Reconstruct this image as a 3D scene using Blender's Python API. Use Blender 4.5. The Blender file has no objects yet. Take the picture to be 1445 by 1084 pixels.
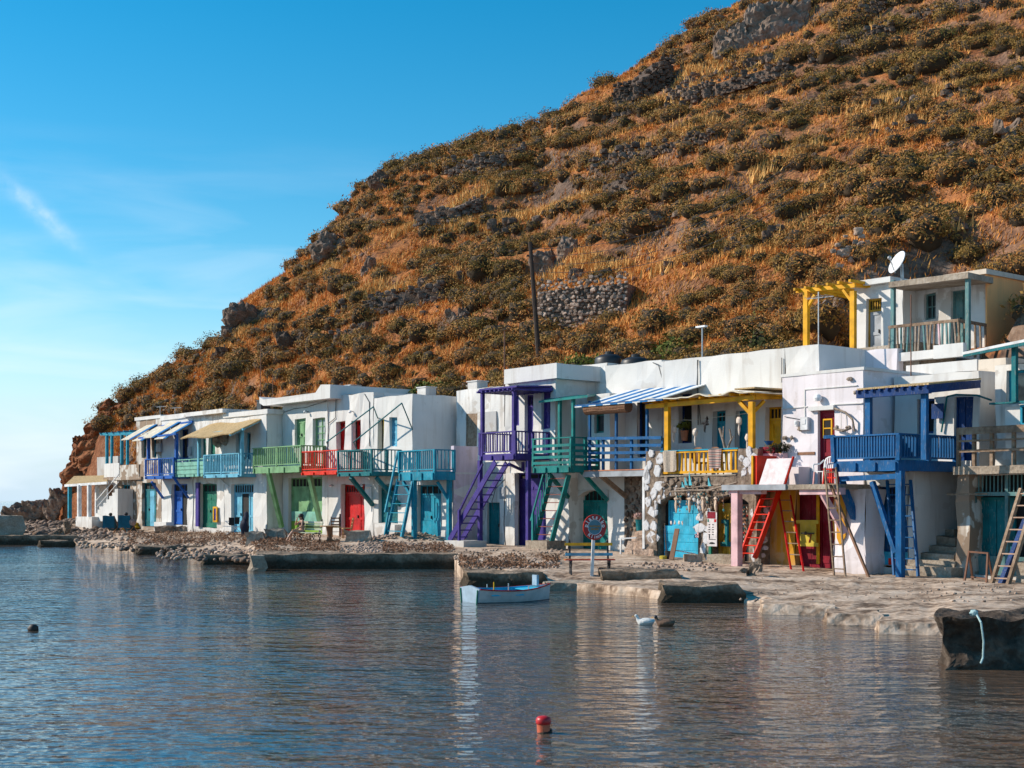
import bpy, math, random
import numpy as np
from mathutils import Vector, Matrix, Euler
R = math.radians
random.seed(7); rng = np.random.default_rng(11)
sc = bpy.context.scene
# ---------------------------------------------------------------- camera
CX, HOR, F, H = 722.5, 707., 1900., 2.52
cam = bpy.data.cameras.new('camera'); cam.sensor_width = 36.; cam.lens = 36.*F/1445.
cam.shift_y = (HOR-542.)/1445.; cam.clip_start = .1; cam.clip_end = 30000
co = bpy.data.objects.new('camera', cam); sc.collection.objects.link(co)
co.location = (0,0,H); co.rotation_euler = (R(90),0,0); sc.camera = co
cam.dof.use_dof = True; cam.dof.focus_distance = 46; cam.dof.aperture_fstop = 2.8
# ---------------------------------------------------------------- sky and sun
SUN_EL, SUN_AZ = R(30), R(-80)     # azimuth clockwise from +Y
wd = bpy.data.worlds.new('World'); sc.world = wd; wd.use_nodes = True
wn, wl = wd.node_tree.nodes, wd.node_tree.links
bg = wn['Background']; bg.inputs['Strength'].default_value = .15
sky = wn.new('ShaderNodeTexSky'); sky.sky_type = 'NISHITA'; sky.sun_disc = False
sky.sun_elevation = SUN_EL; sky.sun_rotation = SUN_AZ
sky.air_density = 1.0; sky.dust_density = .05; sky.ozone_density = 2.2; sky.altitude = 0
hs = wn.new('ShaderNodeHueSaturation'); hs.inputs['Saturation'].default_value = 1.5; hs.inputs['Hue'].default_value = .485
hs.inputs['Value'].default_value = .78
wl.new(sky.outputs[0], hs.inputs['Color'])
tc = wn.new('ShaderNodeTexCoord')
mp = wn.new('ShaderNodeMapping'); mp.inputs['Scale'].default_value = (5,5,26); mp.inputs['Rotation'].default_value = (0,R(9),0)
n1 = wn.new('ShaderNodeTexNoise'); n1.inputs['Scale'].default_value = 1.1; n1.inputs['Detail'].default_value = 7; n1.inputs['Distortion'].default_value = .6
wl.new(tc.outputs['Generated'], mp.inputs[0]); wl.new(mp.outputs[0], n1.inputs['Vector'])
cr = wn.new('ShaderNodeValToRGB'); cr.color_ramp.elements[0].position = .44; cr.color_ramp.elements[1].position = .72
wl.new(n1.outputs[0], cr.inputs[0])
sx = wn.new('ShaderNodeSeparateXYZ'); wl.new(tc.outputs['Generated'], sx.inputs[0])
mr = wn.new('ShaderNodeMapRange'); mr.inputs[1].default_value = .02; mr.inputs[2].default_value = .26; mr.inputs[3].default_value = .7; mr.inputs[4].default_value = .0
wl.new(sx.outputs[2], mr.inputs[0])
mu = wn.new('ShaderNodeMath'); mu.operation = 'MULTIPLY'; wl.new(cr.outputs[0], mu.inputs[0]); wl.new(mr.outputs[0], mu.inputs[1])
# one faint contrail-like wisp
dpt = wn.new('ShaderNodeVectorMath'); dpt.operation = 'SUBTRACT'
def dirpx(x,y): return Vector(((x-CX)/F,1,(HOR-y)/F)).normalized()
wc = dirpx(57,300); wdv = (dirpx(98,335)-dirpx(15,262)).normalized(); wnv = wc.cross(wdv).normalized()
dpt.inputs[1].default_value = wc; wl.new(tc.outputs['Generated'], dpt.inputs[0])
def vdot(vec):
    d = wn.new('ShaderNodeVectorMath'); d.operation='DOT_PRODUCT'; d.inputs[1].default_value = vec; wl.new(dpt.outputs[0], d.inputs[0]); return d.outputs['Value']
def wmath(op,a,b=None):
    m = wn.new('ShaderNodeMath'); m.operation = op
    for i,x in enumerate((a,b)):
        if x is None: continue
        if isinstance(x,(int,float)): m.inputs[i].default_value = x
        else: wl.new(x,m.inputs[i])
    return m.outputs[0]
da = wmath('DIVIDE',vdot(wdv),.030); db = wmath('DIVIDE',vdot(wnv),.006)
gg = wmath('EXPONENT',wmath('MULTIPLY',wmath('ADD',wmath('POWER',wmath('ABSOLUTE',da),2.),wmath('POWER',wmath('ABSOLUTE',db),2.)),-1.))
n2 = wn.new('ShaderNodeTexNoise'); n2.inputs['Scale'].default_value = 120; n2.inputs['Detail'].default_value = 5; wl.new(tc.outputs['Generated'], n2.inputs['Vector'])
gg = wmath('MULTIPLY',wmath('MULTIPLY',gg,wmath('POWER',n2.outputs[0],1.5)),.75)
fac = wmath('ADD',mu.outputs[0],gg); 
mx = wn.new('ShaderNodeMixRGB'); mx.inputs[2].default_value = (4.6,5.2,5.8,1)
hz = wn.new('ShaderNodeMapRange'); hz.interpolation_type='SMOOTHSTEP'; hz.inputs[1].default_value=-.02; hz.inputs[2].default_value=.17; hz.inputs[3].default_value=1; hz.inputs[4].default_value=0; wl.new(sx.outputs[2],hz.inputs[0])
mh = wn.new('ShaderNodeMixRGB'); mh.inputs[2].default_value=(3.1,4.05,4.85,1); wl.new(hz.outputs[0],mh.inputs[0]); wl.new(hs.outputs[0],mh.inputs[1])   # pale sea air along the whole horizon
wl.new(fac, mx.inputs[0]); wl.new(mh.outputs[0], mx.inputs[1]); wl.new(mx.outputs[0], bg.inputs['Color'])
sl = bpy.data.lights.new('sun','SUN'); sl.energy = 4.25; sl.angle = R(.5); sl.color = (1,.89,.75)
so = bpy.data.objects.new('sun', sl); sc.collection.objects.link(so)
SV = Vector((math.sin(SUN_AZ)*math.cos(SUN_EL), math.cos(SUN_AZ)*math.cos(SUN_EL), math.sin(SUN_EL)))
so.rotation_euler = SV.to_track_quat('Z','Y').to_euler()
sc.view_settings.view_transform = 'Standard'; sc.view_settings.look = 'None'; sc.view_settings.gamma = 1
sc.view_settings.exposure = 0.44; sc.view_settings.use_curve_mapping = False
sc.cycles.max_bounces = 6; sc.cycles.diffuse_bounces = 3; sc.cycles.glossy_bounces = 3; sc.cycles.transmission_bounces = 4
sc.cycles.caustics_reflective = False; sc.cycles.caustics_refractive = False
# ---------------------------------------------------------------- the row's frame: u along the row (right, nearer), v into the hill
A = R(51.3); cA, sA = math.cos(A), math.sin(A)
PX, PY = (1240-CX)/47.5, F/47.5
def U(px, v=0.):
    k = (px-CX)/F; return (k*(PY+v*cA)-PX-v*sA)/(cA+k*sA)
def RW(u, v): return PX+u*cA+v*sA, PY-u*sA+v*cA
def INV(X, Y): dx, dy = X-PX, Y-PY; return dx*cA-dy*sA, dx*sA+dy*cA
def Z(py, u, v): return H+(HOR-py)/F*(PY-u*sA+v*cA)
def P3(x, y, v): u = U(x,v); return (u, v, Z(y,u,v))
def op(x0,x1,y0,y1,v): u0,u1 = U(x0,v),U(x1,v); m=(u0+u1)/2; return (u0,u1,Z(y1,m,v),Z(y0,m,v))
def WP(x, y, z=0.): Y = F*(H-z)/(y-HOR); return (x-CX)/F*Y, Y, z      # a pixel on the level z
ZB = np.array([(-400,.95),(100,.95),(200,.91),(300,.9),(380,.88),(500,.87),(650,.66),(760,.64),(850,.55),(1000,.42),(1150,.29),(1240,.25),(1400,.22),(1900,.2)])
SH = np.array([(-300,766),(0,765),(55,767),(100,769),(160,774),(190,780),(285,784),(345,791),(362,800),(640,800.5),(652,818),(700,824),(760,830),(838,836),(930,845),(1045,850),(1100,856),(1160,866),(1215,876),(1300,889),(1322,894),(1345,898),(1460,908),(1700,925)])
ZS = np.array([(-300,.22),(180,.2),(350,.22),(366,.5),(640,.5),(655,.3),(760,.22),(1045,.2),(1100,.1),(1310,.14),(1345,.3),(1700,.35)])
def ip(T,x): return np.interp(x,T[:,0],T[:,1])
def hash2(ix,iy,s):
    n = (ix.astype(np.int64)*374761393+iy.astype(np.int64)*668265263+s*2147483647) & 0xffffffff
    n = ((n^(n>>13))*1274126177) & 0xffffffff
    return ((n^(n>>16)) & 0xffff)/65535.
def vnoise(x,y,s=0):
    x=np.asarray(x,float); y=np.asarray(y,float); ix=np.floor(x); iy=np.floor(y); fx=x-ix; fy=y-iy
    fx=fx*fx*(3-2*fx); fy=fy*fy*(3-2*fy)
    a=hash2(ix,iy,s); b=hash2(ix+1,iy,s); c=hash2(ix,iy+1,s); d=hash2(ix+1,iy+1,s)
    return (a*(1-fx)+b*fx)*(1-fy)+(c*(1-fx)+d*fx)*fy
def fbm(x,y,s=0,o=4):
    r=0; a=.5
    for i in range(o): r=r+a*vnoise(x*2**i+i*17.3,y*2**i-i*9.1,s+i); a*=.5
    return r-.47
def shoreY(x):
    return F*H/(ip(SH,x)-HOR)
def groundz(x, Y):
    """ground height at picture column x (array) and distance Y"""
    x=np.asarray(x,float); Y=np.asarray(Y,float)
    k=(x-CX)/F; yh=(k*0+1); u=(k*(PY+1.5*cA)-PX-1.5*sA)/(cA+k*sA); yh=PY-u*sA+1.5*cA
    ys=shoreY(x); t=np.clip((Y-ys)/np.maximum(yh-ys,.5),0,1.)
    zb,zs=ip(ZB,x),ip(ZS,x)
    return zs+(zb-zs)*(t**.8)
def GZ(X,Y): return float(groundz(CX+F*X/Y,Y))
def gzrow(u,v): return GZ(*RW(u,v))
# ---------------------------------------------------------------- materials
MC = {}
def nodes(name):
    m = bpy.data.materials.new(name); m.use_nodes = True; nt = m.node_tree
    return m, nt.nodes, nt.links, nt.nodes['Principled BSDF']
def noise(n,l,scale,detail=4,vec=None,stretch=None,coord='Object'):
    t = n.new('ShaderNodeTexCoord') if coord!='P' else n.new('ShaderNodeNewGeometry')
    v = t.outputs['Position' if coord=='P' else coord]
    if stretch:
        mpp = n.new('ShaderNodeMapping'); mpp.inputs['Scale'].default_value = stretch; l.new(v,mpp.inputs[0]); v = mpp.outputs[0]
    x = n.new('ShaderNodeTexNoise'); x.inputs['Scale'].default_value = scale; x.inputs['Detail'].default_value = detail
    l.new(v,x.inputs['Vector']); return x.outputs[0]
def ramp(n,l,src,stops):
    r = n.new('ShaderNodeValToRGB'); e = r.color_ramp.elements
    while len(e)<len(stops): e.new(.5)
    for el,(p,c) in zip(e,stops): el.position=p; el.color=(*c,1) if len(c)==3 else c
    l.new(src,r.inputs[0]); return r.outputs[0]
def mixc(n,l,f,a,b,mode='MIX'):
    m = n.new('ShaderNodeMixRGB'); m.blend_type = mode
    for i,x in enumerate((f,a,b)):
        if isinstance(x,(int,float)): m.inputs[i].default_value = x
        elif isinstance(x,tuple): m.inputs[i].default_value = (*x,1)
        else: l.new(x,m.inputs[i])
    return m.outputs[0]
def bump(n,l,p,src,strength,dist=.02):
    b = n.new('ShaderNodeBump'); b.inputs['Strength'].default_value = strength; b.inputs['Distance'].default_value = dist
    l.new(src,b.inputs['Height']); l.new(b.outputs[0],p.inputs['Normal'])
def paint(name,c,rough=.5,wear=.35,under=(.35,.3,.25)):
    """brushed, sun-worn paint on wood or metal"""
    if name in MC: return MC[name]
    m,n,l,p = nodes(name)
    a = noise(n,l,9,6,stretch=(3,3,.6)); b = noise(n,l,2.2,3)
    dark = tuple(x*.62 for x in c); lite = tuple(min(1,x*1.12+.004) for x in c)
    col = ramp(n,l,b,[(.3,dark),(.55,c),(.8,lite)])
    wr = ramp(n,l,a,[(.61-.1*wear,(0,0,0)),(.66,(wear*.75,)*3)]); p.inputs['Specular IOR Level'].default_value=.2
    col = mixc(n,l,wr,col,under); l.new(col,p.inputs['Base Color']); p.inputs['Roughness'].default_value = rough
    bump(n,l,p,a,.25,.01); MC[name]=m; return m
def plaster(name,c=(.70,.685,.66),wear=.3,stain=(.30,.23,.17)):
    if name in MC: return MC[name]
    m,n,l,p = nodes(name)
    big = noise(n,l,.55,5); fine = noise(n,l,14,6); drip = noise(n,l,1.6,5,stretch=(2.6,2.6,.28)); patch = noise(n,l,1.3,8)
    col = ramp(n,l,big,[(.3,tuple(x*.86 for x in c)),(.6,c),(.8,tuple(min(.86,x*1.06) for x in c))])
    f1 = ramp(n,l,drip,[(.54-.08*wear,(0,0,0)),(.74-.08*wear,(.5*wear+.2,)*3)])
    col = mixc(n,l,f1,col,stain)
    f2 = ramp(n,l,patch,[(.645-.17*wear,(0,0,0)),(.675-.17*wear,(min(1,.2+wear),)*3)])
    col = mixc(n,l,f2,col,tuple(.55*a+.45*b for a,b in zip(stain,c)) if wear<.6 else stain)
    tcz=n.new('ShaderNodeTexCoord'); spz=n.new('ShaderNodeSeparateXYZ'); l.new(tcz.outputs['Object'],spz.inputs[0]); zz=n.new('ShaderNodeMath'); zz.operation='ADD'; l.new(spz.outputs[2],zz.inputs[0]); l.new(noise(n,l,1.7,5),zz.inputs[1])
    col = mixc(n,l,ramp(n,l,zz.outputs[0],[(.45,(.5,)*3),(.95,(0,0,0))]),col,tuple(.5*a+.3*b for a,b in zip(stain,c)))   # splash-back dirt at the foot of the wall
    l.new(col,p.inputs['Base Color']); p.inputs['Roughness'].default_value = .92; p.inputs['Specular IOR Level'].default_value = .15
    h = mixc(n,l,.5,fine,patch); bump(n,l,p,h,.35,.03); MC[name]=m; return m
def plain(name,c,rough=.6,metal=0.,var=.25,scale=5,bmp=.2):
    if name in MC: return MC[name]
    m,n,l,p = nodes(name); a = noise(n,l,scale,5)
    col = ramp(n,l,a,[(.3,tuple(x*(1-var) for x in c)),(.7,tuple(min(1,x*(1+var)) for x in c))])
    l.new(col,p.inputs['Base Color']); p.inputs['Roughness'].default_value=rough; p.inputs['Metallic'].default_value=metal
    if bmp: bump(n,l,p,a,bmp,.02)
    MC[name]=m; return m
def rocky(name,stops,scale=2.,bmp=.8,fine=11.,pos=False,rand=0.,stretch=None):
    if name in MC: return MC[name]
    m,n,l,p = nodes(name); a = noise(n,l,scale,7,coord='P' if pos else 'Object',stretch=stretch); b = noise(n,l,fine,6,coord='P' if pos else 'Object')
    f = mixc(n,l,.45,a,b); col = ramp(n,l,f,stops)
    if rand:
        oi = n.new('ShaderNodeObjectInfo'); hv = n.new('ShaderNodeHueSaturation')
        k = n.new('ShaderNodeMapRange'); k.inputs[3].default_value=1-rand; k.inputs[4].default_value=1+rand
        l.new(oi.outputs['Random'],k.inputs[0]); l.new(k.outputs[0],hv.inputs['Value']); l.new(col,hv.inputs['Color']); col = hv.outputs[0]
    l.new(col,p.inputs['Base Color']); p.inputs['Roughness'].default_value=.95; p.inputs['Specular IOR Level'].default_value=.15
    bump(n,l,p,f,bmp,.12); MC[name]=m; return m
WHITE=plaster('white_plaster',wear=.12); WHITE2=plaster('white_plaster_stained',(.76,.74,.71),.55); OLD=plaster('weathered_plaster',(.66,.62,.56),1.1,(.30,.22,.16))
LILAC=plaster('lilac_plaster',(.66,.57,.64),.25); BEIGE=plaster('beige_plaster',(.66,.57,.47),.25); PEACH=plaster('peach_plaster',(.95,.47,.19),.1,(.5,.28,.15)); PINKW=plaster('pale_pink_plaster',(.78,.72,.74),.2)
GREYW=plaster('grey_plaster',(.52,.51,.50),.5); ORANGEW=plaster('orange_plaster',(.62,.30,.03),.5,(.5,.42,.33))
CONC=rocky('concrete',[(.3,(.16,.12,.09)),(.5,(.32,.26,.20)),(.7,(.46,.40,.33))],1.2,.6)
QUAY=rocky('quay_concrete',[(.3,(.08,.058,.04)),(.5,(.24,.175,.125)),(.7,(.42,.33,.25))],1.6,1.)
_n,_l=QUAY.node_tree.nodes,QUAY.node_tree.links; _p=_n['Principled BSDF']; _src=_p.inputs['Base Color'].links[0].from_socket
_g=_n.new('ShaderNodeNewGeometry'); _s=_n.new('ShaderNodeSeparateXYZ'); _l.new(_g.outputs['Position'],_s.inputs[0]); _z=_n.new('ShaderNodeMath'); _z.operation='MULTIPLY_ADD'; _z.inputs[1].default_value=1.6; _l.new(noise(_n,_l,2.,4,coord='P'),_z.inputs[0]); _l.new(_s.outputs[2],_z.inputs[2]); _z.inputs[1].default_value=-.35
_l.new(mixc(_n,_l,ramp(_n,_l,_z.outputs[0],[(.05,(.85,)*3),(.26,(0,0,0))]),_src,(.028,.022,.014)),_p.inputs['Base Color'])   # shade of the quay faces painted in low down, with algae and wet
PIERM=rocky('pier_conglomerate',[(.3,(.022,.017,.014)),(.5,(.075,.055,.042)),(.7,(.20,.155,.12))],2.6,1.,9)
STONE=rocky('stone',[(.3,(.12,.08,.06)),(.5,(.30,.215,.165)),(.7,(.50,.40,.32))],1.3,.8,rand=.45)
MASON=rocky('stone_masonry',[(.3,(.06,.045,.035)),(.5,(.22,.165,.125)),(.7,(.40,.32,.26))],2.2,1.,7)
LAVA=rocky('dark_lava_rock',[(.3,(.05,.034,.027)),(.5,(.15,.105,.08)),(.72,(.34,.25,.195))],1.1,1.,rand=.3)
GREYROCK=rocky('grey_rock',[(.3,(.09,.06,.045)),(.5,(.23,.165,.125)),(.7,(.40,.31,.25))],.7,1.,5)
REDROCK=rocky('red_rock',[(.3,(.09,.035,.02)),(.5,(.26,.095,.04)),(.7,(.40,.19,.09))],.5,1.,4)
BLUE=paint('blue_paint',(.003,.098,.27)); NAVY=paint('dark_blue_paint',(.002,.04,.17)); ROYAL=paint('royal_blue_paint',(.006,.10,.42)); TEAL=paint('teal_paint',(.003,.15,.17)); LBLUE=paint('light_blue_paint',(.14,.44,.60),wear=.4); CYAN=paint('cyan_paint',(.006,.26,.38)); 
GREEN=paint('green_paint',(.19,.37,.18),wear=.3); DGREEN=paint('bottle_green_paint',(.01,.17,.11)); LIME=paint('lime_paint',(.18,.33,.03)); MINT=paint('mint_paint',(.20,.46,.36),wear=.5); RED=paint('red_paint',(.55,.012,.012),.45,.2); ORED=paint('orange_red_paint',(.72,.03,.008),.4,.15)
PURPLE=paint('purple_paint',(.055,.034,.22),wear=.2); JADE=paint('jade_paint',(.003,.19,.18)); YELLOW=paint('yellow_paint',(.74,.36,.008),wear=.2); CRIM=paint('crimson_paint',(.22,.006,.02),wear=.15); PINK=paint('pink_paint',(.70,.44,.46),wear=.4,under=(.5,.45,.42)); SKYB=paint('bright_cyan_paint',(.035,.42,.62),wear=.3,under=(.4,.55,.6)); WPAINT=paint('white_paint',(.74,.74,.74),wear=.3); GREYP=paint('grey_paint',(.35,.37,.40),wear=.4); OCHRE=paint('ochre_paint',(.45,.25,.02),wear=.4); BLUEAWN=paint('blue_fabric',(.008,.16,.42),.8,.1); TGREY=paint('grey_teal_paint',(.10,.22,.22),wear=.6); LYELL=paint('lemon_paint',(.55,.42,.05),wear=.3)
WOOD=rocky('weathered_wood',[(.3,(.10,.065,.045)),(.5,(.25,.17,.115)),(.7,(.40,.31,.23))],2,.5,9,stretch=(1,1,.3)); BWOOD=plain('brown_wood',(.20,.085,.035),.6); DRIFT=rocky('driftwood',[(.3,(.14,.10,.075)),(.7,(.42,.34,.27))],3,.6)
REED=rocky('reed_mat',[(.3,(.30,.19,.09)),(.5,(.55,.39,.20)),(.7,(.72,.56,.34))],5,.9,22,stretch=(6,.4,1)); BREED=rocky('brown_reed',[(.3,(.10,.05,.03)),(.7,(.32,.18,.11))],5,.9,22,stretch=(.4,6,6))
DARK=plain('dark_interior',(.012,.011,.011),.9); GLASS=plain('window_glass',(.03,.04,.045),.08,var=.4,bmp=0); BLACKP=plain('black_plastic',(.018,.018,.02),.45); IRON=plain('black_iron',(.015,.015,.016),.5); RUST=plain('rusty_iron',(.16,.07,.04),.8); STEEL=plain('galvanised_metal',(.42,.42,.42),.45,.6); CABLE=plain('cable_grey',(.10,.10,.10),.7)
WHITEPL=plain('white_plastic',(.78,.78,.78),.4,var=.05); TERRA=plain('terracotta',(.45,.16,.08),.8); CANVAS=plain('cream_canvas',(.62,.56,.44),.9); WCLOTH=plain('white_canvas',(.72,.72,.70),.9)
SKIN=plain('skin',(.48,.25,.16),.55,var=.1,bmp=0); HAIR=plain('dark_hair',(.03,.018,.012),.6); BLACKC=plain('black_cloth',(.012,.012,.015),.9)
# ---------------------------------------------------------------- mesh helpers
COL = sc.collection
class MB:
    def __init__(s): s.v=[]; s.f=[]
    def add(s,vs,fs):
        k=len(s.v); s.v+= [tuple(x) for x in vs]; s.f+= [tuple(i+k for i in f) for f in fs]; return s
    def box(s,a0,a1,b0,b1,c0,c1):
        return s.add([(a0,b0,c0),(a1,b0,c0),(a1,b1,c0),(a0,b1,c0),(a0,b0,c1),(a1,b0,c1),(a1,b1,c1),(a0,b1,c1)],
                     [(0,3,2,1),(4,5,6,7),(0,1,5,4),(1,2,6,5),(2,3,7,6),(3,0,4,7)])
    def bar(s,p,q,w,d=None,w2=None):
        """square-section beam; w across, d the other way"""
        d=d or w; p,q=Vector(p),Vector(q); a=(q-p).normalized(); up=Vector((0,0,1)) if abs(a.z)<.95 else Vector((0,1,0))
        x=a.cross(up).normalized(); y=x.cross(a).normalized(); k=(w2 or w)/w
        vs=[c+x*i*w/2*m+y*j*d/2*m for c,m in ((p,1),(q,k)) for i,j in ((-1,-1),(1,-1),(1,1),(-1,1))]
        return s.add(vs,[(0,3,2,1),(4,5,6,7),(0,1,5,4),(1,2,6,5),(2,3,7,6),(3,0,4,7)])
    def cyl(s,p,q,r,n=8,r2=None,caps=True):
        p,q=Vector(p),Vector(q); a=(q-p).normalized(); up=Vector((0,0,1)) if abs(a.z)<.95 else Vector((0,1,0))
        x=a.cross(up).normalized(); y=x.cross(a).normalized(); r2=r if r2 is None else r2
        vs=[c+(x*math.cos(t)+y*math.sin(t))*rr for c,rr in ((p,r),(q,r2)) for t in (2*math.pi*i/n for i in range(n))]
        fs=[(i,(i+1)%n,n+(i+1)%n,n+i) for i in range(n)]
        if caps: fs+=[tuple(range(n))[::-1],tuple(range(n,2*n))]
        return s.add(vs,fs)
    def tube(s,pts,r,n=6):
        for a,b in zip(pts,pts[1:]): s.cyl(a,b,r,n)
        return s
    def lathe(s,c,prof,n=16):
        c=Vector(c); vs=[c+Vector((r*math.cos(2*math.pi*i/n),r*math.sin(2*math.pi*i/n),z)) for r,z in prof for i in range(n)]
        fs=[(k*n+i,k*n+(i+1)%n,(k+1)*n+(i+1)%n,(k+1)*n+i) for k in range(len(prof)-1) for i in range(n)]
        fs+=[tuple(range(n))[::-1],tuple((len(prof)-1)*n+i for i in range(n))]
        return s.add(vs,fs)
    def prism(s,poly,v0,v1):
        """polygon of (u,z) points drawn out from v0 to v1"""
        n=len(poly); return s.add([(u,v0,z) for u,z in poly]+[(u,v1,z) for u,z in poly],
            [tuple(range(n)),tuple(range(n,2*n))[::-1]]+[(i,n+i,n+(i+1)%n,(i+1)%n) for i in range(n)])
    def slab(s,top,th):
        """sheet of 4 corners with thickness th downwards"""
        lo=[(x,y,z-th) for x,y,z in top]
        return s.add(list(top)+lo,[(0,1,2,3),(7,6,5,4)]+[(i,4+i,4+(i+1)%4,(i+1)%4) for i in range(4)])
    def grid(s,f,nu,nv):
        k=len(s.v); s.v+=[tuple(f(i/nu,j/nv)) for j in range(nv+1) for i in range(nu+1)]
        s.f+=[(k+j*(nu+1)+i,k+j*(nu+1)+i+1,k+(j+1)*(nu+1)+i+1,k+(j+1)*(nu+1)+i) for j in range(nv) for i in range(nu)]
        return s
    def blob(s,c,r,seed=0,sub=2,amp=.3,freq=1.6,box=False):
        vs,fs=ICO[sub]; o=[]
        for x in vs:
            nx=x*freq+Vector((seed*3.7,seed*1.3,seed*2.9)); d=1+amp*(math.sin(nx.x*2.1+nx.y)+math.sin(nx.y*2.7+nx.z*1.3)+math.sin(nx.z*3.1+nx.x*.7))*.5
            if box: x=Vector([math.copysign(abs(q)**.55,q) for q in x])*.9
            o.append((c[0]+x.x*r[0]*d,c[1]+x.y*r[1]*d,c[2]+x.z*r[2]*d))
        return s.add(o,fs)
    def jit(s,a,k=1.7):
        def j(p):
            x,y,z=p; q=math.sin(k*x*2.3+z*1.7*k)+math.sin(k*z*2.9-x*.8*k+y*k)+.6*math.sin(5.3*k*x+4.1*k*z+3*y)
            w=math.sin(k*x*1.9+y*2.2*k)+.6*math.sin(4.7*k*x-3.1*k*y); e=math.sin(k*z*2.6+1)+.6*math.sin(5.9*k*z+2*y)
            return (x+a*.5*e,y+a*.5*q,z+a*.5*w)
        s.v=[j(p) for p in s.v]; return s
def mkico():
    import bmesh
    out={}
    for k in (1,2,3,4):
        b=bmesh.new(); bmesh.ops.create_icosphere(b,subdivisions=k,radius=1); b.verts.ensure_lookup_table()
        out[k]=([v.co.copy() for v in b.verts],[tuple(x.index for x in f.verts) for f in b.faces]); b.free()
    return out
ICO = mkico()
def mesh(name,mb,mat,off=(0,0,0),smooth=False):
    me=bpy.data.meshes.new(name); ox,oy,oz=off
    me.from_pydata([(x-ox,y-oy,z-oz) for x,y,z in mb.v],[],mb.f); me.materials.append(mat)
    if smooth: me.shade_smooth()
    me.update(); return me
def obj(name,me,parent=None,loc=None,**kw):
    o=bpy.data.objects.new(name,me); COL.objects.link(o)
    if parent is not None: o.parent=parent
    if loc is not None: o.location=loc
    for k,x in kw.items(): o[k]=x
    return o
def bigmesh(name,V,Fc,mat,smooth=False):
    """numpy mesh: V (n,3), Fc (m,k) with one k"""
    me=bpy.data.meshes.new(name); V=np.asarray(V,np.float32); Fc=np.asarray(Fc,np.int32); m,k=Fc.shape
    me.vertices.add(len(V)); me.vertices.foreach_set('co',V.ravel())
    me.loops.add(m*k); me.loops.foreach_set('vertex_index',Fc.ravel())
    me.polygons.add(m); me.polygons.foreach_set('loop_start',np.arange(0,m*k,k,dtype=np.int32))
    me.materials.append(mat); me.validate(); me.update(calc_edges=True)
    if smooth: me.shade_smooth()
    return me
class T:
    """a thing: an Empty on the ground whose parts are drawn in row coordinates"""
    def __init__(s,name,label,cat,u,v,z=None,group=None,rot=None,world=False):
        z = (GZ(u,v) if world else gzrow(u,v)) if z is None else z
        s.o=(0,0,0) if world else (u,v,z); e=bpy.data.objects.new(name,None); e.empty_display_size=.3; COL.objects.link(e)
        X,Y = (u,v) if world else RW(u,v); e.location=(X,Y,z); e.rotation_euler=(0,0,(rot or 0) if world else -A+(rot or 0))
        e['label']=label; e['category']=cat
        if group: e['group']=group
        s.e=e; s.uv=(u,v,z)
    def add(s,name,mb,mat,parent=None,smooth=False,**kw):
        return obj(name,mesh(name,mb,mat,s.o,smooth),parent or s.e,**kw)
    def box(s,name,a0,a1,b0,b1,c0,c1,mat,parent=None,**kw): return s.add(name,MB().box(a0,a1,b0,b1,c0,c1),mat,parent,**kw)
    def bar(s,name,p,q,w,mat,parent=None,d=None,**kw): return s.add(name,MB().bar(p,q,w,d),mat,parent,**kw)
    def inst(s,name,me,p,parent=None):
        o=obj(name,me,parent or s.e,(p[0]-s.o[0],p[1]-s.o[1],p[2]-s.o[2])); o.rotation_euler=(random.gauss(0,.010),random.gauss(0,.012),random.gauss(0,.06)); return o
def single(name,label,cat,mb,mat,u,v,z=None,group=None,rot=None,world=False,smooth=False,**kw):
    """a thing that is one mesh, drawn round its own origin"""
    z = (GZ(u,v) if world else gzrow(u,v)) if z is None else z
    X,Y=(u,v) if world else RW(u,v); o=obj(name,mesh(name,mb,mat,(0,0,0),smooth),None,(X,Y,z)); o.rotation_euler=(0,0,(rot or 0) if world else -A+(rot or 0))
    o['label']=label; o['category']=cat
    if group: o['group']=group
    return o
# ---------------------------------------------------------------- builders of house parts
def wallmb(mb,u0,u1,z0,z1,v,holes=(),step=.7):
    us={u0,u1}; zs={z0,z1}
    for h in holes: us|={h[0],h[1]}; zs|={max(z0,h[2]),min(z1,h[3])}
    def fine(S):
        S=sorted(S); o=[]
        for a,b in zip(S,S[1:]):
            n=max(1,int((b-a)/step)); o+=[a+(b-a)*i/n for i in range(n)]
        return o+[S[-1]]
    us,zs=fine(us),fine(zs); idx={}; e=1e-5
    def vi(a,z):
        if (a,z) not in idx: idx[(a,z)]=len(mb.v); mb.v.append((a,v,z))
        return idx[(a,z)]
    for a,b in zip(us,us[1:]):
        for c,d in zip(zs,zs[1:]):
            m,k=(a+b)/2,(c+d)/2
            if any(h[0]<m<h[1] and h[2]<k<h[3] for h in holes): continue
            mb.f.append((vi(a,c),vi(b,c),vi(b,d),vi(a,d)))
    for h in holes:
        a,b,c,d=h[:4]; r=h[4] if len(h)>4 else .25; c=max(c,z0); d=min(d,z1)
        mb.add([(a,v,c),(a,v+r,c),(a,v+r,d),(a,v,d)],[(0,1,2,3)]); mb.add([(b,v,c),(b,v+r,c),(b,v+r,d),(b,v,d)],[(3,2,1,0)])
        mb.add([(a,v,d),(b,v,d),(b,v+r,d),(a,v+r,d)],[(0,3,2,1)]); mb.add([(a,v,c),(b,v,c),(b,v+r,c),(a,v+r,c)],[(0,1,2,3)])
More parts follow.
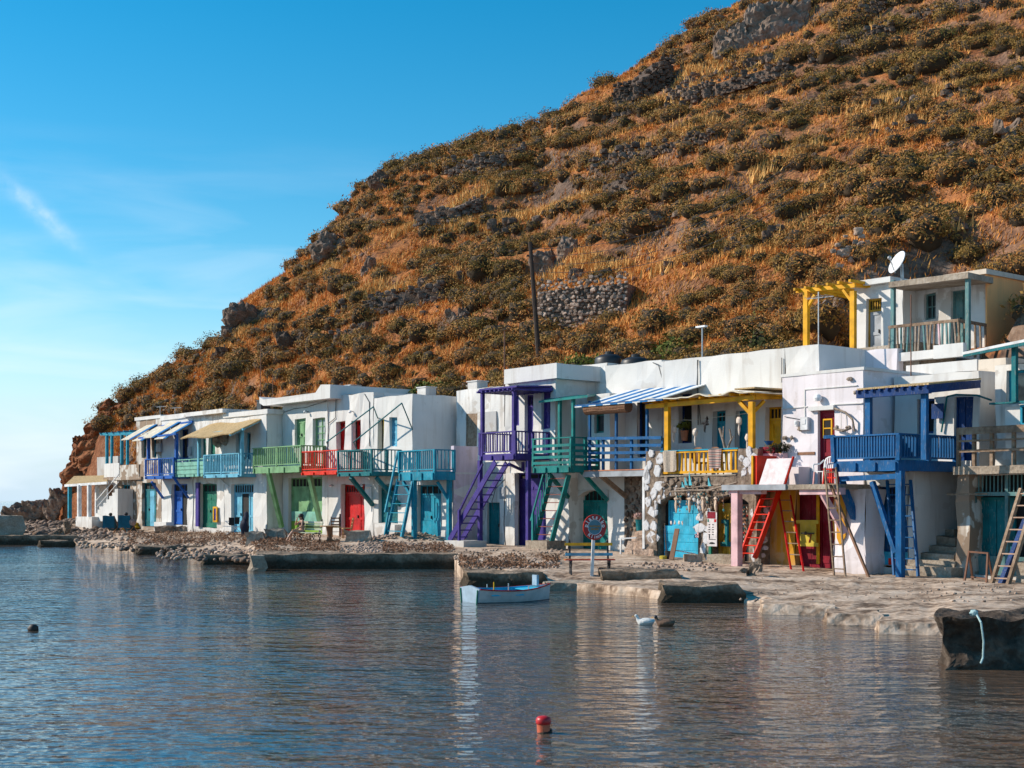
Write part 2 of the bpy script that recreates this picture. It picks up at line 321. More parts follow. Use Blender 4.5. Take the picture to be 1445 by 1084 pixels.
def block(t,name,u0,u1,v0,v1,z0,z1,mat,holes=(),j=.035,lean=0,parent=None,**kw):
    """walls and flat top of a building volume, with recessed openings in its front"""
    mb=MB(); wallmb(mb,u0,u1,z0,z1,v0,holes)
    nz=max(1,int((z1-z0)/.7)); nv=max(1,int((v1-v0)/.7)); nu=max(1,int((u1-u0)/.7))
    mb.grid(lambda a,b:(u1,v0+(v1-v0)*a,z0+(z1-z0)*b),nv,nz); mb.grid(lambda a,b:(u0,v1+(v0-v1)*a,z0+(z1-z0)*b),nv,nz)
    mb.grid(lambda a,b:(u1+(u0-u1)*a,v1,z0+(z1-z0)*b),nu,nz); mb.grid(lambda a,b:(u0+(u1-u0)*a,v0+(v1-v0)*b,z1),nu,nv)
    if lean: mb.v=[(x,y+lean*(z-z0)/(z1-z0),z) for x,y,z in mb.v]
    mb.jit(j); return t.add(name,mb,mat,parent,**kw)
_bc={}
def bmesh_box(key,w,d,h,mat):
    k=(key,round(w,3),round(d,3),round(h,3),mat.name)
    if k not in _bc: _bc[k]=mesh(key,MB().box(-w/2,w/2,-d/2,d/2,0,h),mat)
    return _bc[k]
def door(t,o,v,mat,leaves=2,transom=.2,bars=0,planks=0,skirt=None,frame=.07,panel=True,handle=True,split=None,open_leaf=None,tmat=None,label=None,leafmats=None):
    """o=(u0,u1,z0,z1) of the opening, v its back plane: frame > leaves, transom bars, handle"""
    u0,u1,z0,z1=o[:4]; f=frame; zt=z1-(z1-z0)*transom if transom else z1-f
    fm=MB().box(u0,u0+f,v-.08,v,z0,z1).box(u1-f,u1,v-.08,v,z0,z1).box(u0+f,u1-f,v-.08,v,z1-f,z1)
    if transom: fm.box(u0+f,u1-f,v-.08,v,zt,zt+f)
    d=t.add('door',fm,tmat or mat,**({'label':label} if label else {}))
    if transom:
        t.box('transom_glass',u0+f,u1-f,v-.02,v-.01,zt+f,z1-f,DARK,d)
        nb=bars or 3; tm=bmesh_box('transom_bar',.04,.04,z1-zt-2*f,tmat or mat)
        for i in range(1,nb): t.inst('transom_bar',tm,(u0+f+(u1-u0-2*f)*i/nb,v-.042,zt+f),d)
    a,b=u0+f,u1-f; cuts=[a+(b-a)*i/leaves for i in range(leaves+1)] if split is None else [a,a+(b-a)*split,b]
    for i,(p,q) in enumerate(zip(cuts,cuts[1:])):
        p+=.006; q-=.006; lm=MB(); zb=z0+.02; ztt=zt-.004; mm=(leafmats or {}).get(i,mat)
        if open_leaf==i:
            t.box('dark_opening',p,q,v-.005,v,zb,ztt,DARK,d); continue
        if planks:
            n=max(2,int(round((q-p)/planks)))
            for k in range(n):
                w=(q-p)/n; lm.box(p+k*w+.004,p+(k+1)*w-.004,v-.055-.006*(k%2),v-.01,zb,ztt)
            lm.box(p+.03,q-.03,v-.075,v-.05,zb+.25,zb+.37).box(p+.03,q-.03,v-.075,v-.05,ztt-.4,ztt-.28)
        else:
            lm.box(p,q,v-.03,v-.01,zb,ztt)
            if panel:
                s=min(.11,(q-p)*.2); zm=zb+(ztt-zb)*.42
                lm.box(p,p+s,v-.06,v-.03,zb,ztt).box(q-s,q,v-.06,v-.03,zb,ztt)
                for zc in (zb+.09,zm,ztt-.06): lm.box(p+s,q-s,v-.058,v-.03,zc-.06,zc+.06)
        if skirt: lm.box(p,q,v-.10,v-.076,zb,zb+skirt)
        t.add('door_leaf',lm,mm,d)
    if handle: m=cuts[1]-.08 if leaves>1 or split else b-.12; zc=z0+(zt-z0)*.47; t.add('handle',MB().box(m-.015,m+.015,v-.12,v-.06,zc-.07,zc+.07),IRON,d)
    return d
def window(t,o,v,mat,nx=2,nz=3,frame=.07,glass=None,shutter=False,label=None):
    u0,u1,z0,z1=o[:4]; f=frame
    m=MB().box(u0,u0+f,v-.07,v,z0,z1).box(u1-f,u1,v-.07,v,z0,z1).box(u0+f,u1-f,v-.07,v,z1-f,z1).box(u0+f,u1-f,v-.07,v,z0,z0+f)
    w=t.add('window',m,mat,**({'label':label} if label else {}))
    if shutter:
        n=max(3,int((u1-u0-2*f)/.14)); 
        for k in range(2):
            lm=MB(); a=u0+f+(u1-u0-2*f)*k/2+.005; b=u0+f+(u1-u0-2*f)*(k+1)/2-.005
            lm.box(a,b,v-.03,v-.01,z0+f,z1-f).box(a,a+.05,v-.05,v-.03,z0+f,z1-f).box(b-.05,b,v-.05,v-.03,z0+f,z1-f)
            for q in (.1,.5,.9): zc=z0+f+(z1-z0-2*f)*q; lm.box(a+.05,b-.05,v-.048,v-.03,zc-.05,zc+.05)
            t.add('shutter',lm,mat,w)
        return w
    mm=MB()
    for i in range(1,nx): x=u0+f+(u1-u0-2*f)*i/nx; mm.box(x-.02,x+.02,v-.06,v-.02,z0+f,z1-f)
    for i in range(1,nz): z=z0+f+(z1-z0-2*f)*i/nz; mm.box(u0+f,u1-f,v-.055,v-.021,z-.02,z+.02)
    if mm.v: t.add('glazing_bars',mm,mat,w)
    t.box('pane',u0+f,u1-f,v-.018,v-.008,z0+f,z1-f,glass or GLASS,w)
    return w
def balcony(t,x0,x1,vf,vb,ytop,ybot,mat,n=18,ns=None,style='v',fascia=.16,fmat=None,label=None,bw=.035,postw=.09,left=True,joists=4,brd=None,rails=4):
    """timber balcony: floor with joists > posts, handrails, balusters. Front from column x0 to x1 on plane vf"""
    u0,u1=U(x0,vf),U(x1,vf); zt=Z(ytop,u1,vf); zf=Z(ybot,u1,vf); fm=fmat or mat
    mb=MB()
    nb=max(3,int((u1-u0)/.35))
    for k in range(nb):
        w=(u1-u0)/nb; mb.box(u0+k*w+.006,u0+(k+1)*w-.006,vf+.04,vb,zf+fascia-.04,zf+fascia)
    for k in range(joists):
        x=u0+.1+(u1-u0-.2)*k/(joists-1); mb.box(x-.05,x+.05,vf-.06,vb-.004,zf-.0,zf+fascia-.044)
    fl=t.add('balcony',mb,fm,**({'label':label} if label else {}))
    t.box('fascia_board',u0-.02,u1+.02,vf,vf+.035,zf-.01,zf+fascia+.02,mat,fl); t.box('fascia_board',u1-.015,u1+.02,vf+.036,vb,zf-.01,zf+fascia+.02,mat,fl)
    z0=zf+fascia; pw=postw; P=[]
    nmid=max(1,int((u1-u0)/1.8)); P+=[(u0+(u1-u0)*i/nmid,vf) for i in range(nmid+1)]
    if vb-vf>1.2: P.append((u1,(vf+vb)/2))
    P+=[(u1,vb-.08)]+([(u0,vb-.08)] if left else [])
    pm=bmesh_box('railing_post',pw,pw,zt-z0+.02,mat)
    for p in P: t.inst('railing_post',pm,(p[0],p[1]+.02,z0),fl)
    t.box('handrail',u0-.06,u1+.06,vf-.035,vf+.075,zt,zt+.05,mat,fl); t.box('handrail',u1-.05,u1+.05,vf+.076,vb-.02,zt,zt+.05,mat,fl)
    if left: t.box('handrail',u0-.05,u0+.05,vf+.076,vb-.02,zt,zt+.05,mat,fl)
    if style=='v':
        ns=ns or max(3,int(n*(vb-vf)/(u1-u0)))
        t.box('bottom_rail',u0,u1,vf-.005,vf+.045,z0+.08,z0+.13,mat,fl); t.box('bottom_rail',u1-.025,u1+.025,vf+.046,vb-.05,z0+.08,z0+.13,mat,fl)
        bm=bmesh_box('baluster',bw,bw,zt-z0-.134,mat)
        for i in range(n): t.inst('baluster',bm,(u0+(u1-u0)*(i+.5)/n,vf+.02,z0+.132),fl)
        for i in range(ns): t.inst('baluster',bm,(u1,vf+.08+(vb-vf-.15)*(i+.5)/ns,z0+.132),fl)
        if left:
            for i in range(ns): t.inst('baluster',bm,(u0,vf+.08+(vb-vf-.15)*(i+.5)/ns,z0+.132),fl)
    else:
        bh=brd or .09
        for i in range(rails-1):
            zc=z0+(zt-z0)*(i+.6)/(rails-.2)
            t.box('rail_board',u0,u1,vf-.03,vf-.006,zc-bh/2,zc+bh/2,mat,fl); t.box('rail_board',u1+.046,u1+.07,vf+.02,vb-.05,zc-bh/2,zc+bh/2,mat,fl)
    return fl,u0,u1,zt,zf
def strut(t,x0,y0,v0,x1,y1,v1,mat,w=.1,d=None,name='strut',parent=None):
    return t.bar(name,P3(x0,y0,v0),P3(x1,y1,v1),w,mat,parent,d)
def ladder(name,label,mat,rmat,bl,tl,width,n,w=.05,d=.09,side=(1,0,0),group=None,rw=.035,rd=None,cat='ladder',t=None,treads=False,rname='rung'):
    """two rails from bl (foot) to tl (head), rungs between; its own thing unless t is given"""
    bl,tl=Vector(bl),Vector(tl); sd=Vector(side)*width
    own=t is None
    if own: t=T(name,label,cat,bl.x+sd.x/2,bl.y+sd.y/2,bl.z,group)
    r=t.add('side_rail',MB().bar(bl,tl,w,d),mat); t.add('side_rail',MB().bar(bl+sd,tl+sd,w,d),mat)
    for i in range(n):
        p=bl.lerp(tl,(i+.6)/n); nm=Vector(side).normalized()
        if treads: dd=Vector((-nm.y,nm.x,0))*.10; m=MB().add([p-dd,p+sd-dd,p+sd+dd,p+dd,p-dd+Vector((0,0,.035)),p+sd-dd+Vector((0,0,.035)),p+sd+dd+Vector((0,0,.035)),p+dd+Vector((0,0,.035))],[(0,3,2,1),(4,5,6,7),(0,1,5,4),(1,2,6,5),(2,3,7,6),(3,0,4,7)])
        else: m=MB().bar(p,p+sd,rd or rw,rw)
        t.add(rname,m,rmat)
    return t
# ================================================================ setting: sea, shore, hill
def gbox(mb,a0,a1,b0,b1,c0,c1,st=.3):
    n=lambda p,q:max(1,int(abs(q-p)/st))
    L=lambda p,q,t:p+(q-p)*t
    mb.grid(lambda s,t:(L(a0,a1,s),b0,L(c0,c1,t)),n(a0,a1),n(c0,c1)); mb.grid(lambda s,t:(L(a1,a0,s),b1,L(c0,c1,t)),n(a0,a1),n(c0,c1))
    mb.grid(lambda s,t:(a1,L(b0,b1,s),L(c0,c1,t)),n(b0,b1),n(c0,c1)); mb.grid(lambda s,t:(a0,L(b1,b0,s),L(c0,c1,t)),n(b0,b1),n(c0,c1))
    mb.grid(lambda s,t:(L(a0,a1,s),L(b0,b1,t),c1),n(a0,a1),n(b0,b1)); return mb
m,n,l,p = nodes('sea_water')
bedc=ramp(n,l,noise(n,l,.16,5),[(.38,(.045,.078,.09)),(.52,(.105,.07,.048))]); l.new(bedc,p.inputs['Base Color']); p.inputs['Roughness'].default_value=.02; p.inputs['IOR'].default_value=1.8
a=noise(n,l,1.9,2.8,stretch=(.55,1,1)); a2=noise(n,l,5.5,2,stretch=(.65,1,1)); b=noise(n,l,.42,1,stretch=(.6,1,1)); cal=ramp(n,l,noise(n,l,.09,3),[(.38,(.6,)*3),(.62,(1.1,)*3)])
def M_(o,x,y):
    q=n.new('ShaderNodeMath'); q.operation=o
    for i_,k_ in enumerate((x,y)):
        if isinstance(k_,(int,float)): q.inputs[i_].default_value=k_
        else: l.new(k_,q.inputs[i_])
    return q.outputs[0]
hh=M_('MULTIPLY',M_('ADD',M_('MULTIPLY',a,.105),M_('ADD',M_('MULTIPLY',b,.09),M_('MULTIPLY',a2,.048))),cal); bb=n.new('ShaderNodeBump'); bb.inputs['Strength'].default_value=1.; bb.inputs['Distance'].default_value=1.
l.new(hh,bb.inputs['Height']); l.new(bb.outputs[0],p.inputs['Normal'])
sea=obj('sea',mesh('sea',MB().add([(-9000,-30,0),(9000,-30,0),(9000,14000,0),(-9000,14000,0)],[(0,1,2,3)]),m),kind='structure',label='calm rippled sea')
# shore
MOUND=[(585,768,.38,2.2,1.6),(700,797,.22,2.0,.9),(120,748,.35,4,3),(330,765,.15,5,2)]
MW=[]
for (x,y,h,rx,ry) in MOUND:
    Y=F*(H-.6)/(y-HOR); MW.append(((x-CX)/F*Y,Y,h,rx,ry))
_g0=groundz
def groundz(x,Y):
    z=_g0(x,Y); X=(np.asarray(x,float)-CX)/F*np.asarray(Y,float)
    for (mx,my,h,rx,ry) in MW: z=z+h*np.exp(-((X-mx)/rx)**2-((Y-my)/ry)**2)
    return z+.10*fbm(X*.9,np.asarray(Y)*.5,5,4)+.05*fbm(X*4,np.asarray(Y)*3,9,3)
def G(x,y):
    Y=F*(H-.5)/(y-HOR)
    for i in range(12): Y=.5*Y+.5*F*(H-float(groundz(x,Y)))/(y-HOR)
    return (x-CX)/F*Y,Y,float(groundz(x,Y))
xs=np.arange(-330,1760,4.); NT=46; V=[]; 
for i,x in enumerate(xs):
    k=(x-CX)/F; u=(k*(PY+7*cA)-PX-7*sA)/(cA+k*sA); ye=PY-u*sA+7*cA
    ys=float(shoreY(x))*(1+.012*float(fbm(np.array(x*.045),np.array(3.),3,4)))
    ye=max(ye,ys+9)
    t=np.concatenate(([0,0],np.linspace(0,1,NT)**1.25)); Y=ys+(ye-ys)*t
    z=groundz(np.full(len(t),x),np.maximum(Y,ys+.01)); rnd_=np.interp(x,[1040,1080,1330,1360],[0,1,1,0]); z=z-rnd_*(z+.12)*np.clip(1-(Y-ys)/(.75+.35*math.sin(x*.05)),0,1)**2.6+rnd_*.07*fbm(np.full(len(t),x*.06),Y*2.2,15,4); z[0]=-.6; Y[0]-=.12; z[1]*=.55; Y[1]-=.03
    V.append(np.stack([k*Y,Y,z],1))
V=np.array(V); ncol,nr=V.shape[:2]; idx=np.arange(ncol*nr).reshape(ncol,nr)
Fc=np.stack([idx[:-1,:-1],idx[1:,:-1],idx[1:,1:],idx[:-1,1:]],-1).reshape(-1,4)
SHORE=rocky('shore_rock',[(.38,(.12,.08,.055)),(.46,(.32,.225,.16)),(.53,(.52,.39,.29)),(.66,(.66,.53,.42))],.8,1.,5,pos=True)
obj('shore_ground',bigmesh('shore_ground',V.reshape(-1,3),Fc,SHORE,True),kind='structure')
# hill: the angle under which each column's slope climbs, from its foot to its skyline
HB=np.array([(-100,716),(60,714),(100,711),(150,700),(195,655),(300,612),(450,575),(600,575),(750,545),(900,530),(1100,512),(1150,500),(1300,470),(1445,440),(1900,400)],float)
HS=np.array([(-100,760),(40,742),(70,722),(84,706),(88,680),(98,655),(112,632),(134,600),(142,572),(170,572),(200,548),(225,522),(260,505),(325,474),(332,432),(352,418),(400,386),(470,316),(490,290),(530,247),(600,222),(640,210),(700,192),(760,180),(820,133),(880,104),(930,78),(975,37),(1035,5),(1100,-40),(1445,-280),(1900,-520)],float)
HY=np.array([(-100,104),(85,106),(140,106),(225,104),(330,103),(490,113),(800,112),(1035,114),(1200,120),(1445,126),(1900,132)],float)
def hill_cols(x):
    vb=np.interp(x,[200,300,700,900,1250,1300],[4.5,4.5,5.5,6.3,6.6,8.0]); k=(x-CX)/F; u=(k*(PY+vb*cA)-PX-vb*sA)/(cA+k*sA); Yb=PY-u*sA+vb*cA
    return k,Yb,np.maximum(ip(HY,x),Yb+6),(HOR-ip(HB,x))/F,(HOR-ip(HS,x))/F
UH0,UH1=U(1118,6),U(1460,10); ZH=Z(494,U(1225,7.5),7.5)-.25
def hillz(x,Y):
    x=np.asarray(x,float); Y=np.asarray(Y,float); k,Yb,Ys,eb,es=hill_cols(x); t=(Y-Yb)/(Ys-Yb)
    tc=np.clip(t,0,1); e=eb+(es-eb)*(1-(1-tc)**1.55); z=H+e*Y
    z=np.where(t>1,H+es*Ys+es*(Y-Ys)*.6-(Y-Ys)**2*.02,z); X=k*Y
    w=np.clip(t*4,0,1)*np.where(t>1,1,np.clip((1-t)*5,.35,1)); hsc=np.clip((es-eb)/.15,.15,1)
    n=fbm(X*.09,Y*.09,21,5); z=z+w*hsc*(2.6*n+.7*fbm(X*.5,Y*.5,33,4))
    q=(z+3*fbm(X*.05,Y*.05,44,3))/3.6; f=q-np.floor(q); s=f*f*(3-2*f); s=s*s*(3-2*s); z=z+w*hsc*2.3*(s-f)*np.clip((x-400)/300,0.2,1)
    z=np.where(t<0,np.minimum(z,H+eb*Yb+(Y-Yb)*9),z)
    dx,dy=X-PX,Y-PY; u=dx*cA-dy*sA; v=dx*sA+dy*cA
    lim=ZH+np.maximum(0,v-13.)*1.4+np.maximum(0,UH0-u)*1.6+np.maximum(0,u-UH1)*1.6
    return np.where((v<26),np.minimum(z,lim),z)
def hp(x,y):
    """world point of the hill seen at picture point x,y"""
    k,Yb,Ys,eb,es=hill_cols(np.array(float(x))); YY=np.linspace(float(Yb),float(Ys),160); zz=hillz(np.full(160,float(x)),YY); ee=(zz-H)/YY
    i=int(np.argmax(ee>=(HOR-y)/F)) if (ee>=(HOR-y)/F).any() else 159
    return float(k)*YY[i],float(YY[i]),float(zz[i])
xs=np.arange(78,1860,4.); tt=np.concatenate((np.concatenate(([-.014,-.010,-.006,-.003],np.linspace(0,1.,168))),np.linspace(1.02,1.5,20)))
k,Yb,Ys,_,_=hill_cols(xs); Yg=Yb[:,None]+(Ys-Yb)[:,None]*tt[None]; xg=np.repeat(xs[:,None],len(tt),1); zg=hillz(xg,Yg); zg[:,0]=-.5
V=np.stack([k[:,None]*Yg,Yg,zg],-1); ncol,nr=V.shape[:2]; idx=np.arange(ncol*nr).reshape(ncol,nr)
Fc=np.stack([idx[:-1,:-1],idx[1:,:-1],idx[1:,1:],idx[:-1,1:]],-1).reshape(-1,4)
m,n,l,p=nodes('dry_hillside')
a=noise(n,l,.10,6,coord='P'); b=noise(n,l,.9,7,coord='P'); c=noise(n,l,5,7,coord='P')
f=mixc(n,l,.45,mixc(n,l,.45,a,b),c); col=ramp(n,l,f,[(.36,(.13,.058,.034)),(.45,(.31,.115,.044)),(.55,(.48,.19,.065)),(.68,(.41,.21,.115))])
rk=ramp(n,l,mixc(n,l,.5,b,c),[(.3,(.06,.04,.034)),(.55,(.20,.135,.10)),(.75,(.32,.25,.20))])
ge=n.new('ShaderNodeNewGeometry'); sz=n.new('ShaderNodeSeparateXYZ'); l.new(ge.outputs['Normal'],sz.inputs[0])
st=ramp(n,l,sz.outputs[2],[(.52,(1,1,1)),(.72,(0,0,0))]); col=mixc(n,l,st,col,rk)
sp=n.new('ShaderNodeSeparateXYZ'); l.new(ge.outputs['Position'],sp.inputs[0]); mr_=n.new('ShaderNodeMapRange'); mr_.inputs[1].default_value=-33; mr_.inputs[2].default_value=-26; mr_.inputs[3].default_value=1; mr_.inputs[4].default_value=0; l.new(sp.outputs[0],mr_.inputs[0])
rd=ramp(n,l,mixc(n,l,.5,b,c),[(.3,(.10,.035,.018)),(.5,(.27,.10,.045)),(.72,(.40,.20,.10))]); col=mixc(n,l,mr_.outputs[0],col,rd)
l.new(col,p.inputs['Base Color']); p.inputs['Roughness'].default_value=1; p.inputs['Specular IOR Level'].default_value=.05
bump(n,l,p,mixc(n,l,.5,b,c),1.,.25)
obj('hillside',bigmesh('hillside',V.reshape(-1,3),Fc,m,True),kind='structure')
HILLGRID=(xs,tt,V)
# ---------------------------------------------------------------- plants of the hill
def leafmat(name,stops,sc_=.33,trans=.25):
    m,n,l,p=nodes(name); a=noise(n,l,sc_,3,coord='P'); b=noise(n,l,3.5,3,coord='P'); f=mixc(n,l,.42,a,b)
    col=ramp(n,l,f,stops); l.new(col,p.inputs['Base Color']); p.inputs['Roughness'].default_value=.8; p.inputs['Specular IOR Level'].default_value=.2
    return m
SHRUB=leafmat('shrub_leaves',[(.32,(.12,.060,.016)),(.42,(.225,.135,.031)),(.49,(.31,.172,.042)),(.56,(.40,.165,.05)),(.66,(.21,.185,.045))])
GREENL=leafmat('green_leaves',[(.3,(.05,.06,.012)),(.5,(.12,.135,.022)),(.7,(.20,.19,.035))])
TWIG=plain('shrub_core',(.05,.032,.015),.95)
GRASSM=leafmat('dry_grass_blades',[(.32,(.32,.105,.02)),(.45,(.60,.225,.042)),(.56,(.76,.38,.11)),(.72,(.50,.175,.04))],.5)
def leafcloud(N,seed,size=.085,flat=.72):
    r=np.random.default_rng(seed); d=r.normal(size=(N,3)); d[:,2]=np.abs(d[:,2])*.9-.25; d/=np.linalg.norm(d,axis=1,keepdims=True)
    lump=1+.22*np.sin(d[:,0]*4.1+seed)+.2*np.sin(d[:,1]*5.3+seed*2)+.16*np.sin(d[:,2]*6+d[:,0]*5+seed); rad=lump*r.uniform(.66,1.04,N)
    c=d*rad[:,None]*np.array([1,1,flat]); nrm=d+r.normal(size=(N,3))*.55; nrm/=np.linalg.norm(nrm,axis=1,keepdims=True)
    a=np.cross(nrm,r.normal(size=(N,3))); a/=np.linalg.norm(a,axis=1,keepdims=True); b=np.cross(nrm,a)
    s=size*r.uniform(.55,1.35,N)[:,None]; V=np.stack([c-a*s*1.5,c+b*s*.6,c+a*s*1.5,c-b*s*.6],1).reshape(-1,3)
    return V,np.arange(4*N).reshape(N,4)
def coremesh(seed,k=.74,flat=.74):
    vs,fs=ICO[2]; v=np.array([tuple(x) for x in vs]); lump=1+.22*np.sin(v[:,0]*4.1+seed)+.2*np.sin(v[:,1]*5.3+seed*2); return v*lump[:,None]*k*np.array([1,1,flat]),np.array(fs)
VAR=[]
for s in range(6):
    V,Fq=leafcloud(1700,s+1,.042,.74); me=bigmesh('leaves',V,Fq,SHRUB); cv,cf=coremesh(s+1); VAR.append((me,bigmesh('twigs',cv,cf,TWIG)))
# candidate spots: random over the slope, thinned by a patch noise
N=46000; xc=rng.uniform(60,1560,N); tq=rng.uniform(0.0,1.0,N)**.95; k,Yb,Ys,eb,es=hill_cols(xc); Yc=Yb+(Ys-Yb)*tq
zc=hillz(xc,Yc); Xc=k*Yc; e=(HOR-(zc-H)/Yc*F); patch=fbm(Xc*.16,(zc-.3*Xc)*.24,61,3)+.5*fbm(Xc*.45,zc*.6,71,2)
zx=hillz(xc+6,Yc); zy=hillz(xc,Yc+.5); slope=np.abs(zy-zc)/.5
dx,dy=Xc-PX,Yc-PY; uu=dx*cA-dy*sA; vv=dx*sA+dy*cA
ok=((patch>np.where(rng.uniform(size=N)<.22,-.26,-.01)))&(e>-40)&~((uu>UH0-.5)&(uu<UH1)&(vv<14))&(xc>150)&~((xc<200)&(e>600))
BARE=[(800,375,60,30),(822,425,66,44),(1085,25,60,45),(600,440,60,22),(650,290,60,18),(905,120,60,30),(1030,120,90,25),(560,410,50,20),(330,440,40,30),(1190,360,40,30),(1160,450,50,30),(1090,365,70,12)]
for (bx,by,bw,bh) in BARE: ok&=~((np.abs(xc-bx)<bw)&(np.abs(e-by)<bh)&(rng.uniform(size=N)<.85))
ii=np.where(ok)[0]; size=(.24+.66*rng.uniform(size=len(ii))**1.7)*np.where(rng.uniform(size=len(ii))<.12,1.5,1)
big=size/Yc[ii]*F
# keep plants apart
cell={}; keep=[]
for j in np.argsort(-size):
    i=ii[j]; key=(int(Xc[i]/1.5),int(Yc[i]/1.5)); bad=False
    for a in (-1,0,1):
        for b in (-1,0,1):
            for q in cell.get((key[0]+a,key[1]+b),()):
                if (Xc[i]-Xc[ii[q]])**2+(Yc[i]-Yc[ii[q]])**2<(.78*(size[j]+size[q]))**2*.8: bad=True
    if not bad: cell.setdefault(key,[]).append(j); keep.append(j)
keep=sorted(keep,key=lambda j:-big[j])
inview=[j for j in keep if -20<xc[ii[j]]<1465 and -20<e[ii[j]]<700]
first=set(inview[:300])
MARKS=[(822,425,'large pale retaining wall'),(755,430,'leaning utility pole'),(640,305,'dark wall under the grass ledge'),(565,430,'broken wall over the red-door house'),(690,235,'stone wall below the skyline'),(905,125,'tall dark wall under the skyline'),(1020,125,'long wall below the grey cliff'),(1200,70,'dark shaded wall at upper right'),(1085,35,'grey cliff'),(1335,20,'topmost wall'),(925,215,'low black wall in mid slope'),(1195,360,'rubble pile by the dish'),(880,265,'ruined mid-slope wall'),(352,440,'dark skyline crag'),(785,362,'hollowed pale boulder'),(1172,450,'boulder behind the yellow pergola'),(478,345,'pale slab on the left skyline'),(1269,370,'satellite dish'),(991,465,'street lamp'),(368,500,'tall bare mast'),(712,480,'rusty bent mast'),(860,505,'roof water tanks'),(1425,185,'pale rock at the right edge'),(1300,320,'earth bank above the dish'),(1180,410,'yellow pergola')]
ORD='closest,second closest,third closest,fourth closest,fifth closest,sixth closest,seventh closest,eighth closest,ninth closest,tenth closest,eleventh closest,twelfth closest,thirteenth closest,fourteenth closest,fifteenth closest,sixteenth closest,seventeenth closest,eighteenth closest,nineteenth closest,twentieth closest,last but one outwards,outermost'.split(',')
SHL={}; _by={}
for j in inview[:300]:
    x_,y_=xc[ii[j]],e[ii[j]]; q=min(MARKS,key=lambda m_:(m_[0]-x_)**2+(m_[1]-y_)**2); dx_,dy_=x_-q[0],y_-q[1]
    w_='above' if -dy_>abs(dx_)*.9 else ('below' if dy_>abs(dx_)*.9 else ('left of' if dx_<0 else 'right of'))
    _by.setdefault((q[2],w_,'large' if size[j]>.75 else ('mid-sized' if size[j]>.55 else 'small')),[]).append((math.hypot(dx_,dy_),j))
for (nm_,w_,sz_),L_ in _by.items():
    for r0_,(d_,j) in enumerate(sorted(L_)): SHL[j]='%s olive-brown shrub %s the %s%s'%(sz_,w_,nm_,'' if len(L_)==1 else ', '+(ORD[min(r0_,21)]))

for j in inview[:300]:
    i=ii[j]; lv,tw=VAR[j%6]; sz=size[j]; o=obj('shrub',lv,None,(Xc[i],Yc[i],zc[i]-.02*sz)); o.scale=(sz*1.1,sz*1.1,sz); o.rotation_euler=(0,0,(j*1.7)%6.28)
    o['label']=SHL[j]; o['category']='shrub'; o['group']='shrubs on the hillside'
    obj('twigs',tw,o)
rest=[j for j in keep if j not in first]
Vs=[];Fs=[];kk=0; Vk=[];Fk=[];kc=0; small=[leafcloud(330,s+31,.075) for s in range(5)]; cores=[coremesh(s+31) for s in range(5)]
for j in rest:
    i=ii[j]; sz=size[j]; an=(j*1.7)%6.28; ca,sa=math.cos(an),math.sin(an); M=np.array([[ca,-sa,0],[sa,ca,0],[0,0,1]])*sz; pos=np.array([Xc[i],Yc[i],zc[i]-.02*sz])
    v,f=small[j%5]; Vs.append(v@M.T+pos); Fs.append(f+kk); kk+=len(v); v,f=cores[j%5]; Vk.append(v@M.T+pos); Fk.append(f+kc); kc+=len(v)
sm=obj('distant_shrubs',bigmesh('distant_shrubs',np.concatenate(Vs),np.concatenate(Fs),SHRUB),kind='stuff',label='mass of low shrubs covering the upper hillside')
obj('twigs',bigmesh('twigs',np.concatenate(Vk),np.concatenate(Fk),TWIG),sm,kind='stuff')
print('SHRUBS',len(keep),len(inview),len(rest))
# dry grass
N=300000; xg_=rng.uniform(60,1560,N); tg=rng.uniform(0,1,N); k,Yb,Ys,eb,es=hill_cols(xg_); Yg_=Yb+(Ys-Yb)*tg; Xg_=k*Yg_
zgg=hillz(xg_,Yg_); g=fbm(Xg_*.16,(zgg-.3*Xg_)*.24,61,3)+.5*fbm(Xg_*.45,zgg*.6,71,2); cl=fbm(Xg_*1.1,Yg_*1.1,81,2); dx,dy=Xg_-PX,Yg_-PY; uu=dx*cA-dy*sA; vv=dx*sA+dy*cA
ok=(g<.12)&(cl>-.2)&(xg_>150)&~((uu>UH0-.5)&(uu<UH1)&(vv<13)); Xg_,Yg_,xg_=Xg_[ok],Yg_[ok],xg_[ok]; zg_=hillz(xg_,Yg_); n_=len(Xg_)
h_=rng.uniform(.14,.46,n_)*(1+.6*np.clip(cl[ok],-.3,.4)); an=rng.uniform(0,3.14,n_); w_=rng.uniform(.02,.055,n_); lx=rng.normal(.08,.13,n_); ly=rng.normal(0,.12,n_)
B=np.stack([Xg_,Yg_,zg_-.05],1); D=np.stack([np.cos(an),np.sin(an),np.zeros(n_)],1)*w_[:,None]; Tp=B+np.stack([lx,ly,h_],1)
obj('dry_grass',bigmesh('dry_grass',np.stack([B-D,B+D,Tp],1).reshape(-1,3),np.arange(3*n_).reshape(n_,3),GRASSM),kind='stuff',label='golden dry grass on the hillside')
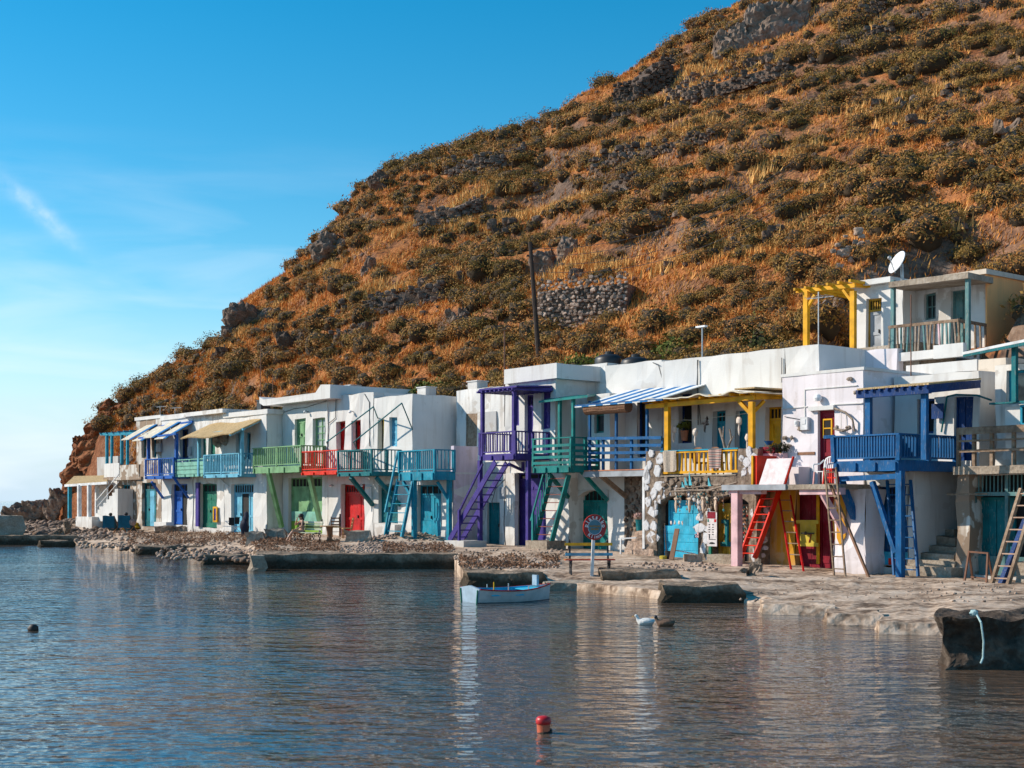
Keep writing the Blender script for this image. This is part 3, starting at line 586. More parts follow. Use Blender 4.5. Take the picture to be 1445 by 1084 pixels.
# ledges: bands of tall golden grass along the old terraces
LEDGES=[((555,335),(640,293),(690,277),(765,262)),((470,440),(520,416),(600,402),(655,392)),((700,215),(775,200)),((795,170),(850,162),(905,150),(1005,135)),((955,120),(1040,97),(1118,84)),((925,390),(1000,357),(1065,340),(1142,325)),((1195,165),(1300,145),(1445,100)),((845,222),(950,195),(1012,178)),((1180,62),(1250,40)),((755,398),(850,382),(888,380)),((330,470),(400,428)),((1235,185),(1340,165)),((1060,255),(1150,215)),((1150,300),(1265,240)),((630,330),(720,318)),((300,500),(345,478)),((690,330),(770,300),(850,282)),((420,400),(480,380)),((1270,330),(1360,318)),((880,330),(960,300))]
P=[];r_=np.random.default_rng(19)
for L in LEDGES:
    W=[Vector(hp(*q)) for q in L]
    for a,b in zip(W,W[1:]):
        for i in range(int((b-a).length*150)): q=a.lerp(b,r_.uniform()); P.append((q.x+r_.normal(0,.25),q.y+r_.normal(0,.3),q.z+r_.normal(0,.04)))
P=np.array(P); P[:,2]=np.maximum(hillz(CX+F*P[:,0]/P[:,1],P[:,1]),P[:,2]-.3)-.05; n_=len(P); an=r_.uniform(0,3.14,n_); D=np.stack([np.cos(an),np.sin(an),0*an],1)*r_.uniform(.03,.07,n_)[:,None]; Tp=P+np.stack([r_.normal(.12,.15,n_),r_.normal(0,.12,n_),r_.uniform(.3,.75,n_)],1)
obj('ledge_grass',bigmesh('ledge_grass',np.stack([P-D,P+D,Tp],1).reshape(-1,3),np.arange(3*n_).reshape(n_,3),leafmat('ledge_grass_blades',[(.3,(.52,.25,.06)),(.5,(.74,.42,.14)),(.7,(.62,.31,.08))],.6)),kind='stuff',label='bands of tall golden grass along the old terrace edges')
# green bushes above the roofs
def bush(px,py,w,h,label,group,mat=GREENL,seed=0,v=None,gp=None):
    X,Y,z=gp or hp(px,py+h*.45); sc_=w/2/F*Y; V,Fq=leafcloud(900,seed+90,.075,min(1.,h/w*1.25)); o=obj('bush',bigmesh('leaves',V,Fq,mat),None,(X,Y,z)); o.scale=(sc_,)*3
    o['label']=label; o['category']='bush'
    if group: o['group']=group
    cv,cf=coremesh(seed+90,.7,min(1.,h/w*1.25)); obj('twigs',bigmesh('twigs',cv,cf,TWIG),o)
bush(955,488,70,36,'fresh green bush behind the lamp post above the long white parapet',None,seed=1); bush(1085,478,75,40,'dark green bush left of the yellow timber pergola',None,leafmat('dark_leaves',[(.3,(.02,.025,.008)),(.6,(.06,.065,.015))]),2)
bush(830,505,60,28,'olive bush behind the black water tanks',None,seed=3); bush(735,500,50,36,'bush left of the leaning utility pole',None,SHRUB,4); bush(620,540,75,30,'pale olive bush above the bare cube wall',None,seed=5); bush(540,552,60,30,'bush above the roof with the air-conditioning unit',None,SHRUB,6)
bush(155,650,80,75,'dense green bush on the slope behind the reed porch',None,seed=7,gp=(lambda q:(q[0],q[1],q[2]))(WP(150,705,2.4)) ); bush(107,705,34,50,'leafy bush beside the far reed porch',None,seed=8,gp=WP(112,722,1.0))
# ---------------------------------------------------------------- dry stone walls and outcrops on the hill
def terrace_wall(pts,hpx,label,seed,mat=LAVA,each=False,sz=None,cat='stone wall',core=True):
    """stones heaped in courses along a line of picture points that mark the wall's foot"""
    rr=random.Random(seed); W=[Vector(hp(x,y)) for x,y in pts]
    if each: Yw=hp(822,452)[1]-.5; W=[(lambda q: Vector(((x-CX)/F*q,q,H+(HOR-y)/F*q)))(Yw-.016*(x-822)-.3) for x,y in pts]
    e=bpy.data.objects.new('stone_wall',None); COL.objects.link(e); e.location=W[0]; e['label']=label; e['category']=cat
    mb=MB(); cnt=0; meshes=[]
    if each:
        for q in range(9): meshes.append(mesh('stone',MB().blob((0,0,0),(.5,.42,.45),seed+q,2,.20,1.5,True),mat))
    HP=hpx if isinstance(hpx,(list,tuple)) else [hpx]*len(W); hpx=HP[0]
    for k_,(a,b) in enumerate(zip(W,W[1:])):
        L=(b-a).length; s0=sz or .36; nx=max(2,int(L/s0)); h0,h1=HP[k_]/F*a.y,HP[k_+1]/F*b.y; hh=(h0+h1)/2; nz=max(2,int(hh/(s0*.72))); d=(b-a).normalized(); out=Vector((d.y,-d.x,0)).normalized()
        if out.y>0: out=-out
        for j in range(nz):
            for i in range(nx):
                if j==nz-1 and rr.random()<.3: continue
                f_=min(1,max(0,(i+.5+.5*(j%2)+rr.uniform(-.45,.45))/nx)); p=a.lerp(b,f_)+Vector((0,0,(j+.3+rr.uniform(-.45,.45))*(h0+(h1-h0)*f_)/nz+.35*s0*math.sin(i*.9+seed)))+out*((.12 if each else .24)-.05*j/nz*hh+rr.uniform(-.05,.05)); r=s0*rr.choice((.5,.6,.62,.7,.85,1.0) if each else (.4,.5,.55,.62,.8,.95))*rr.uniform(.9,1.1)
                if each:
                    o=obj('stone',meshes[rr.randrange(9)],e,p-W[0]); o.scale=(r*1.3,r*.9,r*rr.uniform(.85,1.3)); o.rotation_euler=(rr.uniform(-.15,.15),rr.uniform(-.5,.5),math.atan2(d.y,d.x)+rr.uniform(-.3,.3))
                else: mb.blob(p-W[0],(r*.72,r*.5,r*.55),seed+cnt,2 if hpx>24 else 1,.25,1.4,True)
                cnt+=1
        # fill behind the stones
        h0*=.85; h1*=.85; oo_=.03 if each else .05; q=MB().add([a+out*oo_-W[0],b+out*oo_-W[0],b+out*(oo_-.1)+Vector((0,0,h1*.9))-W[0],a+out*(oo_-.1)+Vector((0,0,h0*.9))-W[0],a-out*1.6-W[0],b-out*1.6-W[0],b-out*1.6+Vector((0,0,h1*.9))-W[0],a-out*1.6+Vector((0,0,h0*.9))-W[0]],[(0,1,2,3),(3,2,6,7),(0,3,7,4),(1,5,6,2)])
        if core: obj('wall_core',mesh('wall_core',q,LAVA),e)
    if not each: obj('stones',mesh('stones',mb,mat),e,kind='stuff')
    return e
LSTONE=rocky('light_field_stone',[(.3,(.14,.095,.07)),(.5,(.35,.25,.19)),(.7,(.58,.46,.38))],1.3,.8,rand=.6)
terrace_wall([(758,470),(884,448)],(76,64),'large pale dry-stone retaining wall right of the leaning utility pole',3,LSTONE,True,.235)
terrace_wall([(585,322),(640,316),(678,300)],26,'dark dry-stone wall under a grass ledge high on the left slope',5)
terrace_wall([(515,448),(560,440),(625,425)],30,'broken stone wall above the red-door house',6); terrace_wall([(470,492),(515,470)],22,'low tumbled wall at the foot of the left slope',7)
terrace_wall([(632,252),(690,246),(742,225)],28,'stone wall just below the skyline bushes',8); terrace_wall([(865,160),(905,150),(946,120)],44,'tall dark wall close under the skyline',9)
terrace_wall([(942,152),(1010,138),(1112,108)],24,'long stone wall rising towards the grey cliff',10); terrace_wall([(1140,92),(1200,76),(1262,55)],24,'dark shaded wall below the upper right terrace',11); terrace_wall([(1185,52),(1250,22)],22,'rubble wall beside the grey cliff',12)
terrace_wall([(1282,38),(1340,26),(1392,15)],20,'topmost wall at the upper right of the slope',13); terrace_wall([(832,250),(930,222),(1012,200)],18,'low black wall crossing the middle of the slope',14); terrace_wall([(1172,385),(1222,352)],40,'rubble pile left of the satellite dish',15,LSTONE,core=False); terrace_wall([(850,285),(905,262)],24,'ruined wall among shrubs in mid slope',16)
def outcrop(px,py,w,h,label,mat=LAVA,seed=0,n=5,name='rock_outcrop',cat='rock',world=None,depth=.7):
    X,Y,z=world or hp(px,py+h*.35); s=Y/F; mb=MB(); rr=random.Random(seed)
    for i in range(n):
        f=rr.uniform(-.42,.42); g=rr.uniform(-.35,.45); r=rr.uniform(.28,.5)
        mb.blob((f*w*s,rr.uniform(-.2,.3)*w*s*.4,g*h*s),(w*s*r*.62,w*s*r*depth*.6,h*s*r*.95),seed*7+i,4,.20,1.2)
    mb.v=[(x+.10*w*s*.3*math.sin(y*3+z*7/s*.02+seed),y+.12*math.sin(z*5+x*3),z+.12*math.sin(x*4+y*5)) for x,y,z in mb.v]
    vv_=np.array(mb.v); nn=fbm(vv_[:,0]*2.2+seed,vv_[:,2]*2.2+vv_[:,1],seed,5); nn=.5-2*np.abs(nn); nn2=fbm(vv_[:,0]*3+seed,vv_[:,2]*3-vv_[:,1],seed+3,4); mb.v=[tuple(q) for q in vv_*(1+.16*nn[:,None])+np.stack([.3*nn2,-.5*nn,.45*nn],1)]
    o=obj(name,mesh(name,mb,mat),None,(X,Y,z)); o['label']=label; o['category']=cat; return o
def cliff():
    mb=MB(); rr=random.Random(5); Y=104; s=Y/F
    for k,(x,y,r) in enumerate(((94,694,9),(97,680,10),(103,664,12),(110,648,13),(117,632,12),(125,620,12),(134,611,12),(143,600,13),(149,587,13),(151,576,10),(163,580,12),(172,586,14),(158,596,16),(146,612,16),(132,630,18),(122,650,18),(112,672,18),(108,690,16),(136,650,20),(150,630,20),(165,612,20),(126,676,20),(185,600,18))):
        mb.blob(((x-130)*s,rr.uniform(-.4,.6),(640-y)*s),(r*s*1.1,r*s,r*s*1.05),k*3+1,4,.24,1.5)
    vv_=np.array(mb.v); nn=fbm(vv_[:,0]*1.6,vv_[:,2]*1.6+vv_[:,1],3,5); n2_=fbm(vv_[:,0]*1.6+9,vv_[:,2]*2.6,13,5); mb.v=[tuple(q) for q in vv_+np.stack([.8*nn,-1.2*n2_,.6*nn],1)]
    o=obj('red_cliff',mesh('red_cliff',mb,REDROCK),None,((130-CX)*s,Y,H+(HOR-640)*s)); o['label']='overhanging rusty red cliff at the far end of the hill'; o['category']='cliff'
outcrop(358,446,64,30,'dark crag on the skyline of the left slope',LAVA,1,10); outcrop(1085,35,95,60,'grey cliff at the top of the hill',GREYROCK,2,8); outcrop(1035,55,60,45,'smaller grey rock face left of the top cliff',GREYROCK,3,5); outcrop(785,362,52,44,'hollowed pale boulder above the utility pole',GREYROCK,4,5); outcrop(772,368,16,26,'dark hollow rock beside the pale boulder',LAVA,5,3)
outcrop(1172,450,34,44,'brown boulder behind the yellow timber pergola',GREYROCK,6,4); outcrop(655,445,44,24,'pale soil bank over the red roof line',GREYROCK,7,4); outcrop(478,345,60,30,'pale rock slab on the left skyline',GREYROCK,8,5); outcrop(420,480,40,24,'dark rock among grass on the left slope',LAVA,9,4); outcrop(515,380,30,24,'dark boulder in the middle of the left slope',LAVA,10,4)
outcrop(1425,185,40,26,'pale rock face at the right edge of the slope',GREYROCK,11,4); outcrop(1355,240,26,14,'brown boulder on the right slope',LAVA,12,2); outcrop(1300,320,60,20,'bare earth bank above the satellite dish',GREYROCK,13,4); outcrop(545,255,40,22,'dark rock ledge on the skyline',LAVA,14,5)
cliff(); outcrop(108,628,14,10,'small red knob on the cliff edge',REDROCK,17,2,world=(lambda Y:((108-CX)/F*Y,Y,H+(HOR-626)/F*Y))(104))
outcrop(54,722,62,24,'dark sea rock at the water behind the sea wall',GREYROCK,18,12,'sea_rock',world=(lambda Y:((48-CX)/F*Y,Y,H+(HOR-728)/F*Y))(106)); outcrop(86,714,40,32,'pale folded sea rock at the foot of the red cliff',GREYROCK,19,6,'sea_rock',world=(lambda Y:((84-CX)/F*Y,Y,H+(HOR-717)/F*Y))(104)); 
outcrop(84,740,26,26,'square block among the dark stones on the far shore',QUAY,24,2,world=G(90,759))
# ---------------------------------------------------------------- quays and slabs at the water
def quay(x0,x1,yt,yb,depth,label,name='concrete_quay',cat='quay',mat=QUAY,j=.10,skew=0.,zb=0.,batter=0.,rough=.10):
    Y=F*(H-zb)/(yb-HOR); z=H-(yt-HOR)*Y/F; X0,X1=(x0-CX)/F*Y,(x1-CX)/F*Y; mb=gbox(MB(),0,X1-X0,0,depth,-.7-zb,z,.2 if rough<.2 else .07)
    sh_=(x0-CX)/F-.06; mb.v=[(x+ .10*math.sin(zz*4+x)+sh_*y, y+skew*x+batter*max(0,zz)*(1-min(1,y))+rough*float(fbm(np.array(x*1.3),np.array(zz*2.+5),7,3))+(rough>.2)*.16*float(fbm(np.array(x*4.),np.array(zz*5.+y),17,3)), zz+.12*float(fbm(np.array(x*1.1),np.array(y*1.5),8,3))*(zz>0)) for x,y,zz in mb.v]; mb.jit(j*.3,2.3); mb.v=[(x+.05*math.sin(9*zz+5*y),y+.022*math.sin(7*x+8*zz)*math.sin(5*x),zz) for x,y,zz in mb.v]
    o=obj(name,mesh(name,mb,mat),None,(X0,Y,0)); o['label']=label; o['category']=cat; return o
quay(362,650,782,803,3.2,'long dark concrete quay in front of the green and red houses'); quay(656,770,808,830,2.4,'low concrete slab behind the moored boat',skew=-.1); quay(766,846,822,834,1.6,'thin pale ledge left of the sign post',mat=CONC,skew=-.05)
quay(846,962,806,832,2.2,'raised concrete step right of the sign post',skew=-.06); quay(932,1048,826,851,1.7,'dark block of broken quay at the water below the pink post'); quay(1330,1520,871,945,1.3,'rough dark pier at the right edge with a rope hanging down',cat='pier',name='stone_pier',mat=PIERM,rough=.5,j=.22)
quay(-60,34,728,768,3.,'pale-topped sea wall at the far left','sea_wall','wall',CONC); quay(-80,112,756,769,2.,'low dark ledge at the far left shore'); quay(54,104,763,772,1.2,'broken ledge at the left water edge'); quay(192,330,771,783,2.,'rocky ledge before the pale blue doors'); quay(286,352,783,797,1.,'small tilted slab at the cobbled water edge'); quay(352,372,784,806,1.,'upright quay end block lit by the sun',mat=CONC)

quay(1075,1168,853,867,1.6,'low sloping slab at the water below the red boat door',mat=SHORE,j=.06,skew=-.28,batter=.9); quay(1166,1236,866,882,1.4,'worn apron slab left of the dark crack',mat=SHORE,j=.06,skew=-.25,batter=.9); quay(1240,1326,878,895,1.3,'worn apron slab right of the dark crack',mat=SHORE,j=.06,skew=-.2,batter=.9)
# stones, shingle and dried seaweed
def scatter(name,label,regs,mat,seed,kind='stuff',flat=.7):
    r=np.random.default_rng(seed); vs=np.array([tuple(v) for v in ICO[1][0]]); fs=np.array(ICO[1][1]); Vo=[];Fo=[];k=0
    for (x0,x1,y0,y1,cnt,s0,s1) in regs:
        for i in range(cnt):
            x,y=r.uniform(x0,x1),r.uniform(y0,y1); Xp,Yp,z=G(x,y); s=r.uniform(s0,s1)*r.uniform(.6,1.2); v=vs*(1+.25*r.normal(size=(12,1)).clip(-1,1))*np.array([1,r.uniform(.7,1.2),flat])*s
            an=r.uniform(0,6.28); ca,sa=math.cos(an),math.sin(an); v=v@np.array([[ca,sa,0],[-sa,ca,0],[0,0,1]]); Vo.append(v+np.array([Xp,Yp,z+s*.25])); Fo.append(fs+k); k+=12
    return obj(name,bigmesh(name,np.concatenate(Vo),np.concatenate(Fo),mat),kind=kind,label=label)
scatter('shingle','loose stones along the shore',[(505,640,758,779,1500,.04,.09),(480,560,770,781,350,.04,.08),(200,370,758,772,380,.04,.10),(220,365,776,789,220,.05,.13),(40,190,740,764,420,.07,.18),(110,210,766,774,90,.06,.14),(660,790,790,803,300,.03,.08),(880,1010,795,806,110,.03,.09),(1040,1330,815,850,70,.015,.04),(640,800,776,790,120,.03,.08),(1280,1445,822,850,90,.015,.05)],STONE,1)
scatter('cobbles','dark lava stones heaped at the far shore',[(36,150,733,752,420,.10,.24),(50,110,750,760,90,.2,.36),(280,360,783,793,40,.09,.2),(170,260,771,778,30,.09,.16)],LAVA,2)
ls=MB(); rr=random.Random(44); cnt=0
for L in LEDGES:
    W=[Vector(hp(q[0],q[1]+7)) for q in L]
    for a,b in zip(W,W[1:]):
        for i in range(int((b-a).length/.4)):
            p=a.lerp(b,rr.random())
            if vnoise(np.array(p.x*.5),np.array(p.y*.5),6)<.42: continue
            for q in range(rr.randrange(1,4)): r=rr.uniform(.16,.4); ls.blob((p.x+rr.uniform(-.3,.3),p.y+rr.uniform(-.3,.1),p.z-.1+q*.28),(r,r*.7,r*.7),cnt,1,.25,1.4,True); cnt+=1
obj('ledge_stones',mesh('ledge_stones',ls,LAVA),kind='stuff',label='dark stones edging the old terrace ledges')
hr=np.random.default_rng(77); vs=np.array([tuple(v) for v in ICO[1][0]]); fs=np.array(ICO[1][1]); Vo=[];Fo=[]
for i in range(1500):
    x,t_=hr.uniform(80,1500),hr.uniform(.02,1); k_,yb_,ys_,_,_=hill_cols(np.array(x)); Yp=float(yb_+(ys_-yb_)*t_); q=fbm(np.array(float(k_)*Yp*.12),np.array(Yp*.12),91,3)
    if q<.02: continue
    s=hr.uniform(.08,.22)*(1+2*max(0,q)); v=vs*(1+.3*hr.normal(size=(12,1)).clip(-1,1))*np.array([1,.8,.75])*s; Vo.append(v+np.array([float(k_)*Yp,Yp,float(hillz(x,Yp))+s*.2])); Fo.append(fs+12*len(Fo))
obj('hill_stones',bigmesh('hill_stones',np.concatenate(Vo),np.concatenate(Fo),LAVA),kind='stuff',label='loose dark stones strewn over the slope')
def seaweed(regs,seed):
    r=np.random.default_rng(seed); P=[]
    for (x0,x1,y0,y1,cnt) in regs:
        for i in range(cnt):
            x,y=r.uniform(x0,x1),r.uniform(y0,y1)
            if fbm(np.array(x*.05),np.array(y*.25),4,3)<-.10: continue
            P.append((*G(x,y),))
    P=np.array(P); n_=len(P); P[:,2]+=r.uniform(0,.14,n_); a=r.normal(size=(n_,3))*np.array([1,1,.6]); a/=np.linalg.norm(a,axis=1,keepdims=True); b=np.cross(a,r.normal(size=(n_,3))); b/=np.linalg.norm(b,axis=1,keepdims=True); s=r.uniform(.025,.085,n_)[:,None]
    V=np.stack([P-a*s,P+b*s*.35,P+a*s,P-b*s*.35],1).reshape(-1,3); obj('dried_seaweed',bigmesh('dried_seaweed',V,np.arange(4*n_).reshape(n_,4),leafmat('dried_seaweed_leaves',[(.3,(.10,.05,.028)),(.5,(.27,.145,.085)),(.7,(.46,.29,.19))],1.5)),kind='stuff',label='heaps of brown dried seaweed on the shore')
seaweed([(180,405,750,770,9000),(360,480,764,779,3000),(540,640,768,782,2500),(648,790,786,802,5000),(380,440,752,766,900)],5)
# ================================================================ houses, from the far end of the row to the near end
def cap(t,x0,x1,v0,v1,y,th=.14,mat=None,out=.06,name='parapet_cap'):
    u0,u1=U(x0,v0),U(x1,v0); z=Z(y,(u0+u1)/2,v0); mb=MB()
    n=max(2,int((u1-u0)/.8)); mb.box(u0-out,u1+out,v0-out,v0+.3,z-th,z); mb.box(u1-.3,u1+out-.004,v0+.3,v1,z-th,z-.003)
    return t.add(name,mb.jit(.015),mat or WHITE)
def wallspan(x0,x1,y0,y1,v): u0,u1=U(x0,v),U(x1,v); return u0,u1,Z(y1,(u0+u1)/2,v)-.25,Z(y0,(u0+u1)/2,v)
def lamp_on(t,x,y,v):
    u,_,z=P3(x,y,v); m=MB().bar((u,v,z),(u,v-.18,z+.03),.03); l=t.add('wall_lamp',m,IRON); t.add('lamp_shade',MB().lathe((u,v-.2,z-.08),[(.05,0),(.09,.05),(.03,.13)],8),WHITEPL,l)
def meter(t,x,y,v,w=.3,h=.4,mat=GREYP):
    u,_,z=P3(x,y,v); t.add('meter_box',MB().box(u-w/2,u+w/2,v-.14,v-.02,z-h/2,z+h/2).box(u-w/4,u+w/4,v-.155,v-.14,z-.02,z+h/3),mat)
def pipe(t,pts,v,r=.014,mat=None,name='cable'):
    t.add(name,MB().tube([(*P3(x,y,v)[:1],v-.03,P3(x,y,v)[2]) for x,y in pts],r,5),mat or CABLE)
def stone_face(t,x0,x1,y0,y1,v,mat,n,seed,name='stone',size=.2,th=.06,parent=None,skip=None):
    """separate stones bedded in a wall face, each proud of the mortar"""
    rr=random.Random(seed); u0,u1,z0,z1=op(x0,x1,y0,y1,v); pts=[]; tries=0
    while len(pts)<n and tries<n*40:
        tries+=1; u=rr.uniform(u0,u1); z=rr.uniform(z0,z1)
        if skip and skip(u,z): continue
        if all((u-a)**2+((z-b)*1.1)**2>(size*.86)**2 for a,b,_ in pts): pts.append((u,z,rr.uniform(.75,1.2)))
    for i,(u,z,k) in enumerate(pts):
        w,h=size*.55*k*rr.uniform(.6,1.25),size*.52*k*rr.uniform(.65,1.35); nn_=rr.choice((6,7,8)); a0=rr.uniform(0,6); pl=[(u+w*rr.uniform(.68,1.15)*math.cos(a0+6.2832*q/nn_),z+h*rr.uniform(.68,1.15)*math.sin(a0+6.2832*q/nn_)) for q in range(nn_)]; m=MB().prism([(u+(a-u)*.86,z+(b-z)*.86) for a,b in pl],v-th,v-th*.6).prism(pl,v-th*.6,v+.03)
        t.add(name,m,mat,parent)
# ---- 1: low house with steps, roof terrace and reed porch
t=T('fishing_house','low white house with outside steps, reed porch and turquoise roof pergola, farthest left','house',U(168,.3),.3)
o1=op(171,184,684,727,.3); ob=op(150,160,684,708,.9)
block(t,'wall',*(lambda a:(a[0],a[1],.3,4,a[2],a[3]))(wallspan(166,198,676,729,.3)),OLD,[o1])
block(t,'side_wall',*(lambda a:(a[0],a[1]-.02,.9,4,a[2],a[3]))(wallspan(137,166,676,730,.9)),WHITE,[ob],.02)
door(t,o1,.55,CYAN,2,.22,planks=.2); door(t,ob,1.15,BWOOD,1,0)
u0,u1=U(134,-.7),U(166,-.7); za=Z(729,u0,-.7); zb=Z(690,u1,-.7); ns=8; poly=[(u0,za-.3)]
for i in range(ns): poly+=[(u0+(u1-u0)*i/ns,za+(zb-za)*(i+1)/ns),(u0+(u1-u0)*(i+1)/ns,za+(zb-za)*(i+1)/ns)]
poly.append((u1,za-.3)); t.add('outside_steps',MB().prism(poly,-.7,.28).jit(.02),WHITE)
hm=MB().bar((u0,-.62,za+.1),(u0,-.62,za+1.0),.05).bar((u0,-.62,za+1.0),(u1,-.62,zb+.9),.05).bar(((u0+u1)/2,-.62,(za+zb)/2),((u0+u1)/2,-.62,(za+zb)/2+.95),.05).bar((u0,-.62,za+.55),(u1,-.62,zb+.45),.03); t.add('step_railing',hm,WPAINT)
t.box('terrace_slab',U(146,-.1),U(199,-.1),-.12,4,Z(677.5,U(172,-.1),-.1),Z(673.5,U(172,-.1),-.1),OLD)
a=op(147,168,654,673.4,-.08); t.box('terrace_parapet',a[0],a[1],-.08,.14,a[2],a[3],WHITE)
a=op(168.2,196,656,673.4,-.05); t.box('terrace_parapet',a[0],a[1],-.05,.14,a[2],a[3],OLD,label='weathered stretch of terrace parapet')
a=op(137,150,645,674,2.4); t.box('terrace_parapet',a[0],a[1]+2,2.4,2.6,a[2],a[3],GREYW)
pg=t.add('pergola',MB().bar(P3(143,613,.1),P3(196,611.5,.1),.16).bar(P3(151,614,2.4),P3(204,612,2.4),.14),CYAN,label='turquoise roof pergola')
for x,v in ((151,.1),(172,.1),(158,2.4),(180,2.4)):
    u=U(x,v); t.box('post',u-.08,u+.08,v-.08,v+.08,Z(656,u,v),Z(614,u,v),CYAN,pg)
for i in range(6): u=U(145,.1)+i*.95; t.box('slat',u-.04,u+.04,-.1,2.6,Z(613,U(165,.1),.1)+.09,Z(613,U(165,.1),.1)+.17,CYAN,pg)
pr=t.add('porch_roof',MB().add([P3(92,683,-.9),P3(152,679,-.9),P3(150,671,2.2),P3(104,672,2.2)],[(0,1,2,3)]).jit(.02),REED); 
pr.modifiers.new('thick','SOLIDIFY').thickness=.12
t.add('porch_beam',MB().bar(P3(92,685.5,-.85),P3(152,681.5,-.85),.14,.16),WPAINT)
for x,v,mt in ((98.5,-.2,CYAN),(112,-.9,WPAINT),(126,-.9,WPAINT),(137,-.3,WPAINT)):
    u=U(x,v); t.box('porch_post',u-.11,u+.11,v-.11,v+.11,gzrow(u,v)-.2,Z(684,u,v),mt)
a=U(110,-1),U(131,-1); t.box('porch_floor',a[0],a[1]+.2,-1.15,.6,gzrow(a[0],-1)-.3,Z(729,a[0],-1),WHITE2)
# ---- 2: weathered house with striped awning and royal blue balcony
t=T('fishing_house','weathered white house with striped awning, royal blue balcony and half-open blue door','house',U(232,0),0)
ow=[op(199.5,206,618,646,0),op(214,220.5,618,646,0),op(254,265.5,606,648,0),op(200.5,221,681,743,0),op(242,264,683,741,0)]
w1=wallspan(193,228,590,745,0); w2=wallspan(228,272,588,746,0)
block(t,'wall',w1[0],w1[1]-.01,0,4.5,w1[2],w1[3],OLD,[ow[0],ow[1],ow[3]],label='weathered half with peeling plaster'); block(t,'wall',w2[0],w2[1],.012,4.5,w2[2],w2[3],WHITE,[ow[2],ow[4]])
cap(t,192,227.5,0,4,587.5,.2); cap(t,228,273,0,4,584.5,.28)
window(t,ow[0],.25,TEAL,1,2); window(t,ow[1],.25,CYAN,1,2); door(t,ow[2],.25,NAVY,2,0,open_leaf=0); door(t,ow[3],.25,TEAL,3,.18,planks=.3,leafmats={1:LBLUE}); door(t,ow[4],.25,ROYAL,2,.2,open_leaf=1)
aw=t.add('awning',MB().bar(P3(214,604,-.02),P3(272,595,-.02),.1).bar(P3(196,618.5,-1.4),P3(249,612.5,-1.4),.1),ROYAL,label='striped awning of blue and cream strips')
ua,ub=U(207,0),U(272,0); z1=Z(599,(ua+ub)/2,0)+.1; z0=Z(616,U(225,-1.5),-1.5); n=16
for i in range(n):
    a=ua+(ub-ua)*i/n; b=ua+(ub-ua)*(i+1)/n-.01; off=-.12*(i//4%2)
    t.add('awning_strip',MB().slab([(a,0,z1+off),(b,0,z1+off),(b,-1.6,z0+off),(a,-1.6,z0+off)],.04),BLUEAWN if i%4==3 else CANVAS,aw)
for x in (209.5,249): u=U(x,-.85); t.box('awning_post',u-.09,u+.09,-.93,-.77,Z(650,u,-.85),Z(612,u,-.85),ROYAL,aw)
balcony(t,205,245,-1.0,0,647,675,ROYAL,14,4,label='royal blue balcony')
strut(t,214,680,-.95,230,703,-.02,ROYAL,.11); strut(t,246,675,-.95,266,703,-.02,ROYAL,.11); meter(t,226,632,0,.6,.5)
t.box('buttress',U(223,-.25),U(240,-.25),-.5,0,gzrow(0,0)+.2,Z(737,U(230,-.5),-.5),WHITE)
# ---- 3: green doors, mint board balcony
t=T('fishing_house','white house with mint board railing and dark green boat door edged in purple','house',U(292,0),0)
oo=[op(283,291,613,646,.05),op(294,303.5,612,646,.05),op(282.5,306,683,745,.05)]
w=wallspan(272.5,316,584,748,.05); block(t,'wall',w[0],w[1],.05,4.5,w[2],w[3],WHITE2,oo); cap(t,268,318,.05,4,580.5,.22,WHITE2,.35,'roof_slab')
for q in (0,1): door(t,oo[q],.3,DGREEN,1,0,planks=.25,tmat=TEAL)
door(t,oo[2],.3,DGREEN,2,.2,planks=.3,bars=4,skirt=.25)
a=op(278,282.3,681,743,-.02); t.box('purple_board',a[0],a[1],-.12,-.02,a[2],a[3],PURPLE)
a=op(301.5,307,715,737,-.05); fr=MB(); f=.1; fr.box(a[0],a[0]+f,-.1,-.04,a[2],a[3]).box(a[1]-f,a[1],-.1,-.04,a[2],a[3]).box(a[0]+f,a[1]-f,-.1,-.04,a[3]-f,a[3]).box(a[0]+f,a[1]-f,-.1,-.04,a[2],a[2]+f)
p=t.add('shutter_frame',fr,YELLOW); t.box('shutter_panel',a[0]+f,a[1]-f,-.06,-.03,a[2]+f,a[3]-f,PURPLE,p)
balcony(t,247.5,288,-.85,.05,648,672,MINT,style='h',rails=4,brd=.26,label='mint-green balcony of broad boards')
meter(t,270,637,.05,.4,.5)
# ---- 4: reed awning, light blue balcony
t=T('fishing_house','white house with pale reed awning over a light blue balcony','house',U(345,0),0)
oo=[op(333,340,611,648,0),op(345,353,610,648,0),op(326.5,357.5,683,752,0)]
w=wallspan(316.5,376.5,586,754,0); block(t,'wall',w[0],w[1],0,4.5,w[2],w[3],WHITE,oo); cap(t,317,378,0,4,580.5,.25)
for q in (0,1): door(t,oo[q],.25,LBLUE,1,0,open_leaf=0)
door(t,oo[2],.25,LBLUE,3,.2,bars=9,planks=0,split=None,open_leaf=1)
aw=t.add('reed_awning',MB().grid(lambda a,b:(U(296,0)+(U(369,0)-U(296,0))*a,-1.75*(1-b),(Z(614,U(310,-1.7),-1.7))*(1-b)+Z(594.5,U(340,0),0)*b+.05*math.sin(a*9)),14,4),REED); aw.modifiers.new('thick','SOLIDIFY').thickness=.07
for x in (341.5,281): u=U(x,-.85); t.box('awning_post',u-.08,u+.08,-.93,-.77,Z(672,u,-.85),Z(608,u,-.85),LBLUE,aw)
t.add('awning_beam',MB().bar(P3(286,613,-1.1),P3(344,606,-1.1),.1).bar((U(369,0)-.1,-1.75,Z(614,U(310,-1.7),-1.7)-.06),(U(369,0)-.1,0,Z(594.5,U(340,0),0)-.06),.1),LBLUE,aw)
balcony(t,288,337.5,-.95,0,640.5,673,LBLUE,22,5,label='light blue balcony with close balusters',bw=.05)
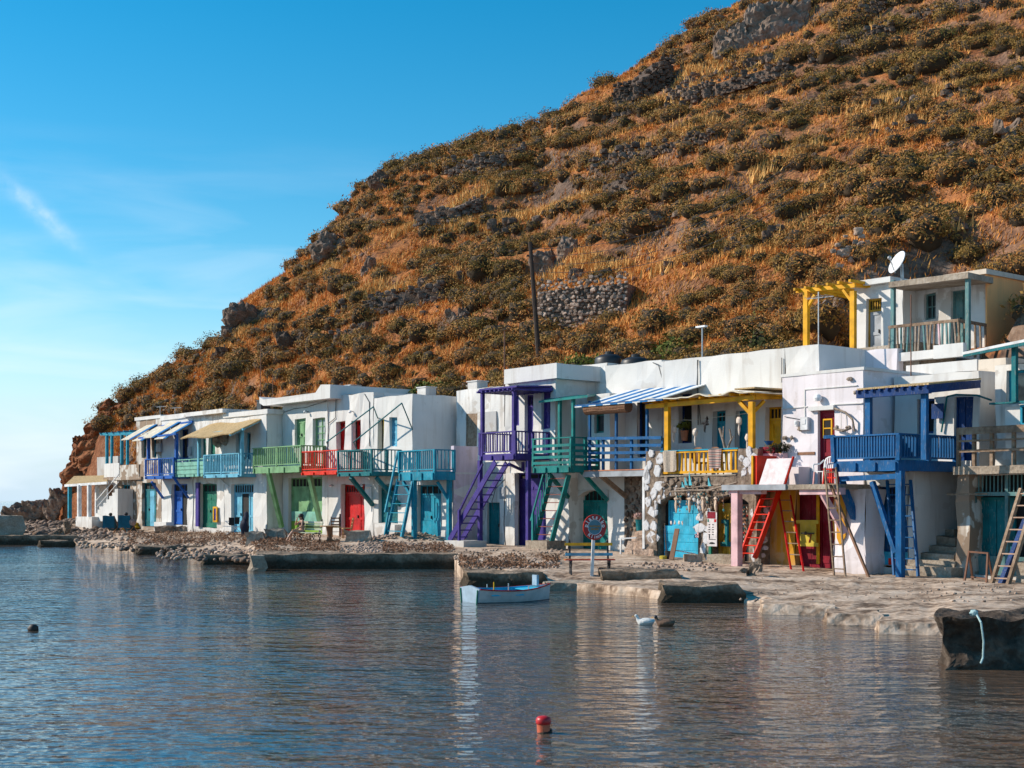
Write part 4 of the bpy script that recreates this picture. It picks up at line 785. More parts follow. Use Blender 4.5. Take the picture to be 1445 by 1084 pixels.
t.bar('pipe',P3(316,675,0)[:1]+(-.3,P3(316,675,0)[2]),P3(324,687,0)[:1]+(-.05,P3(324,687,0)[2]),.08,WPAINT)
for x,y in ((309,623),(319.5,620)): u,_,z=P3(x,y,0); t.add('wall_basket',MB().lathe((u,-.08,z),[(.05,-.35),(.28,-.15),(.3,.2),(.1,.36)],10),DRIFT)
# ---- 5: green house
t=T('fishing_house','white house with overhanging flat roof, pale green balcony and two-tone green boat door','house',U(430,.9),.9)
oo=[op(416,431,591,632,.9),op(442,459,590,632,.9),op(407,454.5,674,753,.9)]
w=wallspan(399,462.5,560,756,.9); block(t,'wall',w[0],w[1],.9,5,w[2],w[3],WHITE,oo)
u0,u1=U(366,.3),U(466,.3); z=Z(556,u1,.3); t.add('roof_slab',MB().prism([(u0,z-.06),(u0,z+.28),(u0+.5,z+.12),(u1-1.4,z+.14),(u1-.9,z+.5),(u1,z+.46),(u1,z-.2),(u0+.4,z-.2)],.3,5).jit(.02),WHITE)
block(t,'side_wall',U(377,1.2),w[0]-.02,1.2,4.5,w[2],Z(581,U(388,1.2),1.2),WHITE2); door(t,oo[0],1.12,GREEN,2,0); window(t,oo[1],1.12,GREEN,2,4,glass=plain('curtained_glass',(.33,.38,.36),.15,bmp=0))
door(t,oo[2],1.15,GREEN,2,.18,bars=9,tmat=GREEN)
a=op(408,454,722,753,.9); dl=t.box('door_skirt',a[0]+.05,a[1]-.05,1.0,1.06,a[2],a[3]-.5,LIME,label='lime-green lower boards of the boat door'); t.box('door_skirt',a[0]+.05,a[1]-.05,1.0,1.055,a[3]-.49,a[3],MINT)
balcony(t,357.5,424.5,-.5,.9,629.5,666,GREEN,24,7,label='pale green balcony with white-gapped balusters',fascia=.3,bw=.055)
strut(t,379,668,-.45,397.5,744,.5,GREEN,.2); strut(t,436,668,-.2,452.5,740,.6,GREEN,.2)
pipe(t,[(401,582),(415,577),(432,575),(462,566)],.9); lamp_on(t,435,581,.9)
# ---- 6: red house
t=T('fishing_house','white house with red doors above and below and a bright red balcony','house',U(496,.9),.9)
oo=[op(474,486.5,595,637,.92),op(496.5,509,593,637,.92),op(482,514.5,684,758,.92)]
w=wallspan(462.8,527,557,762,.92); block(t,'wall',w[0],w[1],.92,5,w[2],w[3],WHITE,oo,.05)
for q in (0,1): door(t,oo[q],1.3,RED,1,.2,bars=4)
door(t,oo[2],1.22,RED,2,.17,bars=9,split=.6)
balcony(t,425.5,476.5,-.45,.92,636,669,ORED,17,6,label='bright red balcony')
lamp_on(t,471,685,.92); lamp_on(t,515,685,.92); lamp_on(t,499,581,.92); pipe(t,[(475,558),(474,590),(464,598),(463,630)],.92,.02); pipe(t,[(515,556),(522,568),(522,630)],.92,.02); pipe(t,[(517,687),(525,687),(525,722)],.92,.03,WPAINT)
# ---- 7: teal and light blue balconies, cube upper room
t=T('fishing_house','white cube house with bare side wall, teal balcony beside a turquoise balcony on posts','house',U(575,.9),.9)
oo=[op(532.5,541.5,592,637,.9),op(549.5,560.5,589,630,.9),op(534,561,684,738,.9),op(589,623,684,758,.9)]
w=wallspan(527.3,582,559,640,.9); wl2=wallspan(527.3,639,668,764,.9)
block(t,'upper_wall',w[0],w[1],.9,4.2,wl2[3]-.3,w[3],WHITE,oo[:2],.03); block(t,'lower_wall',wl2[0],wl2[1],.903,4.1,wl2[2],wl2[3],WHITE,oo[2:],.04)
door(t,oo[0],1.3,LYELL,1,0,open_leaf=None); window(t,oo[1],1.12,LBLUE,1,1,shutter=True); door(t,oo[2],1.15,TEAL,2,.2,planks=.3); door(t,oo[3],1.15,CYAN,2,.2,bars=4,skirt=.7)
block(t,'terrace_parapet',U(636,.95),U(640,.95),.95,2.25,wl2[3]-.2,Z(629,U(640,.95),.95),LILAC); 
u=U(640,.95); t.box('lilac_render',u-.005,u+.03,.93,2.5,Z(766,u,.9)-.2,Z(669,u,.9),LILAC)
balcony(t,476.8,524,-.7,.9,635,671,TEAL,18,8,label='teal balcony'); balcony(t,563,613,-.2,.9,635.5,677,CYAN,17,5,fascia=.34,label='turquoise balcony on posts',postw=.11)
strut(t,495,674,-.65,526,713,.88,TEAL,.16); strut(t,531,674,-.4,564,713,.88,TEAL,.16)
for x,v in ((584.5,-.1),(634,.7)): u=U(x,v); t.box('support_post',u-.09,u+.09,v-.09,v+.09,gzrow(u,v)-.2,Z(676,u,v),CYAN)
strut(t,569,680,-.15,584,706,-.1,CYAN,.12); strut(t,617,680,.2,633,706,.7,CYAN,.12); strut(t,560,706,-.1,560,676,-.1,CYAN,.05)
ladder('','',CYAN,CYAN,P3(545.5,757,-.6),P3(561,680,-.15),1.2,6,.11,.13,t=t,rd=.16,rname='tread'); t.add('ladder_handrail',MB().bar(P3(542.5,757,-.7),P3(548,723,-.6),.07).bar(P3(543.5,723,-.6),P3(561.5,637,-.1),.08),CYAN)
br=t.add('awning_arms',MB().tube([P3(463,629,.4),P3(461,624,-.3),P3(527,574,-.3),P3(533,590,.9)],.03).tube([P3(503,633,.4),P3(499,624,-.5),P3(567,569,-.5),P3(582,606,.9)],.03),TEAL,label='bare teal awning arms without cloth')
a=op(534,562,740,762,.7); t.box('door_step',a[0],a[1],.5,.89,a[2]-.2,a[3],WHITE2)
# ---- 8: purple house
t=T('fishing_house','white house with roofed purple balcony, steep purple stair and purple doors','house',U(735,2.3),2.3)
oo=[op(723,732,558,601,2.4),op(740,752,557,645,2.4),op(764,776.5,553,606,2.4),op(684.5,702.5,709,768,2.3),op(727,768,667,771,2.3),op(657.5,673.5,584,630,3.1)]
w=wallspan(713,784,541,650,2.4); wl2=wallspan(676,800,650,775,2.3); wu=wallspan(644,713,548,650,3.1)
block(t,'upper_wall',w[0],w[1],2.4,6,wl2[3]-.2,w[3]+.25,WHITE,oo[:3]); block(t,'lower_wall',U(655,2.3),wl2[1],2.403,6,wl2[2],wl2[3],WHITE2,[(*q[:4],.2) for q in oo[3:5]])
block(t,'set_back_wall',wu[0],wu[1],3.1,6.5,wl2[3]-.2,wu[3],WHITE2,[(*oo[5],.06)]); cap(t,714,786,2.25,6,517,.62,WHITE,.05,'roof_parapet')
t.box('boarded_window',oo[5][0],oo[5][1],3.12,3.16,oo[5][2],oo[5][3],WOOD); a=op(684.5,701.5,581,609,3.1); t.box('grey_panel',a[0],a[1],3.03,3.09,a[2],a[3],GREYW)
window(t,oo[0],2.6,PURPLE,1,1,shutter=True); door(t,oo[1],2.65,PURPLE,1,.2,bars=3); window(t,oo[2],2.6,PURPLE,1,1,shutter=True); door(t,oo[3],2.6,TEAL,1,0,planks=.25); door(t,oo[4],2.6,PURPLE,2,.1,planks=.3)
balcony(t,677,727,.6,2.4,609.5,648,PURPLE,15,9,label='purple balcony under its own roof',fascia=.22,postw=.11)
rf=t.add('balcony_roof',MB().slab([P3(676,549,.45),P3(729,544,.45),P3(781,544,2.5),(U(676,.45)+.3,2.5,P3(729,544,.45)[2]-.05)],.07),PURPLE)
for i in range(9): f=i/8; u=U(678,.5)+(U(727,.5)-U(678,.5))*f; t.box('rafter',u-.04,u+.04,.32,2.39,Z(552,U(700,.5),.5)-.03,Z(548.5,U(700,.5),.5)-.06,PURPLE,rf)
for x,v in ((681,.65),(725.5,.65)): u=U(x,v); t.box('roof_post',u-.07,u+.07,v-.07,v+.07,Z(646,u,v),Z(551,u,v),PURPLE,rf)
t.add('roof_beam',MB().bar(P3(676,553,.62),P3(728,549.5,.62),.12).bar(P3(727,549.5,.7),P3(779,549.5,2.39),.12),PURPLE,rf)
for x,v in ((677.5,.7),(745.5,1.0)): u=U(x,v); t.box('support_post',u-.08,u+.08,v-.08,v+.08,gzrow(u,v)-.2,Z(650,u,v),PURPLE)
strut(t,718,655,.7,738,664,2.2,PURPLE,.1); strut(t,738,652,1.6,738,664,1.6,PURPLE,.1)
st=t.add('stair',MB().bar(P3(634,763,.0),P3(699,652,.0),.06,.24).bar(P3(651,763,.75),P3(715,654,.75),.06,.24),PURPLE,label='steep purple stair')
p0,p1=Vector(P3(634,763,.0)),Vector(P3(699,652,.0))
for i in range(11): p=p0.lerp(p1,(i+.5)/11); t.box('tread',p.x-.02,p.x+.20,.03,.72,p.z-.02,p.z+.03,PURPLE,st)
t.add('stair_handrail',MB().bar(P3(648,775,-.1),P3(648,719,-.1),.1).bar(P3(648,722,-.1),P3(681,655,.0),.07),PURPLE,st)
a=op(630,657,763,776,-.2); t.box('stair_base',a[0],a[1],-.3,.9,a[2]-.2,a[3],WHITE)
meter(t,712,696,2.3,.35,.5); pipe(t,[(714,676),(700,690),(695,708),(697,720)],2.3,.02); pipe(t,[(713,548),(713,602)],2.9,.02); pipe(t,[(713,640),(714,660),(712,740),(714,770)],2.3,.02)
block(t,'front_wall',U(714,2.1),U(726.5,2.1),2.1,2.3,wl2[2],Z(668,U(720,2.1),2.1),WHITE2)
# ---- 9: jade stair, blue rail terrace
t=T('fishing_house','white house with jade-green stair landing, blue railed terrace and arched jade door','house',U(845,2.9),2.9)
w=wallspan(795,908,664,786,2.9); oa=op(812,857.5,692,783,2.9); oa=(oa[0],oa[1],oa[2],oa[3],.4)
block(t,'wall',w[0],w[1],2.9,7,w[2],w[3],WHITE,[oa],.05)
# arched head of the door opening
um=(oa[0]+oa[1])/2; r=(oa[1]-oa[0])/2; zc=oa[3]-r*.62
for sg in (-1,1):
    pl=[(um+sg*r,oa[3]+.001),(um+sg*r,zc)]+[(um+sg*r*math.cos(k*math.pi/12),zc+(oa[3]-zc)*math.sin(k*math.pi/12)) for k in range(1,7)]
    t.add('arch_infill',MB().prism(pl if sg<0 else pl[::-1],2.9-.004,3.28),WHITE)
dz=Z(706,um,2.9); od=(oa[0]+.02,oa[1]-.02,oa[2],dz); door(t,od,3.25,JADE,2,0,frame=.1); t.box('fanlight',oa[0],oa[1],3.27,3.29,dz,oa[3],DARK)
fb=MB(); 
for i in range(1,8): x=oa[0]+(oa[1]-oa[0])*i/8; fb.box(x-.015,x+.015,3.22,3.25,dz,oa[3]-.05)
t.add('fanlight_bars',fb,JADE)
fl,_,_,_,_=balcony(t,752,805,.9,2.4,618,666,JADE,style='h',rails=5,brd=.11,label='jade-green stair landing with board railing',fascia=.24,postw=.1,left=False)
strut(t,775,669,1.0,802,702,2.25,JADE,.13); strut(t,821,666,1.6,857,706,2.88,JADE,.13)
st=ladder('','',JADE,plain('dark_red_tread',(.16,.03,.02)),P3(752.5,772,.9),P3(778,671,1.2),1.05,9,.07,.22,t=t,rd=.14,rname='tread')
t.add('stair_handrail',MB().bar(P3(749,735,.8),P3(767,668,1.0),.06).bar(P3(752,773,.75),P3(752,725,.8),.09),JADE)
hb=MB()
for i in range(9): f=i/8; p=Vector(P3(752.5,768,.8)).lerp(Vector(P3(776,676,1.0)),f); hb.bar(p,p+Vector((0,0,.85)),.03)
t.add('stair_balusters',hb,JADE)
a=op(747,777,763,777,.8); t.box('stair_base',a[0],a[1],.6,1.6,a[2]-.3,a[3],CONC)
rf=t.add('landing_roof',MB().slab([P3(760,566,1.2),P3(829,558,1.2),P3(842,556,3.2),P3(782,560,3.2)],.08),JADE)
for x,v in ((790,1.4),(809,1.4)): u=U(x,v); t.box('roof_post',u-.06,u+.06,v-.06,v+.06,Z(664,u,v),Z(562,u,v),JADE,rf)
# terrace slab and railing
u0,u1=U(822,1.6),U(911.5,1.6); zs=Z(664,u1,1.6); t.box('terrace_slab',u0,u1,1.6,7,zs-.2,zs+.02,GREYP); t.box('terrace_edge',u0,u1,1.58,3,zs+.022,zs+.06,TERRA)
rl=MB()
for y in (619,629.5,639.5,649.5): rl.bar(P3(830,y,1.7),P3(934,y-1.2,1.7),.05 if y>620 else .09,.11)
rg=t.add('terrace_railing',rl,BLUE,label='blue pipe railing of the terrace')
for x in (831,850,868.5,890,912,934): u=U(x,1.74); t.box('railing_post',u-.045,u+.045,1.74,1.83,zs+.06,Z(618,u,1.74) if x not in (831,868.5,912) else Z(566,u,1.74),BLUE,rg)
aw=t.add('striped_awning',MB().bar(P3(812,573,1.3),P3(935,564,1.3),.07),BLUE,label='blue and white striped awning')
ua,ub=U(811,1.25),U(925,1.25); za=Z(569.5,(ua+ub)/2,1.25); zb=Z(549,U(905,3.6),3.6); n=11
for i in range(n):
    a=ua+(ub-ua)*i/n; b=ua+(ub-ua)*(i+1)/n; t.add('awning_strip',MB().slab([(a,1.25,za),(b-.004,1.25,za),(b+.5,3.62,zb),(a+.5,3.62,zb)],.035),BLUEAWN if i%2 else WCLOTH,aw)
cb=t.add('rolled_reed_blind',MB().cyl(P3(828,578,1.5),P3(887,574,1.5),.22,12),BREED)
o2=op(838.5,852,584,611,2.9); w=wallspan(829,860.5,556,660,2.9); block(t,'upper_room',w[0],w[1],2.9,5.5,zs,w[3],WHITE,[o2],.02); window(t,o2,3.1,JADE,1,1)
o3=op(899,911.5,565,645,3.75); w=wallspan(855,934,512,655,3.75); block(t,'upper_wall',w[0],w[1],3.75,7.5,zs,w[3],WHITE,[o3],.03); door(t,o3,3.97,NAVY,1,0,open_leaf=0,handle=False)
a=op(862,868,560,660,3.6)
w=wallspan(780,856,546,660,4.6); block(t,'rear_wall',w[0],w[1],4.6,8,zs-.1,w[3]+.9,WHITE2); a=op(846,884,540,555,4.2); block(t,'roof_step',a[0],a[1]+.3,4.2,7,a[2]-.2,a[3],WHITE)
u0,u1,z0,z1=op(882,909,668,756,2.86); sw=t.box('stone_patch',u0,u1,2.82,2.9,z0-.3,z1,MASON,label='bare stone masonry beside the arched door')
stone_face(t,883,908,670,790,2.82,LAVA,42,5,size=.25,parent=sw)
u=U(909.5,1.7); t.box('support_post',u-.06,u+.06,1.64,1.76,gzrow(u,1.7),zs-.2,WPAINT); strut(t,846.5,670,1.7,886,703,2.88,WOOD,.16)
pipe(t,[(940,552),(930,515),(922,512)],3.7,.02); pipe(t,[(803,514),(807,540),(812,553),(826,560)],4.5,.02)
# ---- 10: yellow house
t=T('fishing_house','house with yellow pergola, yellow railing and white-painted stones round two arches','house',U(990,1.6),1.6)
w=wallspan(911,1068,672,796,1.6); zs=w[3]
oa=op(927,986.5,699,788,1.6); ob=op(1003,1063,700,793,1.6); hol=[(*oa,.45),(*ob,.5)]
wl_=block(t,'wall',w[0],w[1],1.6,6,w[2],w[3],MASON,hol,.05,label='rubble front wall with two arched openings')
for q,(o,d,rise) in enumerate(((oa,.43,.55),(ob,.48,.8))):
    um=(o[0]+o[1])/2; r=(o[1]-o[0])/2; zc=o[3]-rise*r*.8
    for sg in (-1,1):
        pl=[(um+sg*r,o[3]+.001),(um+sg*r,zc)]+[(um+sg*r*math.cos(k*math.pi/12),zc+(o[3]-zc)*math.sin(k*math.pi/12)) for k in range(1,7)]
        t.add('arch_infill',MB().prism(pl if sg<0 else pl[::-1],1.59,1.6+d-.02),MASON)
dA=(oa[0]+.25,oa[1]-.02,oa[2],oa[3]-.18); door(t,dA,2.03,SKYB,2,0,planks=.22,split=.68,handle=False)
a=op(934,986,742,788,1.9); hb=MB(); n=4
for k in range(n): z0=a[2]+(a[3]-a[2])*k/n; hb.box(a[0]+.15,a[1],1.86,1.9,z0+.005,z0+(a[3]-a[2])/n-.005)
t.add('low_gate',hb,SKYB,label='bright blue low gate across the arch')
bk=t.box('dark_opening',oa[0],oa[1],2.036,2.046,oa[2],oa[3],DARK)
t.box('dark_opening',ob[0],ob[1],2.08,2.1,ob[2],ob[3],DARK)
dB=(ob[0]+.12,U(1035,1.9),ob[2],ob[3]-.25); dy=door(t,dB,1.95,OCHRE,2,0,split=.3,handle=False,frame=.1,label='yellow door with a large blue figure 1')
# the painted figure 1
u1_,u2_=U(1017,1.9),U(1036,1.9); zt=Z(733,u1_,1.9); zb_=Z(771,u1_,1.9); m=(u1_+u2_)/2
t.add('door_figure',MB().box(m-.1,m+.08,1.865,1.888,zb_+.16,zt).box(m-.26,m-.1,1.865,1.888,zt-.14,zt).box(m-.3,m+.34,1.865,1.888,zb_,zb_+.16),TEAL,dy)
t.box('green_post',ob[0]-.02,ob[0]+.1,1.5,1.58,gzrow(ob[0],1.5)-.1,Z(757,ob[0],1.5),DGREEN)
# shop display in the dark half of the arch
dp=t.box('display_board',U(1037,2.0),U(1056,2.0),2.02,2.06,Z(768,U(1045,2),2),Z(712,U(1045,2),2),BWOOD)
rr=random.Random(4)
for i in range(5):
    for j in range(9):
        u=U(1038.5+i*4,2.0); z=Z(716+j*6,u,2.0); t.add('trinket',MB().blob((u,1.98,z),(.035,.03,.045),i*9+j,1,.4),(DRIFT,CANVAS,TEAL,RED,STEEL)[rr.randrange(5)],dp)
arch=lambda u,z:(oa[0]-.06<u<oa[1]+.06 and z<oa[3]+.08) or (ob[0]-.1<u<ob[1]+.1 and z<ob[3]+.08)
WST=rocky('whitewashed_stone',[(.38,(.26,.22,.20)),(.47,(.58,.57,.58)),(.8,(.68,.68,.69))],3,.5,10)
stone_face(t,912,932,674,782,1.60,WST,15,21,size=.47,th=.03,name='whitewashed_stone',skip=arch); stone_face(t,934,1000,676,696,1.58,MASON,34,31,size=.27,skip=arch); stone_face(t,987,1002,712,794,1.60,WST,10,41,size=.44,th=.03,name='whitewashed_stone')
um=(oa[0]+oa[1])/2; r=(oa[1]-oa[0])/2+.16
for k in range(11):
    an=math.pi*(1-.06-k*.085); u=um+r*math.cos(an); z=oa[3]-.65*r+.8*r*math.sin(an)
    t.add('arch_stone',MB().blob((u,1.59,z),(.08,.04,.18),k+70,2,.2,1.6,True),WST)
# upper floor
u0,u1=U(911,1.6),U(1068,1.6)
zr=Z(637,U(922,1.6),1.6); pl=MB(); pl.box(u0,U(934,1.6),1.6,1.95,zs-.02,zr).jit(.04); t.add('stone_pier',pl,MASON); stone_face(t,912,932,640,672,1.60,WST,5,51,size=.44,th=.03,name='whitewashed_stone')
zr2=Z(633,U(1052,1.6),1.6); t.add('stone_pier',MB().box(U(1041,1.6),U(1068,1.6),1.6,1.95,zs-.02,zr2).jit(.04),MASON); stone_face(t,1043,1066,637,672,1.60,WST,7,61,size=.34,th=.03,name='whitewashed_stone')
ua,ub=U(934,1.66),U(1041,1.66); zt=Z(636,(ua+ub)/2,1.66); zb=Z(668,(ua+ub)/2,1.66)
rg=t.add('railing',MB().box(ua,ub,1.64,1.74,zt-.06,zt).box(ua,ub,1.65,1.72,zb,zb+.09),YELLOW,label='yellow railing with turquoise top rail'); t.box('top_rail',ua-.05,ub+.05,1.62,1.76,zt+.002,zt+.05,CYAN,rg)
bm=bmesh_box('baluster',.07,.05,zt-.062-zb-.092,YELLOW)
for i in range(17): t.inst('baluster',bm,(ua+(ub-ua)*(i+.5)/17,1.69,zb+.091),rg)
t.box('terrace_kerb',ua,ub,1.56,2,zs+.002,Z(671,(ua+ub)/2,1.6)+.02,CONC)
pg=t.add('pergola',MB().bar(P3(913,574,1.75),P3(1066,561,1.75),.16,.16).bar(P3(1064,561,1.75),P3(1104,560,3.38),.16,.16),YELLOW,label='yellow pergola with reed and cream cover')
for x in (942,1061): u=U(x,1.75); t.box('post',u-.1,u+.1,1.67,1.83,zr if x<1000 else zr2,Z(567,u,1.75),YELLOW,pg)
strut(t,1043,566,1.75,1060,584,1.75,YELLOW,.12,name='brace',parent=pg); strut(t,1078,566,2.3,1063,582,1.85,YELLOW,.1,name='brace',parent=pg)
for i in range(12): u=U(914,1.7)+(U(1066,1.7)-U(914,1.7))*i/11; z=Z(563,U(990,1.7),1.7); t.box('rafter',u-.04,u+.04,1.45,3.38,z+.0,z+.1,YELLOW,pg)
z=Z(561,U(990,1.7),1.7); cv=t.add('cover',MB().grid(lambda a,b:(U(911,1.4)+(U(1066,1.4)-U(911,1.4))*a,1.35+2.0*b,z+.09+.03*math.sin(a*17)+.02*math.sin(a*41+b*3)-.06*(1-b)*abs(math.sin(a*12))),40,5),CANVAS,pg); cv.modifiers.new('thick','SOLIDIFY').thickness=.04
for i in range(26): f=i/25; u=U(1040,1.4)+(U(1067,1.4)-U(1040,1.4))*f; t.add('reed',MB().bar((u,1.3,z+.15),(u+.03,3.37,z+.17),.05),REED,cv)
oo=[op(957,976,556,626,3.4),op(1005.5,1023.5,580,640,3.4),op(1037,1054,579,640,3.4),op(1079,1102.5,574,640,3.4)]
w=wallspan(934.5,1108,501,655,3.4); block(t,'upper_wall',w[0],w[1],3.4,7.5,zs,w[3],WHITE,[(*o[:4],.35) for o in oo],.03); w5=wallspan(1090,1158,494,560,3.5); block(t,'upper_wall',w[1]+.01,w5[1],3.4,7.5,zs,w[3]-.004,WHITE,(),.03)
window(t,oo[0],3.7,NAVY,1,1,glass=DARK); door(t,oo[1],3.72,CYAN,1,.28,planks=.2,handle=False); door(t,oo[2],3.72,CYAN,1,0,planks=.2,handle=False); door(t,oo[3],3.72,YELLOW,1,.28,bars=4)
pipe(t,[(985,508),(986,600)],3.38,.02); pipe(t,[(986,508),(984,545),(990,600)],3.38,.015); lamp_on(t,1084,563,3.4); pipe(t,[(1104,505),(1104,540)],3.38,.015)
# ---- 11: pink terrace house
t=T('fishing_house','pale house with crimson doors and a concrete terrace on a pink post','house',U(1150,2.2),2.2)
w=wallspan(1104,1218,529,690,2.2); zt=Z(684,U(1100,.2),.2); o1=op(1154,1177.5,579,679,2.2)
block(t,'upper_wall',w[0],w[1],2.2,6.5,zt-.05,Z(524.5,U(1160,2.2),2.2),PINKW,[(o1[0],o1[1],zt,o1[3],.2)],.02); cap(t,1103.5,1219,2.2,6.5,523.5,.10,WHITE,.03)
dr=door(t,(o1[0],o1[1],zt,o1[3]),2.4,CRIM,1,0); a=op(1162,1175.5,591,618,2.36); f=.05
t.add('door_window',MB().box(a[0],a[0]+f,2.31,2.34,a[2],a[3]).box(a[1]-f,a[1],2.31,2.34,a[2],a[3]).box(a[0]+f,a[1]-f,2.31,2.34,a[3]-f,a[3]).box(a[0]+f,a[1]-f,2.31,2.34,a[2],a[2]+f).box(a[0]+f,a[1]-f,2.315,2.335,(a[2]+a[3])/2-.02,(a[2]+a[3])/2+.02),YELLOW,dr); t.box('door_pane',a[0]+f,a[1]-f,2.335,2.338,a[2]+f,a[3]-f,DARK,dr)
a=op(1141,1177,573,579,2.1); t.box('lintel',a[0],a[1],2.06,2.2,a[2],a[3],WHITE)
for (x0,y0,x1,y1) in ((1136,550,1210,544),(1136,551,1136,588),(1104,577,1140,574),(1177,571,1217,569)): t.add('moulding',MB().bar((P3(x0,y0,2.2)[0],2.185,P3(x0,y0,2.2)[2]),(P3(x1,y1,2.2)[0],2.185,P3(x1,y1,2.2)[2]),.05,.03),WHITE)
a=op(1126,1150,638,642,2.2); t.box('dado_strip',a[0],a[1],2.17,2.2,a[2],a[3],BWOOD); a=op(1178,1186,638,642,2.2); t.box('dado_strip',a[0],a[1],2.17,2.2,a[2],a[3],BWOOD)
u,_,z=P3(1158,562,2.2); t.add('wall_lamp',MB().lathe((u,2.05,z-.1),[(.11,0),(.14,.1),(.1,.2),(.02,.24)],12),WHITEPL)
meter(t,1138,598,2.2,.3,.42,WPAINT); meter(t,1126,598,2.2,.1,.2,WPAINT); pipe(t,[(1108,588),(1130,592)],2.2,.012)
for x,y in ((1201,535),(1210,554),(1130,606),(1119,618),(1109,618),(1115,629)): u,_,z=P3(x,y,2.2); t.add('wall_ornament',MB().blob((u,2.13,z),(.09,.06,.07),x,2,.4),DRIFT)
slab=MB().box(U(1019,.2),U(1180,.2),.2,2.6,zt-.16,zt); t.add('terrace_slab',slab.jit(.015),CONC); fa=MB().box(U(1019,.17),U(1109,.17),.14,.19,zt-.17,zt+.01); t.add('fascia_board',fa,GREYP)
a=op(1128,1186,688.5,698,.3); t.box('terrace_beam',a[0],a[1],.3,.55,a[2],a[3],PINK); a=op(1028,1074,688,697.5,.32); t.box('terrace_beam',a[0],a[1],.32,.6,a[2],a[3],PINK)
u=U(1039,.35); t.box('terrace_post',u-.14,u+.14,.25,.5,gzrow(u,.3)-.2,zt-.17,PINK); strut(t,1161,697,.4,1192,752,1.0,PINK,.18,name='brace')
wl2=wallspan(1068,1226,690,806,2.3); oc=op(1122,1176,690,806,2.3); block(t,'lower_wall',wl2[0]+.01,wl2[1],2.3,6.4,wl2[2],zt-.06,ORANGEW,[(*oc,.3)],.06)
dr=door(t,oc,2.58,CRIM,2,0,planks=.25,split=.62,handle=False)
a=op(1153.5,1157.5,697,796,2.5); t.box('yellow_batten',a[0],a[1],2.44,2.48,a[2],a[3],YELLOW)
a=op(1127,1158,734,771,2.3); f=.08; sh=t.add('hung_shutter',MB().box(a[0]+.14,a[1]-.12,2.2,2.24,a[2],a[3]).box(a[0],a[1],2.17,2.2,a[3]-.12,a[3]).box(a[0]+.05,a[1],2.17,2.2,a[2],a[2]+.12),LYELL,label='yellow shutter painted with a 7')
um=(a[0]+a[1])/2; zc=(a[2]+a[3])/2; t.add('shutter_bolt',MB().box(um-.25,um+.3,2.15,2.168,zc-.02,zc+.02).box(um-.07,um-.01,2.14,2.15,zc-.06,zc+.06),IRON,sh)
t.add('shutter_figure',MB().bar((um+.04,2.19,zc-.04),(um+.17,2.19,zc-.04),.045,.02).bar((um+.16,2.188,zc-.05),(um+.07,2.188,zc-.31),.05,.02),CRIM,sh)
# painted stones of the arch side behind the red ladder
u0,u1,z0,z1=op(1062,1082,692,795,2.1); t.box('stone_pier',u0,u1,1.9,2.5,z0-.2,zt-.17,MASON); stone_face(t,1063,1081,700,794,1.90,WST,16,81,size=.3,th=.04,name='whitewashed_stone')
a=op(1178,1221,697,812,1.3); pm=MB(); wallmb(pm,a[0],a[1],a[2]-.3,zt-.16,1.3); pm.grid(lambda x,y:(a[1],1.3+1.0*x,a[2]-.3+(zt-.16-a[2]+.3)*y),2,6); pm.grid(lambda x,y:(a[0],2.3-1.0*x,a[2]-.3+(zt-.16-a[2]+.3)*y),2,6)
pw=t.add('buttress',pm.jit(.06),PINKW); ap=op(1183,1196,697,770,1.3); t.add('orange_paint_patch',MB().prism([(ap[0],ap[2]+.25),(ap[0]+.12,ap[2]),(ap[1]-.02,ap[2]+.3),(ap[1],ap[3]),(ap[0]-.02,ap[3])],1.21,1.25),ORANGEW,pw)
# planter box and parapet at the terrace's left end
a=op(1058,1116,637,682,1.9); zp=Z(650,U(1085,1.2),1.2); t.box('terrace_parapet',U(1062,1.9),U(1105,1.9),1.9,2.15,zt,Z(640,U(1085,1.9),1.9),PINK); t.box('parapet_pier',U(1062,.9),U(1068,.9),.9,1.9,zt,Z(643,U(1066,.9),.9),ORED)
t.box('parapet_pier',U(1060.5,.86),U(1063,.86),.84,.9,zt,Z(643,U(1062,.86),.86),YELLOW); t.box('bench_wall',U(1106,1.6),U(1127,1.6),1.6,2.18,zt,Z(659,U(1116,1.6),1.6),PINKW)
t.box('doorstep',U(1075,.6),U(1150,.6),.5,1.7,gzrow(U(1110,.6),.6)-.3,Z(808,U(1110,.5),.5),CONC)
a=op(1000,1035,783,797,1.0); t.box('doorstep',a[0],a[1],.9,1.58,a[2]-.2,a[3],CONC)
